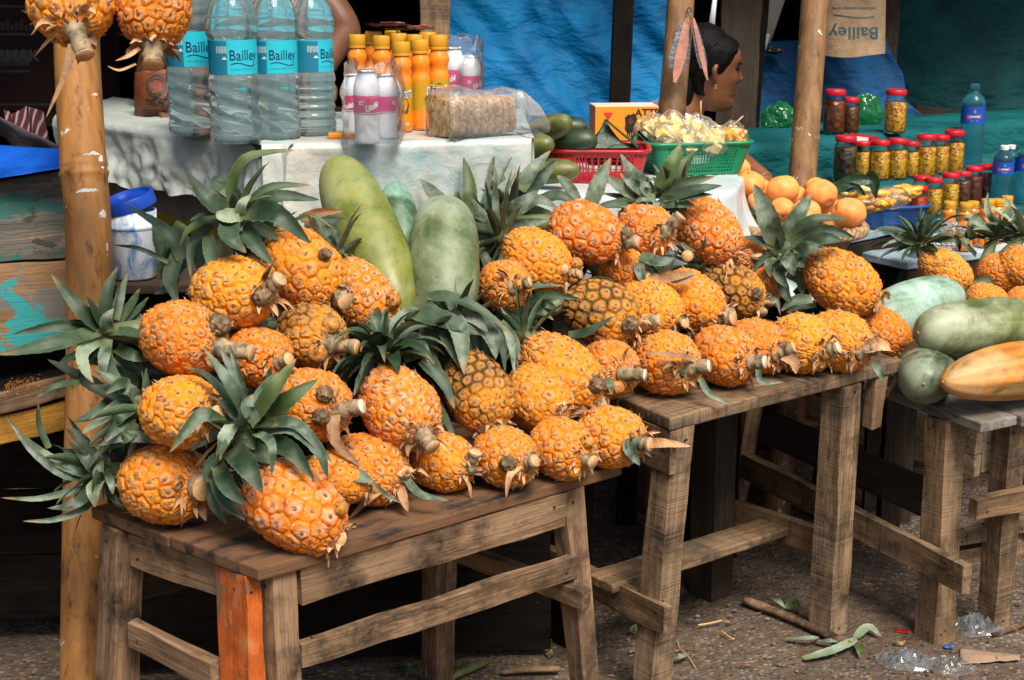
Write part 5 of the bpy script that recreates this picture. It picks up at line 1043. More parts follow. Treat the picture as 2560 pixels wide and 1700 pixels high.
# ------------------------------------------------------------------ clear materials
def glassy(name, col, ior=1.33, rough=.02, trans=1.0):
    m = NT(name); m.p(color=col, rough=rough, trans=trans, ior=ior, spec=.5); MT[name] = m.mat; return m.mat
def film(name, tint, clear=.75, rough=.12, wr=30., bs=.6):
    m = NT(name); c = m.coord(); n = m.noise(c, wr, 5, .6, .5); b = m.bump(n, bs, .01)
    tr = m.node('ShaderNodeBsdfTransparent', Color=tuple(min(1, .72+.28*x) if clear > .5 else min(1, .25+.75*x) for x in tint)); gl = m.node('ShaderNodeBsdfGlossy', Color=(1, 1, 1), Roughness=rough); m.link(b, gl.inputs['Normal'])
    df = m.node('ShaderNodeBsdfTranslucent', Color=tint); d2 = m.node('ShaderNodeBsdfDiffuse', Color=tint); m.link(b, d2.inputs['Normal'])
    lw = m.node('ShaderNodeLayerWeight', Blend=.2); m.link(b, lw.inputs['Normal'])
    m0 = m.node('ShaderNodeMixShader', Fac=.5); m.link(df.outputs[0], m0.inputs[1]); m.link(d2.outputs[0], m0.inputs[2])
    m1 = m.node('ShaderNodeMixShader'); m.link(m.math('ADD', (1-clear)*.45, m.math('MULTIPLY', m.ramp(n, [(.52, 0.), (.72, 1.)]), (1-clear)*.8), True), m1.inputs[0]); m.link(tr.outputs[0], m1.inputs[1]); m.link(m0.outputs[0], m1.inputs[2])
    m2 = m.node('ShaderNodeMixShader'); m.link(m.math('ADD', .03, m.math('MULTIPLY', lw.outputs['Fresnel'], .9), True), m2.inputs[0]); m.link(m1.outputs[0], m2.inputs[1]); m.link(gl.outputs[0], m2.inputs[2]); m.link(m2.outputs[0], m.out.inputs[0])
    MT[name] = m.mat; return m.mat
def waterm(name, tint, df, amt):
    m = NT(name); m.p(color=tint, rough=.03, trans=1., ior=1.33, spec=.5); d = m.node('ShaderNodeBsdfDiffuse', Color=df); t_ = m.node('ShaderNodeBsdfTranslucent', Color=df); a = m.node('ShaderNodeMixShader', Fac=.5); m.link(d.outputs[0], a.inputs[1]); m.link(t_.outputs[0], a.inputs[2])
    b = m.node('ShaderNodeMixShader', Fac=amt); m.link(m.b.outputs[0], b.inputs[1]); m.link(a.outputs[0], b.inputs[2]); m.link(b.outputs[0], m.out.inputs[0]); MT[name] = m.mat; return m.mat
WATER = waterm('clear bottle of water', (.90,.98,.98), (.60,.88,.93), .24); WATERB = waterm('bluish bottle of water', (.40,.85,.95), (.10,.45,.60), .2)
FILM = film('clear plastic film', (.85,.88,.9), .78); FILMR = film('crinkled clear wrapper', (.88,.90,.92), .55, .08, 26., .9); FILMG = film('green plastic film', (.04,.46,.15), .2, .15, 14.); FILMB = film('bluish plastic film', (.80,.90,.97), .72, .08, 25., .2)
CAPY = simple('mustard cap', (.60,.29,.015), .4, var=.05); CAPW = simple('white cap', (.75,.77,.78), .35, var=.04); CAPB = simple('light blue cap', (.25,.55,.7), .35, var=.05)
LBC = NT('cyan label'); LBC.p(color=(.02,.47,.60), rough=.35); LBC = LBC.mat
LBD = simple('dark blue label print', (.010,.20,.31), .4); INKD = simple('navy print', (.006,.03,.09), .4); INKW = simple('white print', (.8,.82,.82), .5); INKL = simple('light blue print', (.03,.30,.42), .5)
JUICE = NT('orange juice'); JUICE.p(color=(.84,.23,.010), rough=.16, coat=.4); JUICE = JUICE.mat
LBJ = simple('yellow juice label', (.52,.29,.01), .4, var=.1); GRN = simple('green print', (.03,.12,.02), .5); 
MILK = NT('translucent white bottle'); MILK.p(color=(.80,.83,.90), rough=.3, sss=.0, trans=.15); MILK = MILK.mat
PINK = simple('magenta label', (.62,.02,.19), .4, var=.06); FOIL = simple('foil lid', (.7,.71,.72), .28, .6, 120, .1, metal=.9); REDP = simple('red print', (.6,.03,.03), .5)
def cyl(C, r, a0, z0, view):
    """mapping of flat label coordinates to an upright cylinder whose middle faces a0"""
    return lambda x, y: V((C.x+r*math.cos(a0+x/r), C.y+r*math.sin(a0+x/r), C.z+z0+y))
def face_ang(C, off=0): d = CAM-C; return math.atan2(d.y, d.x)+off
def band(mb, C, r, z0, z1, a0, a1, mi, n=30, lift=0):
    rr = r+lift; mb.add([V((C.x+rr*math.cos(a0+(a1-a0)*i/n), C.y+rr*math.sin(a0+(a1-a0)*i/n), C.z+z)) for z in (z0, z1) for i in range(n+1)], [(i, i+1, n+2+i, n+1+i) for i in range(n)], mi)
def loc(M): return lambda p: p
# tall water bottle -------------------------------------------------------
def water_bottle(px, py, d, w, label, turn=0., ribs='swirl', h=None, group='tall water bottles on the counter', tint=WATER):
    d *= CS; C = at(px, py, d); C.z = zt+.003; r = pxm(w, d)/2; H = r*6.9
    t = thing('water_bottle', label, 'bottle', C, group)
    pr = []
    for i in range(121):
        s_ = i/120; z = s_*H*.90
        if s_ < .035: q = .80+.20*math.sin(s_/.035*1.57)
        elif s_ < .40: q = 1.0-.045*math.sin((s_-.035)/.365*math.pi)**2
        elif s_ < .43: q = 1.0-.06*(s_-.40)/.03
        elif s_ < .645: q = .94
        elif s_ < .67: q = .94+.07*(s_-.645)/.025
        elif s_ < .74: q = 1.01+.015*math.sin((s_-.67)/.07*3.14)
        else: k = (s_-.74)/.26; q = max(.26, 1.01*math.cos(k*1.36)**.85)
        pr.append((r*q, z))
    def rib(r_, z, a):
        s_ = z/(H*.9)
        if .05 < s_ < .40:
            if ribs == 'swirl': q = .045*max(-.55, math.sin(s_*62+2.0*math.sin(a*1.0+1)+a*2))
            else: q = .05*max(-.5, math.sin(s_*105))
            return r_*(1+q*math.sin((s_-.05)/.35*math.pi)**.4), z
        if .67 < s_ < .80: return r_*(1+.016*math.sin(s_*85+1.4*math.sin(a*2))), z
        return r_, z
    mb = MB(); mb.lathe(pr, 56, 0, Matrix.Translation(C), True, rib); mb.build('bottle', tint, t)
    a0 = face_ang(C, turn); lb = MB(); rl = r*.952; z0, z1 = H*.9*.432, H*.9*.643
    band(lb, C, rl, z0, z1, a0-math.pi, a0+math.pi, 0, 72)
    band(lb, C, rl, z0, z1-.002, a0-1.75, a0-.62, 1, 20, .0004)
    hh = z1-z0; f = cyl(C, rl+.0008, a0+.10, z0, None)
    text_on(lb, 'Bailley', hh*.43, lambda x, y: f(x*.86, hh*.55+y), 2, .0)
    for i in range(14): k0, k1 = -hh*.42+i*hh*.06, -hh*.42+(i+1)*hh*.06; w_ = lambda k: hh*.28-.05*hh*math.sin(k/hh*7); lb.add([f(k0, w_(k0)), f(k1, w_(k1)), f(k1, w_(k1)+hh*.022), f(k0, w_(k0)+hh*.022)], [(0,1,2,3)], 2)
    text_on(lb, 'PACKAGED DRINKING WATER', hh*.06, lambda x, y: f(x, hh*.16+y), 4)
    g = cyl(C, rl+.001, a0-.86, z0, None)
    for i in range(11): x = -hh*.16+i*hh*.032; wd = hh*(.008 if i % 3 else .017); lb.add([g(x, hh*.62), g(x+wd, hh*.62), g(x+wd, hh*.82), g(x, hh*.82)], [(0,1,2,3)], 3)
    for i in range(6): lb.add([g(-hh*.42, hh*(.10+.05*i)), g(hh*(.10-.03*(i % 3)), hh*(.10+.05*i)), g(hh*(.10-.03*(i % 3)), hh*(.118+.05*i)), g(-hh*.42, hh*(.118+.05*i))], [(0,1,2,3)], 4)
    lb.add([g(-.006+hh*.1, hh*.44), g(.006+hh*.1, hh*.44), g(hh*.1, hh*.53)], [(0,1,2)], 3)
    lb.build('label', [LBC, LBD, INKD, INKW, INKL], t)
    cp = MB(); cp.lathe([(r*.33, 0), (r*.34, .004), (r*.34, r*.42), (r*.31, r*.47)], 28, 0, Matrix.Translation(C+V((0,0,H*.9-.001)))); cp.build('cap', CAPB, t); return t
water_bottle(487, 322, 3.16, 128, 'leftmost tall water bottle, with the orange sack showing through it', .30)
water_bottle(590, 342, 3.04, 127, 'foremost tall water bottle, whole cyan label turned to the front', .38)
water_bottle(692, 336, 3.10, 122, 'tall water bottle second from the right, between the foremost and the dark one', .30)
water_bottle(782, 331, 3.16, 118, 'rightmost tall water bottle, barcode side of its label in front', .95, 'ring')
water_bottle(640, 300, 3.40, 112, 'tall water bottle behind the gap between the two front ones', .2)
water_bottle(548, 300, 3.36, 112, 'tall water bottle half hidden behind the leftmost and foremost ones', .2)
water_bottle(735, 298, 3.42, 112, 'tall water bottle behind the gap left of the rightmost one', .2)
# juice bottles -----------------------------------------------------------
def juice_bottle(px, py, d, w, label, turn=0., zz=None, hk=4.15, group='orange juice bottles on the counter', txt='Frooti'):
    d *= CS if zz is None else 1; C = at(px, py, d); C.z = zt+.003 if zz is None else zz; r = pxm(w, d)/2; H = r*2*hk
    t = thing('juice_bottle', label, 'bottle', C, group)
    P = [(.72,0),(.92,.012),(1.,.05),(1.02,.10),(.98,.175),(.92,.19),(.92,.52),(.95,.54),(.78,.60),(.74,.62),(.92,.69),(.94,.73),(.72,.79),(.66,.81),(.64,.815)]
    mb = MB(); mb.lathe([(r*a, H*b) for a, b in P], 40, 0, Matrix.Translation(C), True, lambda r_, z, a: (r_*(1+(.025*math.sin(z/H*190) if .60 < z/H < .79 else 0)), z)); mb.build('bottle', JUICE, t, sub=1)
    cp = MB(); Mc = Matrix.Translation(C+V((0,0,H*.815)))
    cp.lathe([(r*.80,0),(r*.80,H*.022),(r*.77,H*.026),(r*.80,H*.034),(r*.80,H*.13),(r*.74,H*.145),(0.001,H*.145)], 60, 0, Mc, True, lambda r_, z, a: (r_*(1+.014*math.cos(a*30)*(1 if H*.035 < z < H*.131 else 0)), z)); cp.build('cap', CAPY, t, auto=40)
    a0 = face_ang(C, turn); lb = MB(); rl = r*.935; z0, z1 = H*.185, H*.515; hh = z1-z0; band(lb, C, rl, z0, z1, a0-math.pi, a0+math.pi, 0, 48)
    f = cyl(C, rl+.0006, a0, z0, None)
    text_on(lb, txt, hh*.27, lambda x, y: f(x*.85, hh*.70+y), 1, .0024, .1); f2 = cyl(C, rl+.0010, a0, z0, None); text_on(lb, txt, hh*.27, lambda x, y: f2(x*.85, hh*.70+y), 2, .0003, .1)
    el = lambda fx, fy, sx, sy, mi, ff: lb.add([ff(fx+sx*math.cos(k*.3927), fy+sy*math.sin(k*.3927)) for k in range(16)], [tuple(range(16))], mi)
    el(0, hh*.33, hh*.19, hh*.26, 2, cyl(C, rl+.0005, a0, z0, None)); el(0, hh*.31, hh*.13, hh*.17, 4, cyl(C, rl+.0009, a0, z0, None)); el(0, hh*.13, hh*.17, hh*.06, 3, cyl(C, rl+.0012, a0, z0, None)); el(hh*.02, hh*.88, hh*.09, hh*.02, 3, f)
    g = cyl(C, rl+.0006, a0-1.5, z0, None)
    for i in range(9): lb.add([g(-hh*.2, hh*(.12+.08*i)), g(hh*.2, hh*(.12+.08*i)), g(hh*.2, hh*(.135+.08*i)), g(-hh*.2, hh*(.135+.08*i))], [(0,1,2,3)], 3)
    q = cyl(C, r*1.03, a0, H*.10, None); [lb.add([q(H*(-.06+.022*i_), -H*.012), q(H*(-.06+.022*i_)+H*.009, -H*.012), q(H*(-.06+.022*i_)+H*.009, H*(.006+.004*(i_ % 3))), q(H*(-.06+.022*i_), H*.010)], [(0,1,2,3)], 1) for i_ in range(6)]
    lb.build('label', [LBJ, INKW, INKK, GRN, JUICE], t); return t
JB = [(1006,332,3.20,56,.15,'front left orange juice bottle, its black lettered label half hidden by the white bottles'),(1052,330,3.24,56,1.5,'front middle orange juice bottle with small print turned to the front'),(1098,325,3.26,58,.0,'front right orange juice bottle with its white and black lettering in full view'),
      (897,318,3.42,53,.3,'far left orange juice bottle, cap and shoulder above the film pack'),(938,314,3.52,52,.4,'orange juice bottle at the back left of the group, under the sachets'),(957,320,3.40,53,.4,'orange juice bottle in the second row, second cap from the left film pack'),
      (1000,314,3.44,53,.4,'orange juice bottle in the second row behind the front left one'),(1040,316,3.42,53,.4,'orange juice bottle in the second row behind the front middle one'),(1072,312,3.50,52,.4,'orange juice bottle at the back right of the group under the sachet edge'),(985,308,3.60,50,.4,'orange juice bottle in the hindmost row directly under the dark sachets')]
for x, y, d, w, tn, lb_ in JB: juice_bottle(x, y, d, w, lb_, tn)
# sachets lying on the caps
SCH = simple('black red sachet', (.03,.012,.012), .22, .8, 60, .3, coat=.6); SCG = simple('brown gold sachet', (.11,.05,.02), .25, .7, 60, .3); SCP = simple('white red sachet print', (.45,.12,.10), .3, .5, 80, .5, vs=200)
def sachet(px, py, d, z, w, h, rot, mat, label):
    d *= CS; C = at(px, py, d); C.z = z; w *= CS; h *= CS; mb = MB(); M = Matrix.Translation(C) @ Matrix.Rotation(rot, 4, 'Z')
    for s_ in (1, -1): mb.grid(22, 12, lambda u, v: V(((u-.5)*w, (v-.5)*h, s_*.004*math.sin(math.pi*u)**.5*math.sin(math.pi*v)**.5+.0035*noise.noise((u*5, v*4, px)))), 0, M)
    mb.grid(12, 6, lambda u, v: V(((u*.6-.2)*w, (v*.5-.1)*h, .0012+.004*math.sin(math.pi*(u*.6+.3))**.5*math.sin(math.pi*(v*.5+.4))**.5+.0035*noise.noise((u*.6*5+1.5, v*2+1.6, px)))), 1, M)
    for k in (-.5, .5): 
        for i in range(18): mb.box(((i/17-.5)*w*.98, k*h*1.03, 0), (w/40, .003, .0006), 0, M)
    return tag(mb.build('sachet', [mat, SCP]), label, 'sachet', 'sachets on the bottle caps')
def capz(w, d, hk=4.15): return zt+.003+pxm(53, d*CS)*hk*.96
sachet(972, 84, 3.46, capz(48, 3.42)+.018, .085, .06, .3, SCH, 'shiny black and red sachet, topmost on the juice bottle caps'); sachet(985, 95, 3.50, capz(48, 3.42)+.009, .095, .06, -.2, SCG, 'brown gold sachet under the black one on the juice caps'); sachet(1040, 98, 3.52, capz(48, 3.42)+.007, .08, .055, .1, SCG, 'brown sachet lying right of the pile on the juice caps')
# white drink bottles in film -------------------------------------------
def white_bottle(px, py, d, w, label, turn=0., group='white drink bottles wrapped in film'):
    d *= CS; C = at(px, py, d); C.z = zt+.003; r = pxm(w, d)/2; H = r*5.55; t = thing('drink_bottle', label, 'bottle', C, group)
    P = [(.85,0),(.93,.01),(.96,.05),(.93,.20),(.95,.38),(.955,.40),(.955,.66),(.985,.67),(1.0,.70),(.97,.78),(.80,.88),(.70,.93),(.68,.95),(.72,.955),(.72,.97)]
    mb = MB(); mb.lathe([(r*a, H*b) for a, b in P], 36, 0, Matrix.Translation(C), True, lambda r_, z, a: (r_*(1+(.012*math.sin(z/H*110) if z/H < .38 else 0)), z)); mb.build('bottle', MILK, t, sub=1)
    cp = MB(); cp.lathe([(r*.78, 0), (r*.79, H*.012), (r*.76, H*.025), (.001, H*.027)], 40, 0, Matrix.Translation(C+V((0,0,H*.968))), True, lambda r_, z, a: (r_*(1+.02*math.sin(a*26)), z)); cp.build('foil_lid', FOIL, t)
    a0 = face_ang(C, turn); lb = MB(); rl = r*.985; z0, z1 = H*.405, H*.655; hh = z1-z0; band(lb, C, rl, z0, z1, a0-3.14, a0+3.14, 0, 44); band(lb, C, rl, z0+hh*.03, z0+hh*.07, a0-3.14, a0+3.14, 1, 44, .0004)
    f = cyl(C, rl+.0006, a0+.45, z0, None); text_on(lb, 'Litchi', hh*.44, lambda x, y: f(x*.8, hh*.40+y+x*.3), 1, .0010)
    e = cyl(C, rl+.0006, a0+.2, z0, None); lb.add([e(hh*.13*math.cos(k*.524), hh*.83+hh*.10*math.sin(k*.524)) for k in range(12)], [tuple(range(12))], 2)
    lb.add([f(-hh*.75, hh*.50), f(-hh*.55, hh*.50), f(-hh*.55, hh*.70), f(-hh*.75, hh*.70)], [(0,1,2,3)], 1); g = cyl(C, rl+.001, a0+.45, z0, None); lb.add([g(-hh*.65+hh*.06*math.cos(k*.785), hh*.60+hh*.06*math.sin(k*.785)) for k in range(8)], [tuple(range(8))], 3)
    lb.build('label', [PINK, INKW, REDP, GRN, INKK], t); return t
white_bottle(918, 341, 3.02, 66, 'foremost white drink bottle with a magenta label, in clear film', .0); white_bottle(966, 336, 3.10, 58, 'white drink bottle just right of the foremost one inside the same film', 1.2); white_bottle(884, 330, 3.14, 56, 'white drink bottle left of the foremost one, faint behind crumpled film', -.6)
white_bottle(1134, 306, 3.60, 58, 'white drink bottle right behind the juice bottles, barcode on its label', -.8); white_bottle(1178, 306, 3.56, 52, 'outer right white drink bottle with a red berry on its label', .3); white_bottle(1112, 300, 3.68, 52, 'white drink bottle wedged behind the front right juice bottle', .3)
def film_wrap(label, px, d0, d1, z0, z1, mat=FILM, amp=.008, name='plastic_wrap', peaks=.02, n=60, cat='plastic wrap'):
    """closed crumpled film skirt round a group of goods: px = (left, right) at base depth"""
    d0 *= CS; d1 *= CS; a = at(px[0], 330, d0); b = at(px[1], 330, d0); w = (b.x-a.x)/2; c_ = V(((a.x+b.x)/2, (at(1280, 330, d0).y+at(1280, 330, d1).y)/2, 0)); dp = abs(at(1280, 330, d1).y-at(1280, 330, d0).y)/2
    def f(u, v):
        an = u*6.2832; q = abs(math.cos(an))**1 ; sx = math.copysign(abs(math.cos(an))**.5, math.cos(an)); sy = math.copysign(abs(math.sin(an))**.5, math.sin(an))
        k = 1+.05*noise.noise((math.cos(an)*3, math.sin(an)*3, v*4+px[0])); top = (v > .7)*(v-.7)/.3
        z = z0+(z1-z0)*v+top*peaks*noise.noise((math.cos(an)*3.5, math.sin(an)*3.5, px[0]))
        k *= 1-.12*top
        return V((c_.x+sx*w*k, c_.y+sy*dp*k, z))+V((1, .5, 0))*amp*noise.noise((u*22, v*7, px[1]))
    mb = MB(); mb.grid(n, 22, f, wrap=True); return tag(mb.build(name, mat), label, cat)
film_wrap('crumpled clear film round the front white drink bottles', (850, 998), 2.985, 3.20, zt+.004, zt+.160, peaks=.03); film_wrap('clear film round the white drink bottles right of the juice bottles', (1096, 1208), 3.50, 3.74, zt+.004, zt+.178)
ORS = simple('orange plastic strip', (.75,.28,.01), .4); mb = MB(); p = at(820, 332, 3.38); mb.box((0,0,0), (.08, .03, .012), 0, Matrix.Translation(V((p.x+.04, p.y, zt+.010))) @ Matrix.Rotation(.1, 4, 'Z')); tag(mb.build('tray_strip', ORS, bevel=.003), 'yellow orange tray strip on the counter behind the foremost white bottle', 'tray')
# wrapped rusks -----------------------------------------------------------
RUSK = NT('toasted rusk'); c = RUSK.coord(); n = RUSK.noise(c, 60., 6, .65, 1.); n2 = RUSK.noise(c, 200., 4, .7); RUSK.p(color=RUSK.ramp(n, [(.34, (.42,.15,.025)), (.46, (.66,.36,.13)), (.58, (.80,.60,.36)), (.75, (.84,.70,.50))]), rough=.8, normal=RUSK.bump(RUSK.math('ADD', n, n2), 1., .008)); RUSK = RUSK.mat
pa = at(1160, 323, 3.34); pb = at(1330, 322, 3.44); dirp = V((pb.x-pa.x, pb.y-pa.y, 0)).normalized(); back = V((-dirp.y, dirp.x, 0))
t = thing('rusk_pack', 'film wrapped pack of toasted rusks at the right end of the counter', 'rusk pack', V((pa.x, pa.y, zt+.003)))
for i in range(9):
    mb = MB(); o_ = V((pa.x-.02, pa.y, zt+.005))+dirp*(.0180*i); M = frame_from(o_, o_+dirp, back)
    mb = MB(); ring_ = [(math.copysign(abs(math.cos(k*.2618))**.45, math.cos(k*.2618))*.044, math.copysign(abs(math.sin(k*.2618))**.45, math.sin(k*.2618))*.034) for k in range(24)]
    vs = []; fs = []
    for z_, sc_ in ((0, .93), (.002, 1), (.0135, 1), (.0155, .93)):
        for k, (a, b) in enumerate(ring_): q_ = sc_*(1+.05*noise.noise((k*.7, z_*300, i*3.3))); vs.append(o_+back*(a*q_+.046)*1.1+Z*(b*q_+.036)*1.14+dirp*z_+dirp*.0014*noise.noise((a*90, b*90, i)))
    for j in range(3):
        for k in range(24): fs.append((j*24+k, j*24+(k+1) % 24, (j+1)*24+(k+1) % 24, (j+1)*24+k))
    fs += [tuple(range(24))[::-1], tuple(72+k for k in range(24))]
    mb.add(vs, fs); mb.build('rusk', RUSK, t)
mb = MB()
def rw(u, v):
    a = v*6.2832; k = 1.06+.03*noise.noise((u*8, math.cos(a)*2, math.sin(a)*2)); e = 1 if u < .72 else 1-.72*((u-.72)/.28)**1.3; e2 = 1 if u > .05 else .92
    cc = math.copysign(abs(math.cos(a))**.5, math.cos(a)); ss = math.copysign(abs(math.sin(a))**.5, math.sin(a))
    return V((pa.x-.028, pa.y, zt+.004))+dirp*(.255*u)+back*(.050+cc*.053*k*e2*(1 if u < .75 else .9))+Z*(.043*e*.98+ss*.046*k*e*e2+.012*max(0, math.sin(u*9))*max(0, ss)+.004*noise.noise((u*15, a*2, 1)))
mb.grid(60, 40, rw); mb.build('wrapper', FILMR, t)
# bucket ------------------------------------------------------------------
BK = NT('white pail with blue smears'); c = BK.coord(); n = BK.noise(BK.map(c, (30, 30, 16)), 1., 6, .65, .8); BK.p(color=BK.mix(BK.ramp(n, [(.48, 0.), (.62, .9)]), (.62,.66,.72), (.07,.22,.46)), rough=.4, normal=BK.bump(n, .2, .004)); BK = BK.mat
BLID = simple('blue lid', (.008,.06,.42), .3, var=.08); bc = at(337, 692, 3.17); bc.z = zsh+.0005; br = pxm(124, 3.17)/2
t = thing('paint_pail', 'white pail smeared with blue, its blue lid tilted open, beside the bamboo post', 'pail', bc)
mb = MB(); H = br*2.75; mb.lathe([(br*.80, 0), (br*.86, .004), (br*.96, H*.72), (br*.97, H*.74), (br*1.0, H*.75), (br*1.0, H*.79), (br*.97, H*.80), (br*.99, H), (br*.95, H), (br*.92, H*.7), (br*.8, .006)], 48, 0, Matrix.Translation(bc), True); mb.build('pail', BK, t)
mb = MB(); Ml = Matrix.Translation(bc+V((-.004, .0, H+.016))) @ Matrix.Rotation(-.24, 4, 'Y') @ Matrix.Rotation(.13, 4, 'X'); mb.lathe([(br*1.0, -.012), (br*1.06, -.012), (br*1.06, .008), (br*1.02, .012), (br*.92, .012), (br*.88, .006), (.001, .006)], 48, 0, Ml, True); mb.build('lid', BLID, t, auto=40)
# melons ------------------------------------------------------------------
def melon_mat(name, stops, bloom, bl_amt=.5, streak=0., scar=.4):
    m = NT(name); c = m.coord(); n = m.noise(c, 9., 8, .68, .5); n2 = m.noise(c, 45., 5, .7); st = m.noise(m.map(c, (26, 26, 1.5)), 1., 4, .6, .4); b = m.noise(c, 10., 6, .7, .3)
    col = m.ramp(m.math('ADD', m.math('MULTIPLY', n, 1-streak), m.math('MULTIPLY', st, streak)), stops)
    col = m.mix(m.math('MULTIPLY', m.ramp(b, [(.42, 0.), (.66, 1.)]), m.math('MULTIPLY', m.ramp(n2, [(.3, .5), (.6, 1.)]), bl_amt)), col, bloom)
    pb = m.noise(c, 22., 6, .7, .5); col = m.mix(m.ramp(pb, [(.5, 0.), (.68, .5)]), col, stops[0][1]); pc = m.noise(c, 5., 5, .7, .8); col = m.mix(m.ramp(pc, [(.5, 0.), (.62, .55)]), col, bloom)
    sc_ = m.ramp(m.noise(m.map(c, (10, 10, 20)), 1., 7, .75, 1.), [(.60, 0.), (.66, scar)]); col = m.mix(sc_, col, (.10,.07,.045))
    sp = m.ramp(m.vor(c, 110.), [(.05, .5), (.11, 0.)]); col = m.mix(sp, col, (.30,.34,.2))
    m.p(color=col, rough=m.ramp(b, [(.3, .36), (.7, .6)]), normal=m.bump(m.math('ADD', n2, m.math('MULTIPLY', n, .6)), .15, .004)); MT[name] = m.mat; return m.mat
MYG = melon_mat('yellow green melon skin', [(.34, (.07,.10,.012)), (.5, (.17,.185,.022)), (.68, (.27,.25,.035))], (.27,.31,.15), .55); MGR = melon_mat('grey green melon skin', [(.34, (.05,.08,.028)), (.5, (.115,.15,.055)), (.66, (.20,.22,.09))], (.30,.36,.27), .75)
MPA = melon_mat('waxy pale melon skin', [(.34, (.07,.14,.08)), (.5, (.19,.29,.20)), (.68, (.33,.43,.33))], (.42,.60,.52), .95); MST = melon_mat('streaked green melon skin', [(.36, (.035,.055,.010)), (.5, (.115,.14,.03)), (.64, (.26,.29,.13))], (.40,.44,.32), .75, .6)
MMT = melon_mat('mottled melon skin', [(.36, (.02,.05,.02)), (.5, (.07,.12,.05)), (.66, (.22,.28,.16))], (.25,.48,.38), .75); MDK = melon_mat('dark mossy melon skin', [(.36, (.014,.024,.008)), (.5, (.05,.075,.032)), (.66, (.17,.21,.13))], (.36,.42,.31), .6); MOR = melon_mat('orange streaked melon skin', [(.38, (.06,.075,.015)), (.45, (.42,.14,.010)), (.55, (.64,.22,.02)), (.68, (.66,.36,.09))], (.55,.38,.18), .4, .85, .2)
def melon(label, p0, p1, w, dA, dB, mat, ex=2.4, taper=0., ribs=0, tipm=True, cat='melon', name='melon', sag=0., group=None):
    a = at(p0[0], p0[1], dA); b = at(p1[0], p1[1], dB); L = (b-a).length; r = pxm(w, (dA+dB)/2)/2; M = frame_from(a.lerp(b, .5), b); mb = MB(); pr = []
    for i in range(61):
        s_ = -math.cos(math.pi*i/60); pr.append((max(.0004, r*(1-abs(s_)**ex)**(1/ex)*(1+taper*s_)), s_*L/2))
    sd = p0[0]*.013
    mb.lathe(pr, 56, 0, None, True, lambda r_, z, an: (r_*(1+.035*noise.noise((math.cos(an)*1.2+sd, math.sin(an)*1.2, z/L*3))+ribs*math.cos(an*10)*(1-(2*z/L)**2)**.3), z+.0*an))
    if tipm: mb.lathe([(r*.05, 0), (r*.045, r*.025), (r*.01, r*.03)], 12, 1, Matrix.Translation((0, 0, -L/2-r*.015)) @ Matrix.Rotation(math.pi, 4, 'X'))
    return tag(mb.build(name, [mat, DRY], frame=M), label, cat, group)
melon('long yellow green melon leaning on the counter cover', (838,402), (1012,805), 172, 3.17, 2.98, MYG, 2.5, .0); melon('small mottled green melon peeping out between the two big leaning ones', (985,462), (1010,640), 95, 3.22, 3.12, MMT, 2.3); melon('blunt grey green melon standing beside the long yellow green one', (1110,508), (1113,800), 176, 3.12, 2.98, MGR, 3.0)
melon('pale waxy melon behind the streaked one on the right bench', (2170,812), (2392,738), 148, 3.68, 3.85, MPA, 2.6); melon('large streaked green melon lying across the others on the right bench', (2296,832), (2600,805), 146, 3.50, 3.62, MST, 2.7); melon('dark mossy melon underneath the streaked one, its end towards the camera', (2310,960), (2325,890), 150, 3.42, 3.75, MDK, 2.5); melon('orange streaked gourd in front on the grey plank top', (2358,955), (2680,905), 142, 3.34, 3.55, MOR, 2.2, .12, .025, name='gourd')
BAGB = simple('blue printed bag', (.05,.22,.5), .5, .4, 40, .5, vs=30); mb = MB(); mb.grid(16, 10, lambda u, v: at(2470+110*u, 893+20*v-22*u, 3.60)+V((0, .02*v, .01*noise.noise((u*5, v*5, 2))))); o = mb.build('folded_bag', BAGB); o.modifiers.new('t', 'SOLIDIFY').thickness = .003; tag(o, 'scrap of blue printed bag under the streaked melon', 'bag')
# cucumbers ---------------------------------------------------------------
CUK = melon_mat('dark cucumber', [(.35, (.006,.018,.006)), (.5, (.014,.034,.011)), (.7, (.045,.07,.025))], (.12,.14,.05), .3, .8, .1); CUY = melon_mat('yellowing cucumber', [(.34, (.03,.045,.007)), (.5, (.085,.10,.02)), (.68, (.21,.19,.045))], (.28,.28,.11), .45, .85, .1)
GC = 'cucumbers beside the red basket'
melon('dark green cucumber on top of the pile, behind the rusk pack', (1300,345), (1424,303), 64, 3.86, 3.72, CUY, 2.4, .05, cat='cucumber', name='cucumber', group=GC); melon('yellowing cucumber end under the rusk pack', (1240,365), (1382,362), 68, 3.78, 3.68, CUY, 2.4, cat='cucumber', name='cucumber', group=GC); melon('darkest cucumber, resting against the red basket rim', (1340,355), (1492,352), 70, 3.84, 3.78, CUK, 2.5, cat='cucumber', name='cucumber', group=GC); melon('lowest striped yellow cucumber lying on the white sheet', (1270,432), (1449,425), 64, 3.74, 3.70, CUY, 2.4, cat='cucumber', name='cucumber', group=GC); melon('green cucumber lying crosswise at the back of the pile', (1330,322), (1470,318), 58, 3.96, 3.94, CUK, 2.4, cat='cucumber', name='cucumber', group=GC); melon('short yellow cucumber under the darkest one', (1340,405), (1440,392), 54, 3.86, 3.80, CUY, 2.4, cat='cucumber', name='cucumber', group=GC); melon('cucumber deep in the pile behind the lowest striped one', (1240,410), (1380,400), 60, 3.84, 3.84, CUK, 2.4, cat='cucumber', name='cucumber', group=GC)
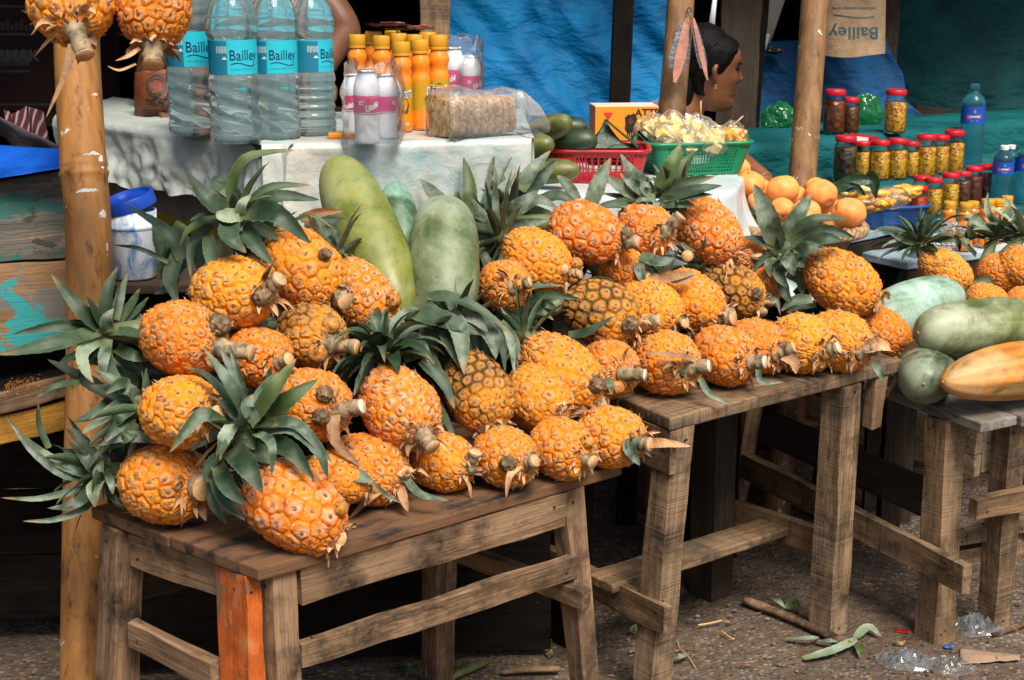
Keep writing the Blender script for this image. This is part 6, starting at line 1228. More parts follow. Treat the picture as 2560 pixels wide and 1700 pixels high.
# plastic baskets -----------------------------------------------------------
def basket(label, c, z, wx, wy, h, rot, mat, name='plastic_basket', bars=44, hoops=5, flare=1.22, slot=False):
    C = V((c.x, c.y, z)); M = Matrix.Translation(C) @ Matrix.Rotation(rot, 4, 'Z'); t = thing(name, label, 'basket', C)
    def loop(k, grow=0, n=96):
        f_ = 1/flare+(1-1/flare)*k; ax, ay = wx/2*f_+grow, wy/2*f_+grow; rc_ = .032*f_; out = []; sx, sy = 2*(ax-rc_), 2*(ay-rc_); q = math.pi/2*rc_; per = 2*sx+2*sy+4*q
        for i in range(n):
            s_ = (i+.5)/n*per
            for (ln, kind, cx, cy, a0) in ((sx,0,-ax+rc_,-ay,0), (q,1,ax-rc_,-ay+rc_,-math.pi/2), (sy,2,ax,-ay+rc_,0), (q,1,ax-rc_,ay-rc_,0), (sx,3,ax-rc_,ay,0), (q,1,-ax+rc_,ay-rc_,math.pi/2), (sy,4,-ax,ay-rc_,0), (q,1,-ax+rc_,-ay+rc_,math.pi)):
                if s_ <= ln or kind == 9: break
                s_ -= ln
            if kind == 1: a = a0+s_/rc_; p = (cx+rc_*math.cos(a), cy+rc_*math.sin(a))
            else: p = {0:(cx+s_, cy), 2:(cx, cy+s_), 3:(cx-s_, cy), 4:(cx, cy-s_)}[kind]
            out.append(M @ V((p[0], p[1], h*k)))
        return out
    per_ = lambda: None
    mb = MB(); n = 96
    def ringband(k0, k1, th=.0022):
        A_, B_, C_, D_ = loop(k0), loop(k1), loop(k1, -th), loop(k0, -th); fs = []
        for i in range(n):
            j = (i+1) % n
            for p_ in range(4): fs.append((p_*n+i, p_*n+j, ((p_+1) % 4)*n+j, ((p_+1) % 4)*n+i))
        mb.add(A_+B_+C_+D_, fs)
    ringband(0, .07); ringband(.80, .97)
    for q in range(1, hoops): k = .07+.73*q/hoops; ringband(k-.014, k+.014, .0018)
    lo, hi = loop(.03), loop(.90); li, hi2 = loop(.03, -.0018), loop(.90, -.0018)
    for i in range(n*1):
        if slot and i % 2: continue
        i0 = i; a, b = lo[i0], hi[i0]; tg = (lo[(i0+1) % n]-lo[i0-1]).normalized()*(.0011 if not slot else .0016)
        mb.add([a-tg, a+tg, b+tg, b-tg, li[i0]-tg, li[i0]+tg, hi2[i0]+tg, hi2[i0]-tg], [(0,1,2,3),(7,6,5,4),(0,3,7,4),(1,5,6,2)])
    P4 = 2*(wx+wy); kc = [int(n*v) % n for v in ((wx-.03)/P4, (wx+wy-.035)/P4, (2*wx+wy-.05)/P4, .985)]
    for i in kc:        # solid corner panels
        for q in range(-3, 5): a0, a1 = (i+q) % n, (i+q+1) % n; mb.add([lo[a0], lo[a1], hi[a1], hi[a0]], [(0,1,2,3)])
    b_ = loop(.01); mb.add(b_+[p+Z*.0025 for p in b_], [tuple(range(n))[::-1], tuple(range(n, 2*n))]); mb.build('basket_body', mat, t, smooth=False)
    rm = MB(); lp_ = loop(1.0); N = len(lp_)
    vs = []; fs = []
    for i, p in enumerate(lp_):
        tg = (lp_[(i+1) % N]-lp_[i-1]).normalized(); ou = tg.cross(Z)
        for k in range(8): a = k*.7854; vs.append(p+ou*(.0065*math.cos(a))+Z*(.0042*math.sin(a)))
    for i in range(N):
        for k in range(8): fs.append((i*8+k, ((i+1) % N)*8+k, ((i+1) % N)*8+(k+1) % 8, i*8+(k+1) % 8))
    rm.add(vs, fs); rm.build('rim', mat, t); return t, M
RB = simple('red plastic', (.42,.008,.012), .35, var=.05); GB = simple('green plastic', (.004,.22,.10), .35, var=.05); BB = simple('blue plastic', (.006,.07,.26), .35, var=.06)
rc = at_z(1497, 448, zs+.004); gc = at_z(1728, 428, zs+.004)
basket('red slotted plastic basket holding leaf parcels and the dark cucumber', rc, zs+.005, .232, .17, .075, -.05, RB, slot=True, hoops=2)
basket('green mesh plastic basket full of bagged pineapple chunks', gc, zs+.005, .262, .175, .076, .22, GB, hoops=7)
uc = at_z(2208, 560, .748); basket('blue mesh plastic basket full of mango slices', uc, .748, .20, .16, .055, .28, BB, hoops=7)
# orange carton on the red basket
OC = simple('orange juice carton', (.80,.27,.012), .45, var=.05); OCP = simple('carton pale top', (.82,.62,.50), .5); ob = at(1566, 298, 4.10)
t = thing('juice_carton', 'orange printed carton standing on end behind the red basket', 'carton', ob-Z*.045)
M = Matrix.Translation(ob) @ Matrix.Rotation(.10, 4, 'Z'); w_, h_, dp_ = pxm(160, 4.10), pxm(84, 4.10), .10
mb = MB(); mb.box((0, .04, -.01), (w_, dp_, h_), 0, M); mb.box((0, .04, h_/2-.0095), (w_*.985, dp_*.97, .001), 1, M)
fq = lambda x, y: M @ V((x, -.0107, y-.01))
mb.add([fq(.010+.014*math.cos(k*.5236)*(1+.3*(k % 2)), .0+.022*math.sin(k*.5236)*(1+.2*(k % 3))) for k in range(12)], [tuple(range(12))], 2); mb.add([fq(.010+.006*math.cos(k*.785), .006+.007*math.sin(k*.785)) for k in range(8)], [tuple(range(8))], 0)
for k in range(5): mb.add([fq(-.002+k*.006, -.035), fq(.002+k*.006, -.035), fq(.004+k*.004, -.01)], [(0,1,2)], 2)
text_on(mb, 'ATTR', .026, lambda x, y: fq(.052+x, .026+y), 2, .0008); mb.add([fq(-.06, .028), fq(-.035, .028), fq(-.048, .008)], [(0,1,2)], 3)
mb.build('box', [OC, OCP, INKK, REDP], t, smooth=False)
tag(None or slab('stand_block', V((ob.x-.09, ob.y-.0, ob.z-.0585)), V((1,0,0)), V((0,1,0)), .18, .11, ob.z-.0585-zs-.004, WD, None), 'dark block under the orange carton', 'block')
# leaf parcels
BLF = simple('banana leaf', (.012,.05,.022), .42, .3, 120, .3, vs=40); 
def parcel(label, px, d, s_, rot, h=.8):
    C = at(*px, d); M = Matrix.Translation(C) @ Matrix.Rotation(rot, 4, 'Z'); mb = MB()
    b = [V((-1,-.6,-.35)), V((1,-.6,-.35)), V((.9,.6,-.3)), V((-.9,.6,-.3))]; ap = V((-.1, .1, h))
    def f(u, v):
        k = u*4; i = int(k) % 4; p = b[i].lerp(b[(i+1) % 4], k-int(k)); q = p.lerp(ap, v); return (q+V((0,0,-.18*math.sin(v*3.14)))+.05*V((noise.noise((u*9, v*5, px[0])), noise.noise((u*9, v*5, 3+px[0])), 0)))*s_
    mb.grid(48, 14, f, 0, M, wrap=True); mb.add([M @ (p*s_) for p in b], [(3,2,1,0)])
    mb.grid(10, 6, lambda u, v: (V((-.1+1.5*u, -.55+.5*v-.1*u, h*.9-1.25*u+.15*math.sin(v*3)))*s_), 0, M)
    o = mb.build('leaf_parcel', BLF); return tag(o, label, 'leaf parcel', 'leaf parcels in the red basket')
parcel('tall pointed leaf parcel in the red basket, in front of the orange carton', (1518,348), 3.93, .050, .1, .95); parcel('low flat leaf parcel at the right end of the red basket', (1594,350), 3.95, .038, .5, .55); parcel('small leaf parcel behind the darkest cucumber in the red basket', (1460,335), 4.02, .036, -.3, .5)
# bagged chunks
PCH = NT('pale pineapple flesh'); c = PCH.coord(); n = PCH.noise(c, 70., 5, .6); PCH.p(color=PCH.mix(PCH.ramp(PCH.rand(), [(0, 0.), (1, .6)]), PCH.ramp(n, [(.3, (.78,.48,.10)), (.7, (.86,.68,.30))]), (.80,.62,.25)), rough=.35, normal=PCH.bump(n, .5, .005), sss=.0); PCH = PCH.mat
MGO = NT('mango flesh'); c = MGO.coord(); n = MGO.noise(c, 50., 4); MGO.p(color=MGO.ramp(n, [(.3, (.80,.32,.015)), (.7, (.86,.45,.05))]), rough=.3, normal=MGO.bump(n, .4, .004)); MGO = MGO.mat
def wedge(mb, C, s_, g, mi=0):
    Rm = Matrix.Rotation(g.uniform(0, 6.28), 4, V((g.gauss(0,1), g.gauss(0,1), g.gauss(0,1))).normalized()); vs = []
    base = [(-1,-.7,-.6),(1,-.6,-.55),(.9,.7,-.5),(-.9,.6,-.6),(-.75,-.5,.55),(.75,-.45,.6),(.6,.45,.55),(-.7,.4,.5)]
    mb.add([C+(Rm @ V(p)).to_3d()*s_*g.uniform(.9, 1.1) for p in base], [(3,2,1,0),(4,5,6,7),(0,1,5,4),(1,2,6,5),(2,3,7,6),(3,0,4,7)], mi)
STICK = simple('bamboo skewer', (.58,.36,.16), .6)
def fruit_bag(label, px, d, w, mat, n=7, skew=None, group='bags of cut fruit in the green basket', s_=.019, hgt=1.0, wrapm=FILM):
    d *= 1.065; C = at(*px, d); r = pxm(w, d)/2; g = random.Random(int(px[0]*3+px[1])); t = thing('fruit_bag', label, 'fruit bag', C-Z*r, group); mb = MB()
    for i in range(n+4): wedge(mb, C+V((g.uniform(-.62,.62)*r, g.uniform(-.5,.5)*r, g.uniform(-.5,.55)*r*hgt)), s_*g.uniform(.85, 1.25), g)
    mb.build('chunks', mat, t, smooth=False, bevel=.003)
    fm = MB(); fm.ball(C, (r*1.12, r*.95, r*.98*hgt), 26, 0, None, lambda q: 1+.22*noise.noise(q*2.2+V((px[0], 0, 0)))+.14*noise.noise(q*6+V((px[0], 0, 0)))+(.30*max(0, q.z)**8))
    fm.build('wrap', wrapm, t, smooth=False)
    if skew: a, b = skew; k = MB(); k.tube([at(*a, d-.02), at(*b, d-.03)], .0018, 8); k.build('skewer', STICK, t)
    return t
fruit_bag('bag of pale pineapple chunks at the left end of the green basket', (1632,332), 3.78, 84, PCH, 9); fruit_bag('bag of pale pineapple chunks at the front left rim of the green basket', (1665,358), 3.70, 84, PCH, 9); fruit_bag('bag of white edged chunks at the front middle of the green basket', (1712,358), 3.70, 72, PCH, 8); fruit_bag('bag of pale chunks at the back middle of the green basket, skewer standing up', (1748,336), 3.80, 80, PCH, 8, skew=((1752,300),(1752,252))); fruit_bag('bag of large white chunks right of the middle of the green basket', (1778,352), 3.70, 78, PCH, 8); fruit_bag('bag of orange fruit at the right end of the green basket, skewer slanting out', (1828,348), 3.74, 76, MGO, 8, skew=((1820,325),(1858,290))); fruit_bag('bag of pale chunks on top behind the others in the green basket', (1682,318), 3.84, 70, PCH, 7)
# mango slices in the blue basket
def slices(label, px, d, w, n, mat=MGO, h=.6):
    C = at(*px, d); r = pxm(w, d)/2; g = random.Random(int(px[0])); t = thing('fruit_bag', label, 'fruit bag', C-Z*r*h, 'bags of mango slices in the blue basket'); mb = MB()
    for i in range(n):
        p = C+V((g.uniform(-.8,.8)*r, g.uniform(-.5,.5)*r, g.uniform(-.6,.6)*r*h)); a = g.uniform(-.6, .6); mb.ball(p, (.024, .010, .009), 12, 0, Matrix.Translation(p) @ Matrix.Rotation(a, 4, 'Z') @ Matrix.Rotation(g.uniform(-.8,.8), 4, 'X') @ Matrix.Rotation(g.uniform(-.5,.5), 4, 'Y') @ Matrix.Translation(-p))
    mb.build('slices', mat, t); fm = MB(); fm.ball(C, (r*1.1, r*.8, r*h*1.05), 24, 0, None, lambda q: 1+.13*noise.noise(q*2.6+V((px[0], 0, 0)))+.05*noise.noise(q*7)); fm.build('wrap', FILM, t)
slices('bag of mango slices at the front left of the blue basket', (2168,505), 4.05, 84, 14); slices('bag of bright mango slices in the middle of the blue basket', (2225,495), 4.05, 90, 16); slices('bag of mango slices at the right end of the blue basket', (2262,482), 4.12, 60, 10); slices('bag of pale fruit pieces behind, at the left of the blue basket', (2128,475), 4.15, 70, 10, PCH)
for i, (pts, w, lb_) in enumerate(([[(2085,478),(2125,455),(2175,450),(2190,470)], 36, 'dark leaf wrapped round the neck of the bags in the blue basket'], [[(2160,445),(2185,455),(2190,500)], 40, 'dark leaf hanging down the front of the bags in the blue basket'], [[(2100,470),(2140,470),(2165,490)], 26, 'narrow dark leaf lying on the bags in the blue basket'])):
    mb = MB(); px_leaf(mb, pts, w, 4.02, (0, -.02, -.02), 0, .8); tag(mb.build('banana_leaf', [BLF]), lb_, 'leaf')
# mangoes -------------------------------------------------------------------
MG = NT('ripe mango skin'); c = MG.coord(); n = MG.noise(c, 16., 6, .65); n2 = MG.noise(c, 150., 3); MG.p(color=MG.mix(MG.math('MULTIPLY', MG.rand(), .5), MG.mix(MG.ramp(n2, [(.62, 0.), (.7, .4)]), MG.ramp(n, [(.36, (.78,.21,.04)), (.5, (.84,.34,.08)), (.64, (.80,.20,.10))]), (.5,.2,.06)), (.85,.38,.08)), rough=.55, normal=MG.bump(n2, .06, .002)); MG = MG.mat
ML = [(1842,422,66,4.12,'topmost mango at the back left, dimple showing'),(1872,462,76,4.02,'large mango in front of the topmost one, beside the white sheet edge'),(1958,475,78,3.98,'large mango in the middle of the heap, left of the pale post'),(1955,522,60,3.92,'mango low in the middle, framed by two crown leaves'),(2015,530,70,3.90,'mango at the front right of the middle, on the basket rim'),(2052,485,78,4.02,'large mango right of the pale post'),(2122,532,82,3.90,'biggest round mango at the right end of the basket'),(2040,470,56,4.10,'mango just behind the large one right of the pale post'),(1990,490,52,4.06,'mango peeping out in the gap behind the middle ones'),(1922,500,56,4.02,'mango deep in the heap at the left'),(1905,468,44,4.08,'small mango behind the large left one'),(2085,555,56,3.92,'mango sunk below the rim at the right'),(1890,505,50,3.98,'mango low beside the white sheet edge'),(2075,510,60,4.05,'mango deep between the right hand ones')]
for x, y, w, d, lb_ in ML:
    C = at(x, y, d); r = pxm(w, d)/2; g = random.Random(x); mb = MB(); q0 = V((g.gauss(0,1), g.gauss(0,1), g.gauss(0,1))).normalized()
    mb.ball(C, (r*1.06, r, r*.93), 36, 0, None, lambda q: 1+.09*noise.noise(q*1.3+V((x, 0, 0)))-.16*math.exp(-(max(0, 1-q.dot((CAM-C).normalized()*.6+q0*.8 if False else ((q0+V((0,-.8,.1))).normalized())))/.02)))
    d_ = (q0+V((0,-.8,.1))).normalized(); mb.tube([C+d_*r*.82, C+d_*r*.90], [.003, .002], 8, 1)
    tag(mb.build('mango', [MG, STK]), lb_, 'mango', 'mangoes in the wicker basket')
WK = NT('wicker'); c = WK.coord(); n = WK.noise(c, 60., 4); WK.p(color=WK.ramp(n, [(.3, (.16,.085,.035)), (.55, (.36,.23,.12)), (.75, (.52,.38,.24))]), rough=.8, normal=WK.bump(n, .5, .004)); WK = WK.mat
wc = at(2000, 568, 3.97); t = thing('wicker_basket', 'round wicker basket heaped with mangoes', 'basket', V((wc.x, wc.y, .748))); rw_ = pxm(322, 3.97)/2; hz = wc.z-.748
mb = MB(); mb.lathe([(rw_*.70, .0), (rw_*.72, .004), (rw_*.82, hz*.5), (rw_*.93, hz), (rw_*.90, hz), (rw_*.78, hz*.5), (rw_*.66, .008), (.001, .008)], 120, 0, Matrix.Translation(V((wc.x, wc.y, .748))), True, lambda r_, z, a: (r_*(1+.012*math.sin(a*60)*math.cos(z*500)), z)); mb.build('basket_body', WK, t)
for k in range(3):
    pts = [V((wc.x+(rw_*.96+.009*math.cos(a*17+k*2.094))*math.cos(a), wc.y+(rw_*.96+.009*math.cos(a*17+k*2.094))*math.sin(a), wc.z+.009*math.sin(a*17+k*2.094))) for a in [i*6.28318/360 for i in range(361)]]
    mb = MB(); mb.tube(pts, .0068, 8); mb.build('rim_strand', WK, t)
# pickle jars -----------------------------------------------------------
JG = NT('jar glass'); _tr = JG.node('ShaderNodeBsdfTransparent', Color=(.96,.97,.96)); _gl = JG.node('ShaderNodeBsdfGlossy', Color=(1,1,1), Roughness=.04); _lw = JG.node('ShaderNodeLayerWeight', Blend=.2); _mx = JG.node('ShaderNodeMixShader'); JG.link(JG.math('ADD', JG.math('MULTIPLY', _lw.outputs['Fresnel'], .8), .02), _mx.inputs[0]); JG.link(_tr.outputs[0], _mx.inputs[1]); JG.link(_gl.outputs[0], _mx.inputs[2]); JG.link(_mx.outputs[0], JG.out.inputs[0]); JG = JG.mat
def pickle(name, a, b, spot, amt=.5, sc_=90.):
    m = NT(name); c = m.coord(); v_ = m.vor(c, sc_, 'F1', 'Color'); g_ = m.node('ShaderNodeSeparateColor'); m.link(v_, g_.inputs[0]); n = m.noise(c, 30., 5, .7)
    col = m.mix(g_.outputs[0], a, b); col = m.mix(m.ramp(m.math('ADD', m.math('MULTIPLY', g_.outputs[1], .5), m.math('MULTIPLY', n, .6)), [(.58, 0.), (.66, amt)]), col, spot); m.p(color=col, rough=.3, normal=m.bump(m.vor(c, sc_), .5, .005)); return m.mat
PK = {'y': pickle('yellow pickle', (.70,.33,.012), (.88,.55,.05), (.30,.03,.006), .7, 150.), 'd': pickle('dark olive pickle', (.012,.010,.006), (.05,.035,.010), (.18,.11,.02), .6, 60.), 'o': pickle('oily brown pickle', (.06,.022,.004), (.18,.06,.010), (.25,.03,.005), .6, 70.), 'r': pickle('red chilli pickle', (.5,.03,.006), (.65,.11,.01), (.12,.01,.004), .6, 70.), 'k': pickle('dark red pickle', (.06,.008,.004), (.16,.02,.008), (.25,.06,.01), .5, 60.)}
JLID = simple('red jar lid', (.50,.010,.022), .38, var=.06)
def jar(px, py, w, zz, kind, label, hk=2.0, lean=0., lidm=JLID):
    C = at_z(px, py, zz); d = depth(C); C.z = zz+.002; r = pxm(w, d)/2; H = 2*r*hk; t = thing('pickle_jar', label, 'jar', C, 'pickle jars on the teal shelf'); g = random.Random(px*31+py)
    mb = MB(); mb.lathe([(r*.86, 0), (r*.97, .003), (r, .008), (r, H*.74), (r*.95, H*.80), (r*.80, H*.855), (r*.79, H*.90)], 40, 0, Matrix.Translation(C)); mb.build('glass', JG, t)
    fill = H*(.70 if kind in 'yr' else .74); mb = MB(); mb.lathe([(r*.84, .003), (r*.95, .006), (r*.965, .01), (r*.965, fill*.97), (r*.9, fill)], 36, 0, Matrix.Translation(C), True, lambda r_, z, a: (r_*(1-.012*abs(noise.noise((a*3, z*80, px)))), z+(.004*noise.noise((math.cos(a)*2, math.sin(a)*2, px)) if z > .01 else 0))); mb.build('pickle', PK[kind], t)
    mb = MB(); lh = H*.125; mb.lathe([(r*.90, 0), (r*.92, .001), (r*.92, lh*.8), (r*.86, lh), (.001, lh)], 60, 0, Matrix.Translation(C+Z*(H*.875)) @ Matrix.Rotation(g.uniform(-.03,.03), 4, 'X'), True, lambda r_, z, a: (r_*(1+.012*math.cos(a*28)*(1 if z < lh*.85 else 0)), z)); mb.build('lid', lidm, t, auto=45)
    return t
for x, y, w, k, lb_ in [(2084,336,55,'o','left jar on the top shelf, brown pickle, right against the pale post'),(2124,334,44,'o','narrow dark jar second on the top shelf, in front of the green bag'),(2236,334,54,'y','yellow pickle jar standing alone at the right of the top shelf')]: jar(x, y, w, ZT, k, lb_)
for x, y, w, k, lb_ in [(2110,456,57,'d','darkest jar, olive black pickle, at the left end of the middle row'),(2154,448,46,'y','narrow yellow jar under the little red packet in the middle row'),(2198,451,49,'y','third jar from the left in the middle row, red flecks at its foot'),(2240,449,50,'y','fourth jar from the left in the middle row, yellow pickle'),(2274,444,44,'y','fifth jar in the middle row, mostly behind its left neighbour'),(2311,443,52,'y','sixth jar in the middle row, yellow pickle'),(2346,436,48,'y','seventh jar in the middle row, slightly behind the last one'),(2381,432,52,'y','last jar at the right end of the middle row, coarse yellow pickle')]: jar(x, y, w, ZM, k, lb_, 2.02)
for x, y, w, k, lb_ in [(2292,560,46,'r','red chilli jar at the left front of the lowest row'),(2300,535,46,'r','jar just behind the red chilli one in the lowest row'),(2330,540,46,'y','yellow jar at the left of the lowest row'),(2372,528,46,'y','second yellow jar of the lowest row, above the juice bottles'),(2402,520,44,'o','brown pickle jar in the lowest row beside the yellow ones'),(2430,512,46,'k','dark red jar, second from the right in the lowest row'),(2462,503,44,'k','dark red jar at the right end of the lowest row')]: jar(x, y, w, ZL, k, lb_, 2.05)
pk = at(2158, 346, 4.66); mb = MB(); mb.box((0,0,0), (.075, .05, .018), 0, Matrix.Translation(pk) @ Matrix.Rotation(-.35, 4, 'Z') @ Matrix.Rotation(.10, 4, 'Y')); mb.box((.0,-.0257,0), (.035, .0006, .014), 1, Matrix.Translation(pk) @ Matrix.Rotation(-.35, 4, 'Z') @ Matrix.Rotation(.10, 4, 'Y')); o = mb.build('small_packet', [simple('red packet', (.38,.012,.015), .35), INKW], smooth=False); tag(o, 'little red packet lying on the jar lids of the middle row', 'packet')
# blue water bottles at the right
def small_water(px, py, d, w, hk, label, cap, lab=(.01,.07,.42), txt='KINGFISHER', zz=None):
    C = at(px, py, d); 
    if zz: C = at_z(px, py, zz); d = depth(C)
    r = pxm(w, d)/2; H = 2*r*hk; t = thing('water_bottle', label, 'bottle', C, 'blue labelled water bottles by the teal wall')
    pr = [(.82,0),(.97,.01),(1,.03)]+[(1-.05*(i % 2), .05+.033*i) for i in range(14)]+[(.99,.52),(.97,.53),(.97,.74),(1,.75),(.97,.79),(.75,.85),(.45,.895),(.36,.91),(.36,.935)]
    mb = MB(); mb.lathe([(r*a, H*b) for a, b in pr], 36, 0, Matrix.Translation(C)); mb.build('bottle', WATERB, t)
    cp = MB(); cp.lathe([(r*.40,0),(r*.41,H*.06),(r*.36,H*.07)], 24, 0, Matrix.Translation(C+Z*H*.93)); cp.build('cap', cap, t, auto=40)
    lb = MB(); a0 = face_ang(C, .15); rl = r*.985; band(lb, C, rl, H*.53, H*.74, a0-3.14, a0+3.14, 0, 40); hh = H*.21; f = cyl(C, rl+.0006, a0, H*.53, None); f2 = cyl(C, rl+.0011, a0, H*.53, None)
    el = lambda fy, sx, sy, mi, ff: lb.add([ff(sx*math.cos(k*.393), fy+sy*math.sin(k*.393)) for k in range(16)], [tuple(range(16))], mi)
    lb.add([f(x*r*.62, hh*.42+y*hh*.16) for x, y in ((-1,-.7),(-.5,-1),(.5,-1),(1,-.7),(1,.7),(.5,1),(-.5,1),(-1,.7))], [tuple(range(8))], 1); text_on(lb, txt, hh*.15, lambda x, y: f2(x*.75, hh*.42+y), 2, .0003); el(hh*.72, hh*.06, hh*.10, 3, f); lb.add([f(-hh*.20, hh*.16), f(hh*.20, hh*.16), f(hh*.17, hh*.24), f(-hh*.17, hh*.24)], [(0,1,2,3)], 3)
    lb.build('label', [LB2, REDP, INKW, LBJ], t); return t
LB2 = simple('royal blue label', (.008,.075,.42), .4, var=.05)
small_water(2424, 418, 4.9, 60, 3.45, 'tall blue labelled water bottle right of the middle row of jars', WATERB, zz=ZM); small_water(2502, 512, 4.7, 54, 2.75, 'blue labelled water bottle with a white cap, front left of the three at the right', CAPW, zz=ZL); small_water(2520, 500, 4.8, 46, 3.0, 'water bottle mostly hidden behind the front left one of the three', CAPW, zz=ZL+.004); small_water(2562, 512, 4.6, 56, 2.9, 'water bottle cut by the right picture edge', CAPW, zz=ZL)
# juice bottles at the lower right
for i, (x, y, d, w, lb_) in enumerate([(2372,548,4.28,38,'leftmost orange juice bottle of the lower right group, mostly behind film'),(2412,572,4.2,42,'second orange juice bottle of the lower right group, rounded shoulders in front'),(2430,560,4.32,36,'orange juice bottle behind the second one of the lower right group'),(2466,568,4.25,42,'orange juice bottle in the middle of the lower right group'),(2492,562,4.32,38,'orange juice bottle right of the middle in the lower right group'),(2514,556,4.4,36,'rightmost orange juice bottle of the lower right group')]):
    C_ = at(x, y, d); juice_bottle(x, y, d, w, lb_, .3, zz=.70, hk=3.0, group='orange juice bottles by the far pineapples')
slab_t = thing('bottle_ledge', 'low ledge with light blue plastic under the lower right juice bottles', 'ledge', V((1.2, 4.15, .5))); slab('ledge_board', V((.98, 4.0, .698)), V((.84,.54,0)), V((-.54,.84,0)), .60, .17, .02, MT['light blue plastic top'], slab_t); [beam('leg', V((px_, py_, -.002)), V((px_, py_, .677)), .035, .035, WDM, slab_t) for px_, py_ in ((1.02, 4.06), (1.44, 4.33), (.95, 4.14), (1.38, 4.42))]; slab('ledge_front', V((.985, 4.01, .676)), V((.84,.54,0)), V((-.54,.84,0)), .58, .02, .13, WDM, slab_t)
# odd bottle top and film by the far pineapples
mb = MB(); C_ = at(2305, 590, 4.12); mb.lathe([(.026, -.10), (.028, -.03), (.024, -.005), (.014, .012), (.012, .02), (.015, .022), (.015, .033), (.012, .036)], 28, 0, Matrix.Translation(C_)); tag(mb.build('drink_bottle', simple('pale blue bottle', (.35,.47,.62), .35)), 'pale blue bottle top poking up in front of the chilli jar', 'bottle')
def crumple(name, label, C, r, mat, sq=(1,1,.6), amp=.28, seed=0, cat='plastic bag', n=44):
    mb = MB(); mb.ball(C, (r*sq[0], r*sq[1], r*sq[2]), n, 0, None, lambda q: 1+amp*(noise.noise(q*1.8+V((seed, 0, 0)))+.6*abs(noise.noise(q*4+V((seed, 3, 0))))+.3*abs(noise.noise(q*9+V((seed, 1, 5)))))); return tag(mb.build(name, mat, smooth=False), label, cat)
crumple('plastic_bag', 'clear crumpled bag behind the crown leaves in front of the juice bottles', at(2365,590,4.1), .045, FILM, (1.1,.8,.8), .25, 5)
crumple('plastic_bag', 'green plastic bag bundle on the top shelf left of the pale post', at(1952,300,4.95), pxm(96,4.95)/2, FILMG, (1,.8,.85), .2, 1); crumple('plastic_bag', 'crinkled green plastic bag behind the narrow dark jar', at(2168,282,5.0), pxm(74,5.0)/2, FILMG, (.95,.7,1.25), .2, 2); crumple('packet_bundle', 'dark red crinkled packet behind the pale post', at(1938,126,5.3), pxm(46,5.3)/2, SCH, (1,.7,.35), .3, 8, 'packet')
# litter on the dirt ----------------------------------------------------------
LIT = [(1975,1555,[(1968,1602),(2040,1575),(2060,1590),(2110,1600)],22,'first'),]
def litter_leaf(label, pts, w, mi=3, lift=.006, hump=.012, roll=.5):
    P = [at_z(x, y, lift) for x, y in pts]; P = [p+Z*hump*math.sin(i/(len(P)-1)*3.14) for i, p in enumerate(P)]; mb = MB(); leaf(mb, P, pxm(w, depth(P[0])), Z, mi, roll=roll, fold=.18); return tag(mb.build('fallen_leaf', LF), label, 'leaf', 'leaf scraps on the dirt')
litter_leaf('long pale leaf scrap in front of the middle bench leg, largest on the dirt', [(2010,1648),(2075,1640),(2130,1615),(2140,1590)], 30); litter_leaf('pale leaf scrap curling right from the largest one', [(2140,1595),(2170,1580),(2205,1592)], 26, 3, .01); litter_leaf('narrow pale leaf left of the largest scrap', [(1968,1598),(2030,1608),(2048,1592)], 18, 3); litter_leaf('short pale leaf piece beside the narrow one', [(2040,1605),(2075,1615),(2105,1608)], 18, 3); litter_leaf('green folded leaf end hanging off the largest scrap', [(2140,1610),(2150,1635),(2150,1645)], 26, 2)
litter_leaf('small pale leaf by the brown stick', [(1930,1495),(1945,1515),(1965,1522)], 18, 3, .02); litter_leaf('short green leaf tip by the brown stick', [(1968,1522),(1985,1515),(2000,1522)], 24, 2, .02); litter_leaf('pale leaf on the dirt left of the sawn grey leg foot', [(1674,1648),(1700,1655),(1724,1635)], 20, 3); litter_leaf('small leaf in the shade under the near bench right leg', [(1575,1580),(1590,1578),(1598,1592)], 14, 3)
litter_leaf('grey leaf scrap right of the near bench leg', [(1475,1625),(1485,1622),(1500,1620)], 16, 3); litter_leaf('green leaf strip lying at the bottom under the near bench', [(972,1668),(1010,1685),(1065,1698)], 26, 0); litter_leaf('small leaf on the grit beside the stump', [(2040,1130),(2055,1105),(2058,1070)], 14, 2, .01); litter_leaf('dark leaf on the grit behind the middle bench', [(2055,1080),(2050,1065),(2042,1062)], 14, 0, .015)
def cane(label, a, b, w, mat): 
    P = [at_z(*a, .012), at_z((a[0]+b[0])/2, (a[1]+b[1])/2-4, .018), at_z(*b, .014)]; mb = MB(); r = pxm(w, depth(P[0]))/2; mb.tube(catmull(P, 16), [r*(.75+.25*math.sin(i/15*3.14)) for i in range(16)], 10, flat=.7); return tag(mb.build('leaf_stub', mat), label, 'leaf stub')
STB = simple('leaf stub', (.13,.14,.05), .6, .3, 60, .4, vs=40); STB2 = simple('brown leaf stub', (.20,.13,.06), .7, .3, 60, .4, vs=40)
cane('green and tan leaf stub on the dirt under the near bench', (1125,1695), (1215,1655), 30, STB); cane('flat tan stalk piece at the foot of the near bench right leg', (1255,1680), (1400,1672), 24, STB2)
def tw(label, pts, w=.0018, mat=STICK): mb = MB(); mb.tube(catmull([at_z(x, y, .005) for x, y in pts], 20), w, 6); tag(mb.build('straw', mat), label, 'straw', 'straws on the dirt')
tw('bright orange straw on the dirt right of the sawn leg', [(1745,1563),(1775,1558),(1805,1551)], .0022); tw('short straw below the bright orange one', [(1804,1578),(1820,1590),(1835,1598)]); tw('curved thin straw beside the sawn leg foot', [(1694,1600),(1700,1620),(1720,1640),(1738,1668)], .001)
tw('dry twig on the ground at the right edge', [(2480,1588),(2525,1575),(2575,1555)], .005, W1); tw('dry stalk lying behind the right bench leg', [(2515,1250),(2540,1245),(2575,1240)], .004)
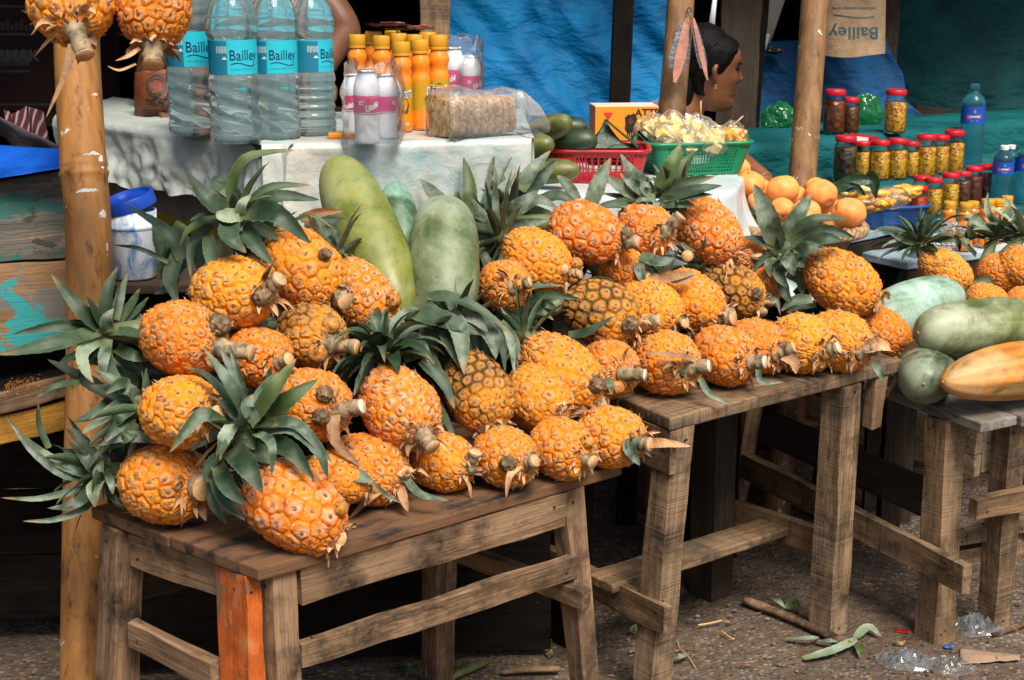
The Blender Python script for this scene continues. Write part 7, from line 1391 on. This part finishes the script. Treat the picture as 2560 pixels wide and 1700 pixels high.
# clear bags on the ground
def gbag(label, cx, cy, w, h, mat, seed, nu=22, nv=9):
    C = at_z(cx, cy, .0); rx = pxm(w, depth(C))/2; ry = rx*.8; mb = MB(); g = random.Random(seed)
    J = {}
    def f(u, v):
        k_ = (round(u*nu) % nu, round(v*(nv-1))); a = u*6.2832
        if k_ not in J: J[k_] = (g.uniform(-.10, .10), g.uniform(-.06, .06), g.uniform(.25, 1.35))
        ja, jr, jh = J[k_]; rr = 1+.28*noise.noise((math.cos(a)*1.5, math.sin(a)*1.5, seed)); k = max(0, min(1, v+(jr if 0 < v < 1 else 0)))
        return V((C.x+rx*rr*k*math.cos(a+ja*k), C.y+ry*rr*k*math.sin(a+ja*k), .003+h*max(.03, (1-k*k))*jh))
    mb.grid(nu, nv, f, wrap=True); o = mb.build('plastic_bag', mat, smooth=False); return tag(o, label, 'plastic bag', 'clear bags lying on the dirt')
gbag('crumpled clear bag at the bottom right, bluish film bunched at its left', 2262, 1655, 150, .022, FILMB, 3); gbag('flat clear sheet of film joined to the bottom right bag', 2375, 1668, 140, .014, FILM, 6); gbag('glossy blue tinted bag caught behind the front leg of the right bench', 2440, 1578, 125, .034, FILMB, 9)
mb = MB(); mb.grid(16, 8, lambda u, v: at_z(2400+150*u, 1618+42*v+20*u-30*v*u, .004)+Z*.008*max(0, noise.noise((u*4, v*3, 1)))); o = mb.build('paper_scrap', simple('brown paper scrap', (.30,.20,.13), .85, .2, 60)); o.modifiers.new('t', 'SOLIDIFY').thickness = .001; tag(o, 'torn brown paper scrap on the ground at the lower right', 'paper'); 
mb = MB(); mb.grid(12, 5, lambda u, v: at_z(2236+36*u, 1570+9*v+7*u, .004)+Z*.006*max(0, noise.noise((u*4, v*3, 2)))); o = mb.build('wrapper_scrap', simple('red wrapper', (.30,.015,.012), .35)); o.modifiers.new('t', 'SOLIDIFY').thickness = .001; tag(o, 'red wrapper scrap on the dirt left of the right bench leg', 'wrapper')
mb = MB(); mb.grid(12, 5, lambda u, v: at_z(2360+20*u, 1612+8*v+2*u, .004)+Z*.008*max(0, noise.noise((u*4, v*3, 2)))); o = mb.build('wrapper_scrap', simple('blue wrapper', (.02,.10,.40), .35)); o.modifiers.new('t', 'SOLIDIFY').thickness = .001; tag(o, 'blue wrapper scrap at the foot of the right bench front leg', 'wrapper')
# hung knives -----------------------------------------------------------
PNK = simple('worn pink wood', (.42,.17,.12), .6, .3, 60, .25, vs=18); STL = simple('dull steel', (.10,.11,.12), .4, .3, 60, .3, metal=.6)
def knife(label, top, bot, w, d, bow, mats, hook):
    a = at(*top, d); b = at(*bot, d); t = thing('knife', label, 'knife', a, 'knives hung on the bamboo post'); ax = (b-a); L = ax.length; ax.normalize(); sd = ax.cross(V((0, 1, 0))).normalized(); W_ = pxm(w, d)
    def blade(w0, w1, off, th, l0, l1, mi, nm, mat):
        mb = MB(); n = 20; vs = []; fs = []
        for i in range(n+1):
            k = l0+(l1-l0)*i/n; ww = np.interp(k, [0, .08, .3, .6, .85, 1], [w0*.35, w0*.7, w0, w1, w1*.7, w1*.25]); c_ = a+ax*L*k+sd*(off*W_+bow*W_*math.sin(k*3.14))
            for sx, sy in ((-.5, -1), (.5, -1), (.5, 1), (-.5, 1)): vs.append(c_+sd*ww*W_*sx+V((0, th*sy, 0)))
        for i in range(n):
            for q in range(4): fs.append((i*4+q, i*4+(q+1) % 4, (i+1)*4+(q+1) % 4, (i+1)*4+q))
        fs += [(3,2,1,0), (n*4, n*4+1, n*4+2, n*4+3)]; mb.add(vs, fs); mb.build(nm, mat, t, smooth=False)
    blade(1.15, 1.45, -.02, .0020, .10, .80, 0, 'blade', STL); blade(.66, .78, .06, .006, 0, 1, 0, 'handle', mats)
    mb = MB(); mb.tube(catmull([a+V((0, .0, -.004)), at(hook[0]-6, hook[1]+12, d), at(*hook, d), at(hook[0]+6, hook[1]+10, d), a.lerp(at(*hook, d), .5)], 20), .0015, 6); mb.build('hook', STL, t)
knife('broad knife with a worn pink wooden handle hung on the slim bamboo post', (1716,45), (1684,205), 36, 4.22, .05, PNK, (1722,18)); knife('narrow knife hanging slanted in front of the woman', (1732,45), (1767,200), 17, 4.2, .0, PNK, (1724,18))
# ------------------------------------------------------------------ people
def skin(name, a, b):
    m = NT(name); c = m.coord(); n = m.noise(c, 18., 4); m.p(color=m.ramp(n, [(.3, a), (.7, b)]), rough=.48, spec=.4, normal=m.bump(m.noise(c, 260., 3), .08, .002), sss=0.); return m.mat
SK1 = skin('brown skin', (.15,.052,.02), (.22,.085,.036)); SK2 = skin('deep brown skin', (.10,.040,.020), (.15,.06,.032))
HAIR = NT('black hair'); c = HAIR.coord(); n = HAIR.noise(HAIR.map(c, (40, 160, 40)), 1., 4, .6, .5); HAIR.p(color=HAIR.ramp(n, [(.3, (.0015,.0015,.002)), (.8, (.006,.005,.005))]), rough=.65, spec=.12, normal=HAIR.bump(n, .5, .004)); HAIR = HAIR.mat
SHIRT = simple('pale blue grey blouse', (.52,.57,.63), .8, .5, 26, .12); SAR = simple('dark patterned cloth', (.035,.03,.03), .85, .5, 30, .6, vs=60); SKT = simple('dark skirt', (.02,.03,.04), .9, .3, 20); EYEM = simple('dark eye', (.008,.006,.006), .15); GOLD = simple('gold earring', (.7,.45,.1), .25, metal=1.)
ZS = [-.122,-.115,-.105,-.085,-.073,-.062,-.0545,-.047,-.035,-.026,-.018,-.005,.015,.030,.045,.065,.085,.100,.110,.116]
FR = [.045,.062,.074,.076,.0705,.0765,.0735,.0775,.0765,.079,.080,.0785,.0765,.0815,.082,.076,.060,.042,.022,.004]
BK_ = [.010,.012,.016,.030,.040,.050,.058,.066,.076,.083,.088,.095,.102,.105,.106,.101,.087,.066,.040,.006]
HW = [.022,.030,.040,.050,.054,.057,.059,.061,.064,.066,.067,.069,.071,.0725,.073,.071,.062,.047,.028,.004]
def feature(z, a):
    nose = .017*math.exp(-((z+.019)/.010)**2)+.010*math.exp(-((z+.005)/.014)**2)+.006*math.exp(-((z-.014)/.014)**2)
    lips = .006*(math.exp(-((z+.0475)/.0055)**2)+math.exp(-((z+.062)/.006)**2))-.003*math.exp(-((z+.0545)/.002)**2)
    chin = .004*math.exp(-((z+.10)/.012)**2)
    r = nose*math.exp(-(a/.19)**2)+lips*math.exp(-(a/.42)**2)+chin*math.exp(-(a/.4)**2)
    r -= .008*math.exp(-((abs(a)-.50)/.20)**2)*math.exp(-((z-.014)/.012)**2)           # eye sockets
    r += .004*math.exp(-((abs(a)-.75)/.3)**2)*math.exp(-((z+.02)/.02)**2)
    return r
def headpt(z, a, grow=0):
    f, b, h = np.interp(z, ZS, FR), np.interp(z, ZS, BK_), np.interp(z, ZS, HW)
    ca, sa = math.cos(a), math.sin(a); x = (f if ca > 0 else b)*math.copysign(abs(ca)**.85, ca); y = h*math.copysign(abs(sa)**.9, sa); aa = (a+math.pi) % (2*math.pi)-math.pi
    r = 1+grow/max(.03, math.hypot(x, y)); return V((x*r+feature(z, aa)*ca, y*r+feature(z, aa)*sa, z))
def person(label, HM, J, skinm, shirtm, legm, hair=True, sleeve=.55, group=None):
    """HM: head matrix (x forward). J: joint positions in world"""
    base = V((J['pelvis'].x, J['pelvis'].y, 0)); t = thing('person', label, 'person', base, group); mb = MB()
    n = 72; zs = [ -.122+.238*i/84 for i in range(85)]
    vs = [headpt(z, 2*math.pi*k/n) for z in zs for k in range(n)]; fs = [(i*n+k, i*n+(k+1) % n, (i+1)*n+(k+1) % n, (i+1)*n+k) for i in range(84) for k in range(n)]
    fs += [tuple(range(n))[::-1], tuple(84*n+k for k in range(n))]; mb.add(vs, fs, 0, HM)
    for s_ in (-1, 1):     # ears
        e = [HM @ V((-.006, s_*.069, -.030)), HM @ V((-.012, s_*.074, -.008)), HM @ V((-.014, s_*.077, .012)), HM @ V((-.004, s_*.073, .022))]; mb.tube(catmull(e, 12), [.008,.010,.012,.013,.014,.015,.016,.016,.015,.014,.012,.008], 10, flat=.6)
    nk = HM @ V((-.035, 0, -.05)); mb.tube(catmull([nk, nk.lerp(J['neck'], .5), J['neck'], J['chest']], 12), [.052,.050,.048,.047,.047,.048,.05,.055,.065,.08,.09,.09], 18)
    def limb(a, b, c_, r): mb.tube(catmull([a, a.lerp(b, .5), b, b.lerp(c_, .4), c_], 22), [np.interp(i/21, [0, .25, .5, .62, 1], r) for i in range(22)], 14)
    limb(J['shR'], J['elR'], J['wrR'], [.052,.046,.037,.038,.024]); limb(J['shL'], J['elL'], J['wrL'], [.052,.046,.037,.038,.024])
    mb.tube(catmull([J['shL'], J['chest'], J['shR']], 12), [.05,.06,.07,.075,.08,.08,.08,.08,.075,.07,.06,.05], 14)
    mb.tube(catmull([J['chest'], J['chest'].lerp(J['pelvis'], .5), J['pelvis']], 12), [.11,.12,.125,.12,.115,.11,.11,.115,.125,.135,.14,.13], 20)
    for s_ in 'RL':
        limb(J['hip'+s_], J['kn'+s_], J['an'+s_], [.085,.075,.055,.055,.035]); d = (J['toe'+s_]-J['an'+s_]); mb.tube([J['an'+s_]-d*.25-Z*.02, J['an'+s_]+d*.2-Z*.02, J['toe'+s_]], [.03,.035,.022], 10)
        w, e = J['wr'+s_], J['el'+s_]; f = (w-e).normalized(); up = J.get('palm'+s_, Z); sd = f.cross(up).normalized(); up = sd.cross(f)
        mb.tube([w-f*.01, w+f*.03, w+f*.075, w+f*.088], [.022,.030,.036,.030], 12, flat=.45)
        for k in range(4):
            b_ = w+f*.08+sd*(k-1.5)*.0175; L = (.068,.078,.073,.058)[k]; cur = .35; p = [b_, b_+f*L*.42-up*L*.10, b_+f*L*.72-up*L*.34, b_+f*L*.85-up*L*.62]; mb.tube(catmull(p, 10), [.0085]*4+[.008]*3+[.0072,.0068,.005], 8)
        th = w+f*.025+sd*-.032; mb.tube(catmull([th, th+f*.03-sd*.022, th+f*.058-sd*.024-up*.012], 8), [.0115,.011,.0105,.010,.0095,.009,.008,.006], 8)
    o = mb.build('body', skinm, t); r = o.modifiers.new('join', 'REMESH'); r.mode = 'VOXEL'; r.voxel_size = .0048; r.use_smooth_shade = True; s2 = o.modifiers.new('soft', 'SMOOTH'); s2.iterations = 2; s2.factor = .4
    # clothes
    cl = MB(); gr = .012
    cl.tube(catmull([J['chest']+Z*.045, J['chest'], J['chest'].lerp(J['pelvis'], .5), J['pelvis']-Z*.03], 14), [.095,.125,.135,.14,.137,.132,.128,.128,.13,.135,.142,.148,.15,.145], 24)
    for s_ in 'RL':
        a, b = J['sh'+s_], J['el'+s_]; e = a.lerp(b, sleeve); cl.tube(catmull([J['chest'].lerp(a, .3)+Z*.01, a, e], 14), [.07,.072,.072,.07,.068,.066,.065,.064,.063,.062,.061,.06,.06,.06], 16)
    cl.tube(catmull([J['neck'].lerp(J['chest'], .02), J['chest']], 6), [.062,.074,.09,.1,.105,.11], 20)
    o = cl.build('blouse', shirtm, t); r = o.modifiers.new('join', 'REMESH'); r.mode = 'VOXEL'; r.voxel_size = .008; r.use_smooth_shade = True; s2 = o.modifiers.new('soft', 'SMOOTH'); s2.iterations = 4
    sk_ = MB(); sk_.tube([J['pelvis']+Z*.04, J['pelvis']-Z*.05], [.15,.16], 20)
    for s_ in 'RL': sk_.tube(catmull([J['hip'+s_], J['kn'+s_], J['kn'+s_].lerp(J['an'+s_], .7)], 14), [.10,.10,.10,.098,.095,.092,.088,.085,.082,.08,.078,.076,.074,.072], 16)
    o = sk_.build('skirt', legm, t); r = o.modifiers.new('join', 'REMESH'); r.mode = 'VOXEL'; r.voxel_size = .01; r.use_smooth_shade = True; s2 = o.modifiers.new('soft', 'SMOOTH'); s2.iterations = 4
    # hair
    hb = MB(); nz = 40; na = 64; vs = []; fs = []
    for i in range(nz+1):
        z = -.075+.205*i/nz
        lim = np.interp(z, [-.075, -.03, .0, .03, .055, .078, .088], [2.15, 1.95, 1.42, 1.18, 1.0, .45, .0])
        for k in range(na+1):
            a = lim+(2*math.pi-2*lim)*k/na; zz = min(z, .115); p = headpt(zz, a, .013+.012*max(0, -math.cos(a))+.003*noise.noise((a*14, z*5, 3))); e = min(1, k/5, (na-k)/5); edge = headpt(zz, a, .001)
            q = edge.lerp(p, e if lim > .02 else 1); q.z += max(0, z-.115)*.9; 
            if z > .115: q.x *= .5; q.y *= .5
            vs.append(q)
    for i in range(nz):
        for k in range(na): fs.append((i*(na+1)+k, i*(na+1)+k+1, (i+1)*(na+1)+k+1, (i+1)*(na+1)+k))
    hb.add(vs, fs, 0, HM); hb.ball(HM @ V((-.035, 0, .045)), (.083, .074, .089), 30, 0, None, lambda q: 1+.02*noise.noise((q.x*9, q.y*3, q.z*9)))
    g_ = random.Random(4)
    for i in range(70):
        a0_ = g_.uniform(1.55, 2.6)*g_.choice((-1, 1)); z0_ = g_.uniform(.0, .1); P_ = [headpt(min(.112, z0_-k*.028*g_.uniform(.6, 1.1)), a0_+math.copysign(k*.22, a0_), .016+.006*g_.random()) for k in range(4)]; hb.tube([HM @ p for p in catmull(P_, 9)], .0011, 4)
    hb.ball(HM @ V((-.098, 0, -.025)), (.042, .05, .052), 26, 0, None, lambda q: 1+.06*noise.noise((q.x*6, q.y*3, q.z*9)))
    hb.tube(catmull([HM @ V((-.085, -.02, -.02)), HM @ V((-.085, -.03, -.075)), HM @ V((-.075, -.03, -.13))], 10), [.035,.036,.035,.033,.03,.028,.025,.02,.014,.006], 14); hb.build('hair', HAIR, t)
    ey = MB()
    for s_ in (-1, 1):
        for (x, y, z, rx, ry, rz) in ((.0705, s_*.031, .012, .006, .0115, .0042), (.074, s_*.033, .030, .004, .016, .003)):
            ey.ball((0,0,0), (rx, ry, rz), 12, 0, HM @ Matrix.Translation((x, y, z)) @ Matrix.Rotation(-s_*.42, 4, 'Z'))
    ey.build('eyes', EYEM, t)
    return t
hc = at(1782, 176, 4.64)
HM = Matrix.Translation(hc) @ Matrix.Rotation(.10, 4, 'Z') @ Matrix.Rotation(.10, 4, 'Y') @ Matrix.Scale(.93, 4)
neck = hc+V((-.075, .0, -.105)); ch = neck+V((-.05, .01, -.105)); pel = V((ch.x-.02, ch.y+.02, .50))
J = dict(neck=neck, chest=ch, pelvis=pel, shR=ch+V((.0, -.155, .045)), shL=ch+V((.0, .165, .045)), elR=at(1798, 372, 4.42), wrR=at(1915, 452, 4.28), elL=ch+V((.06, .22, -.22)), wrL=ch+V((.27, .14, -.27)),
         hipR=pel+V((.03, -.09, -.0)), hipL=pel+V((.03, .09, 0)), knR=pel+V((.36, -.12, .0)), knL=pel+V((.36, .12, .0)), anR=V((pel.x+.40, pel.y-.12, .07)), anL=V((pel.x+.38, pel.y+.12, .07)), toeR=V((pel.x+.55, pel.y-.13, .025)), toeL=V((pel.x+.53, pel.y+.13, .025)))
tw_ = person('seated woman in profile, black hair tied back, pale blouse, behind the green basket', HM, J, SK1, SHIRT, SKT, sleeve=.6)
er = MB(); pe = HM @ V((-.004, -.078, -.040)); er.tube([pe+V((.0038*math.cos(a), 0, .0045*math.sin(a)-.003)) for a in [i*.45 for i in range(14)]], .0012, 6); er.build('earring', GOLD, tw_)
t = thing('stool', 'plain wooden stool under the seated woman', 'stool', V((pel.x-.02, pel.y, 0))); slab('seat', V((pel.x-.17, pel.y-.16, .395)), V((1,0,0)), V((0,1,0)), .34, .32, .03, WDM, t)
for a in (-.13, .09):
    for b in (-.12, .12): beam('leg', V((pel.x+a, pel.y+b, -.002)), V((pel.x+a, pel.y+b, .364)), .04, .04, WDM, t)
# second person standing behind the drinks, only an arm in the frame
ch = at(640, -170, 4.0); ch.z = 1.36; hd = ch+V((.0, -.02, .32)); HM2 = Matrix.Translation(hd) @ Matrix.Rotation(-1.3, 4, 'Z'); pel = V((ch.x-.01, ch.y+.05, .92)); sR = at(700, -160, 3.98)
J = dict(neck=ch+Z*.15, chest=ch, pelvis=pel, shR=V((ch.x-.19, ch.y+.02, ch.z+.05)), shL=at(715, -130, 3.98), elL=at(862, 70, 3.90), wrL=at(800, 190, 3.78), elR=V((ch.x-.28, ch.y, 1.13)), wrR=V((ch.x-.2, ch.y-.2, 1.1)),
         hipR=pel+V((-.1, 0, 0)), hipL=pel+V((.1, 0, 0)), knR=pel+V((-.1, -.02, -.42)), knL=pel+V((.1, -.02, -.42)), anR=V((pel.x-.1, pel.y, .08)), anL=V((pel.x+.1, pel.y, .08)), toeR=V((pel.x-.11, pel.y-.16, .025)), toeL=V((pel.x+.11, pel.y-.16, .025)))
person('vendor standing in the dark behind the tall water bottles, bare brown elbow showing', HM2, J, SK2, SAR, SKT, sleeve=.28)
# ------------------------------------------------------------------ light
w = bpy.data.worlds.new('World'); sc.world = w; w.use_nodes = True; nt = w.node_tree; bg = nt.nodes['Background']; sk = nt.nodes.new('ShaderNodeTexSky'); sk.sky_type = 'NISHITA'; sk.sun_disc = False
SUN_EL, SUN_AZ = R(55), R(157)      # azimuth measured clockwise from +Y
sk.sun_elevation = SUN_EL; sk.sun_rotation = SUN_AZ; sk.dust_density = 4.; sk.air_density = 1.2; sk.ozone_density = .6; nt.links.new(sk.outputs[0], bg.inputs[0]); bg.inputs[1].default_value = .08
sd = bpy.data.lights.new('sun', 'SUN'); so = bpy.data.objects.new('sun', sd); COL.objects.link(so); sd.energy = 3.0; sd.angle = R(26); sd.color = (1., .92, .81)
dv = V((math.sin(SUN_AZ)*math.cos(SUN_EL), math.cos(SUN_AZ)*math.cos(SUN_EL), math.sin(SUN_EL))); so.rotation_euler = dv.to_track_quat('Z', 'Y').to_euler(); so.location = (0, 0, 6)
vs_ = sc.view_settings; vs_.view_transform = 'Standard'; vs_.look = 'None'; vs_.exposure = .75; vs_.gamma = 1.
cy = sc.cycles; cy.max_bounces = 12; cy.transparent_max_bounces = 16; cy.transmission_bounces = 10; cy.glossy_bounces = 6; cy.diffuse_bounces = 4; cy.caustics_reflective = False; cy.caustics_refractive = False; cy.sample_clamp_indirect = 6.
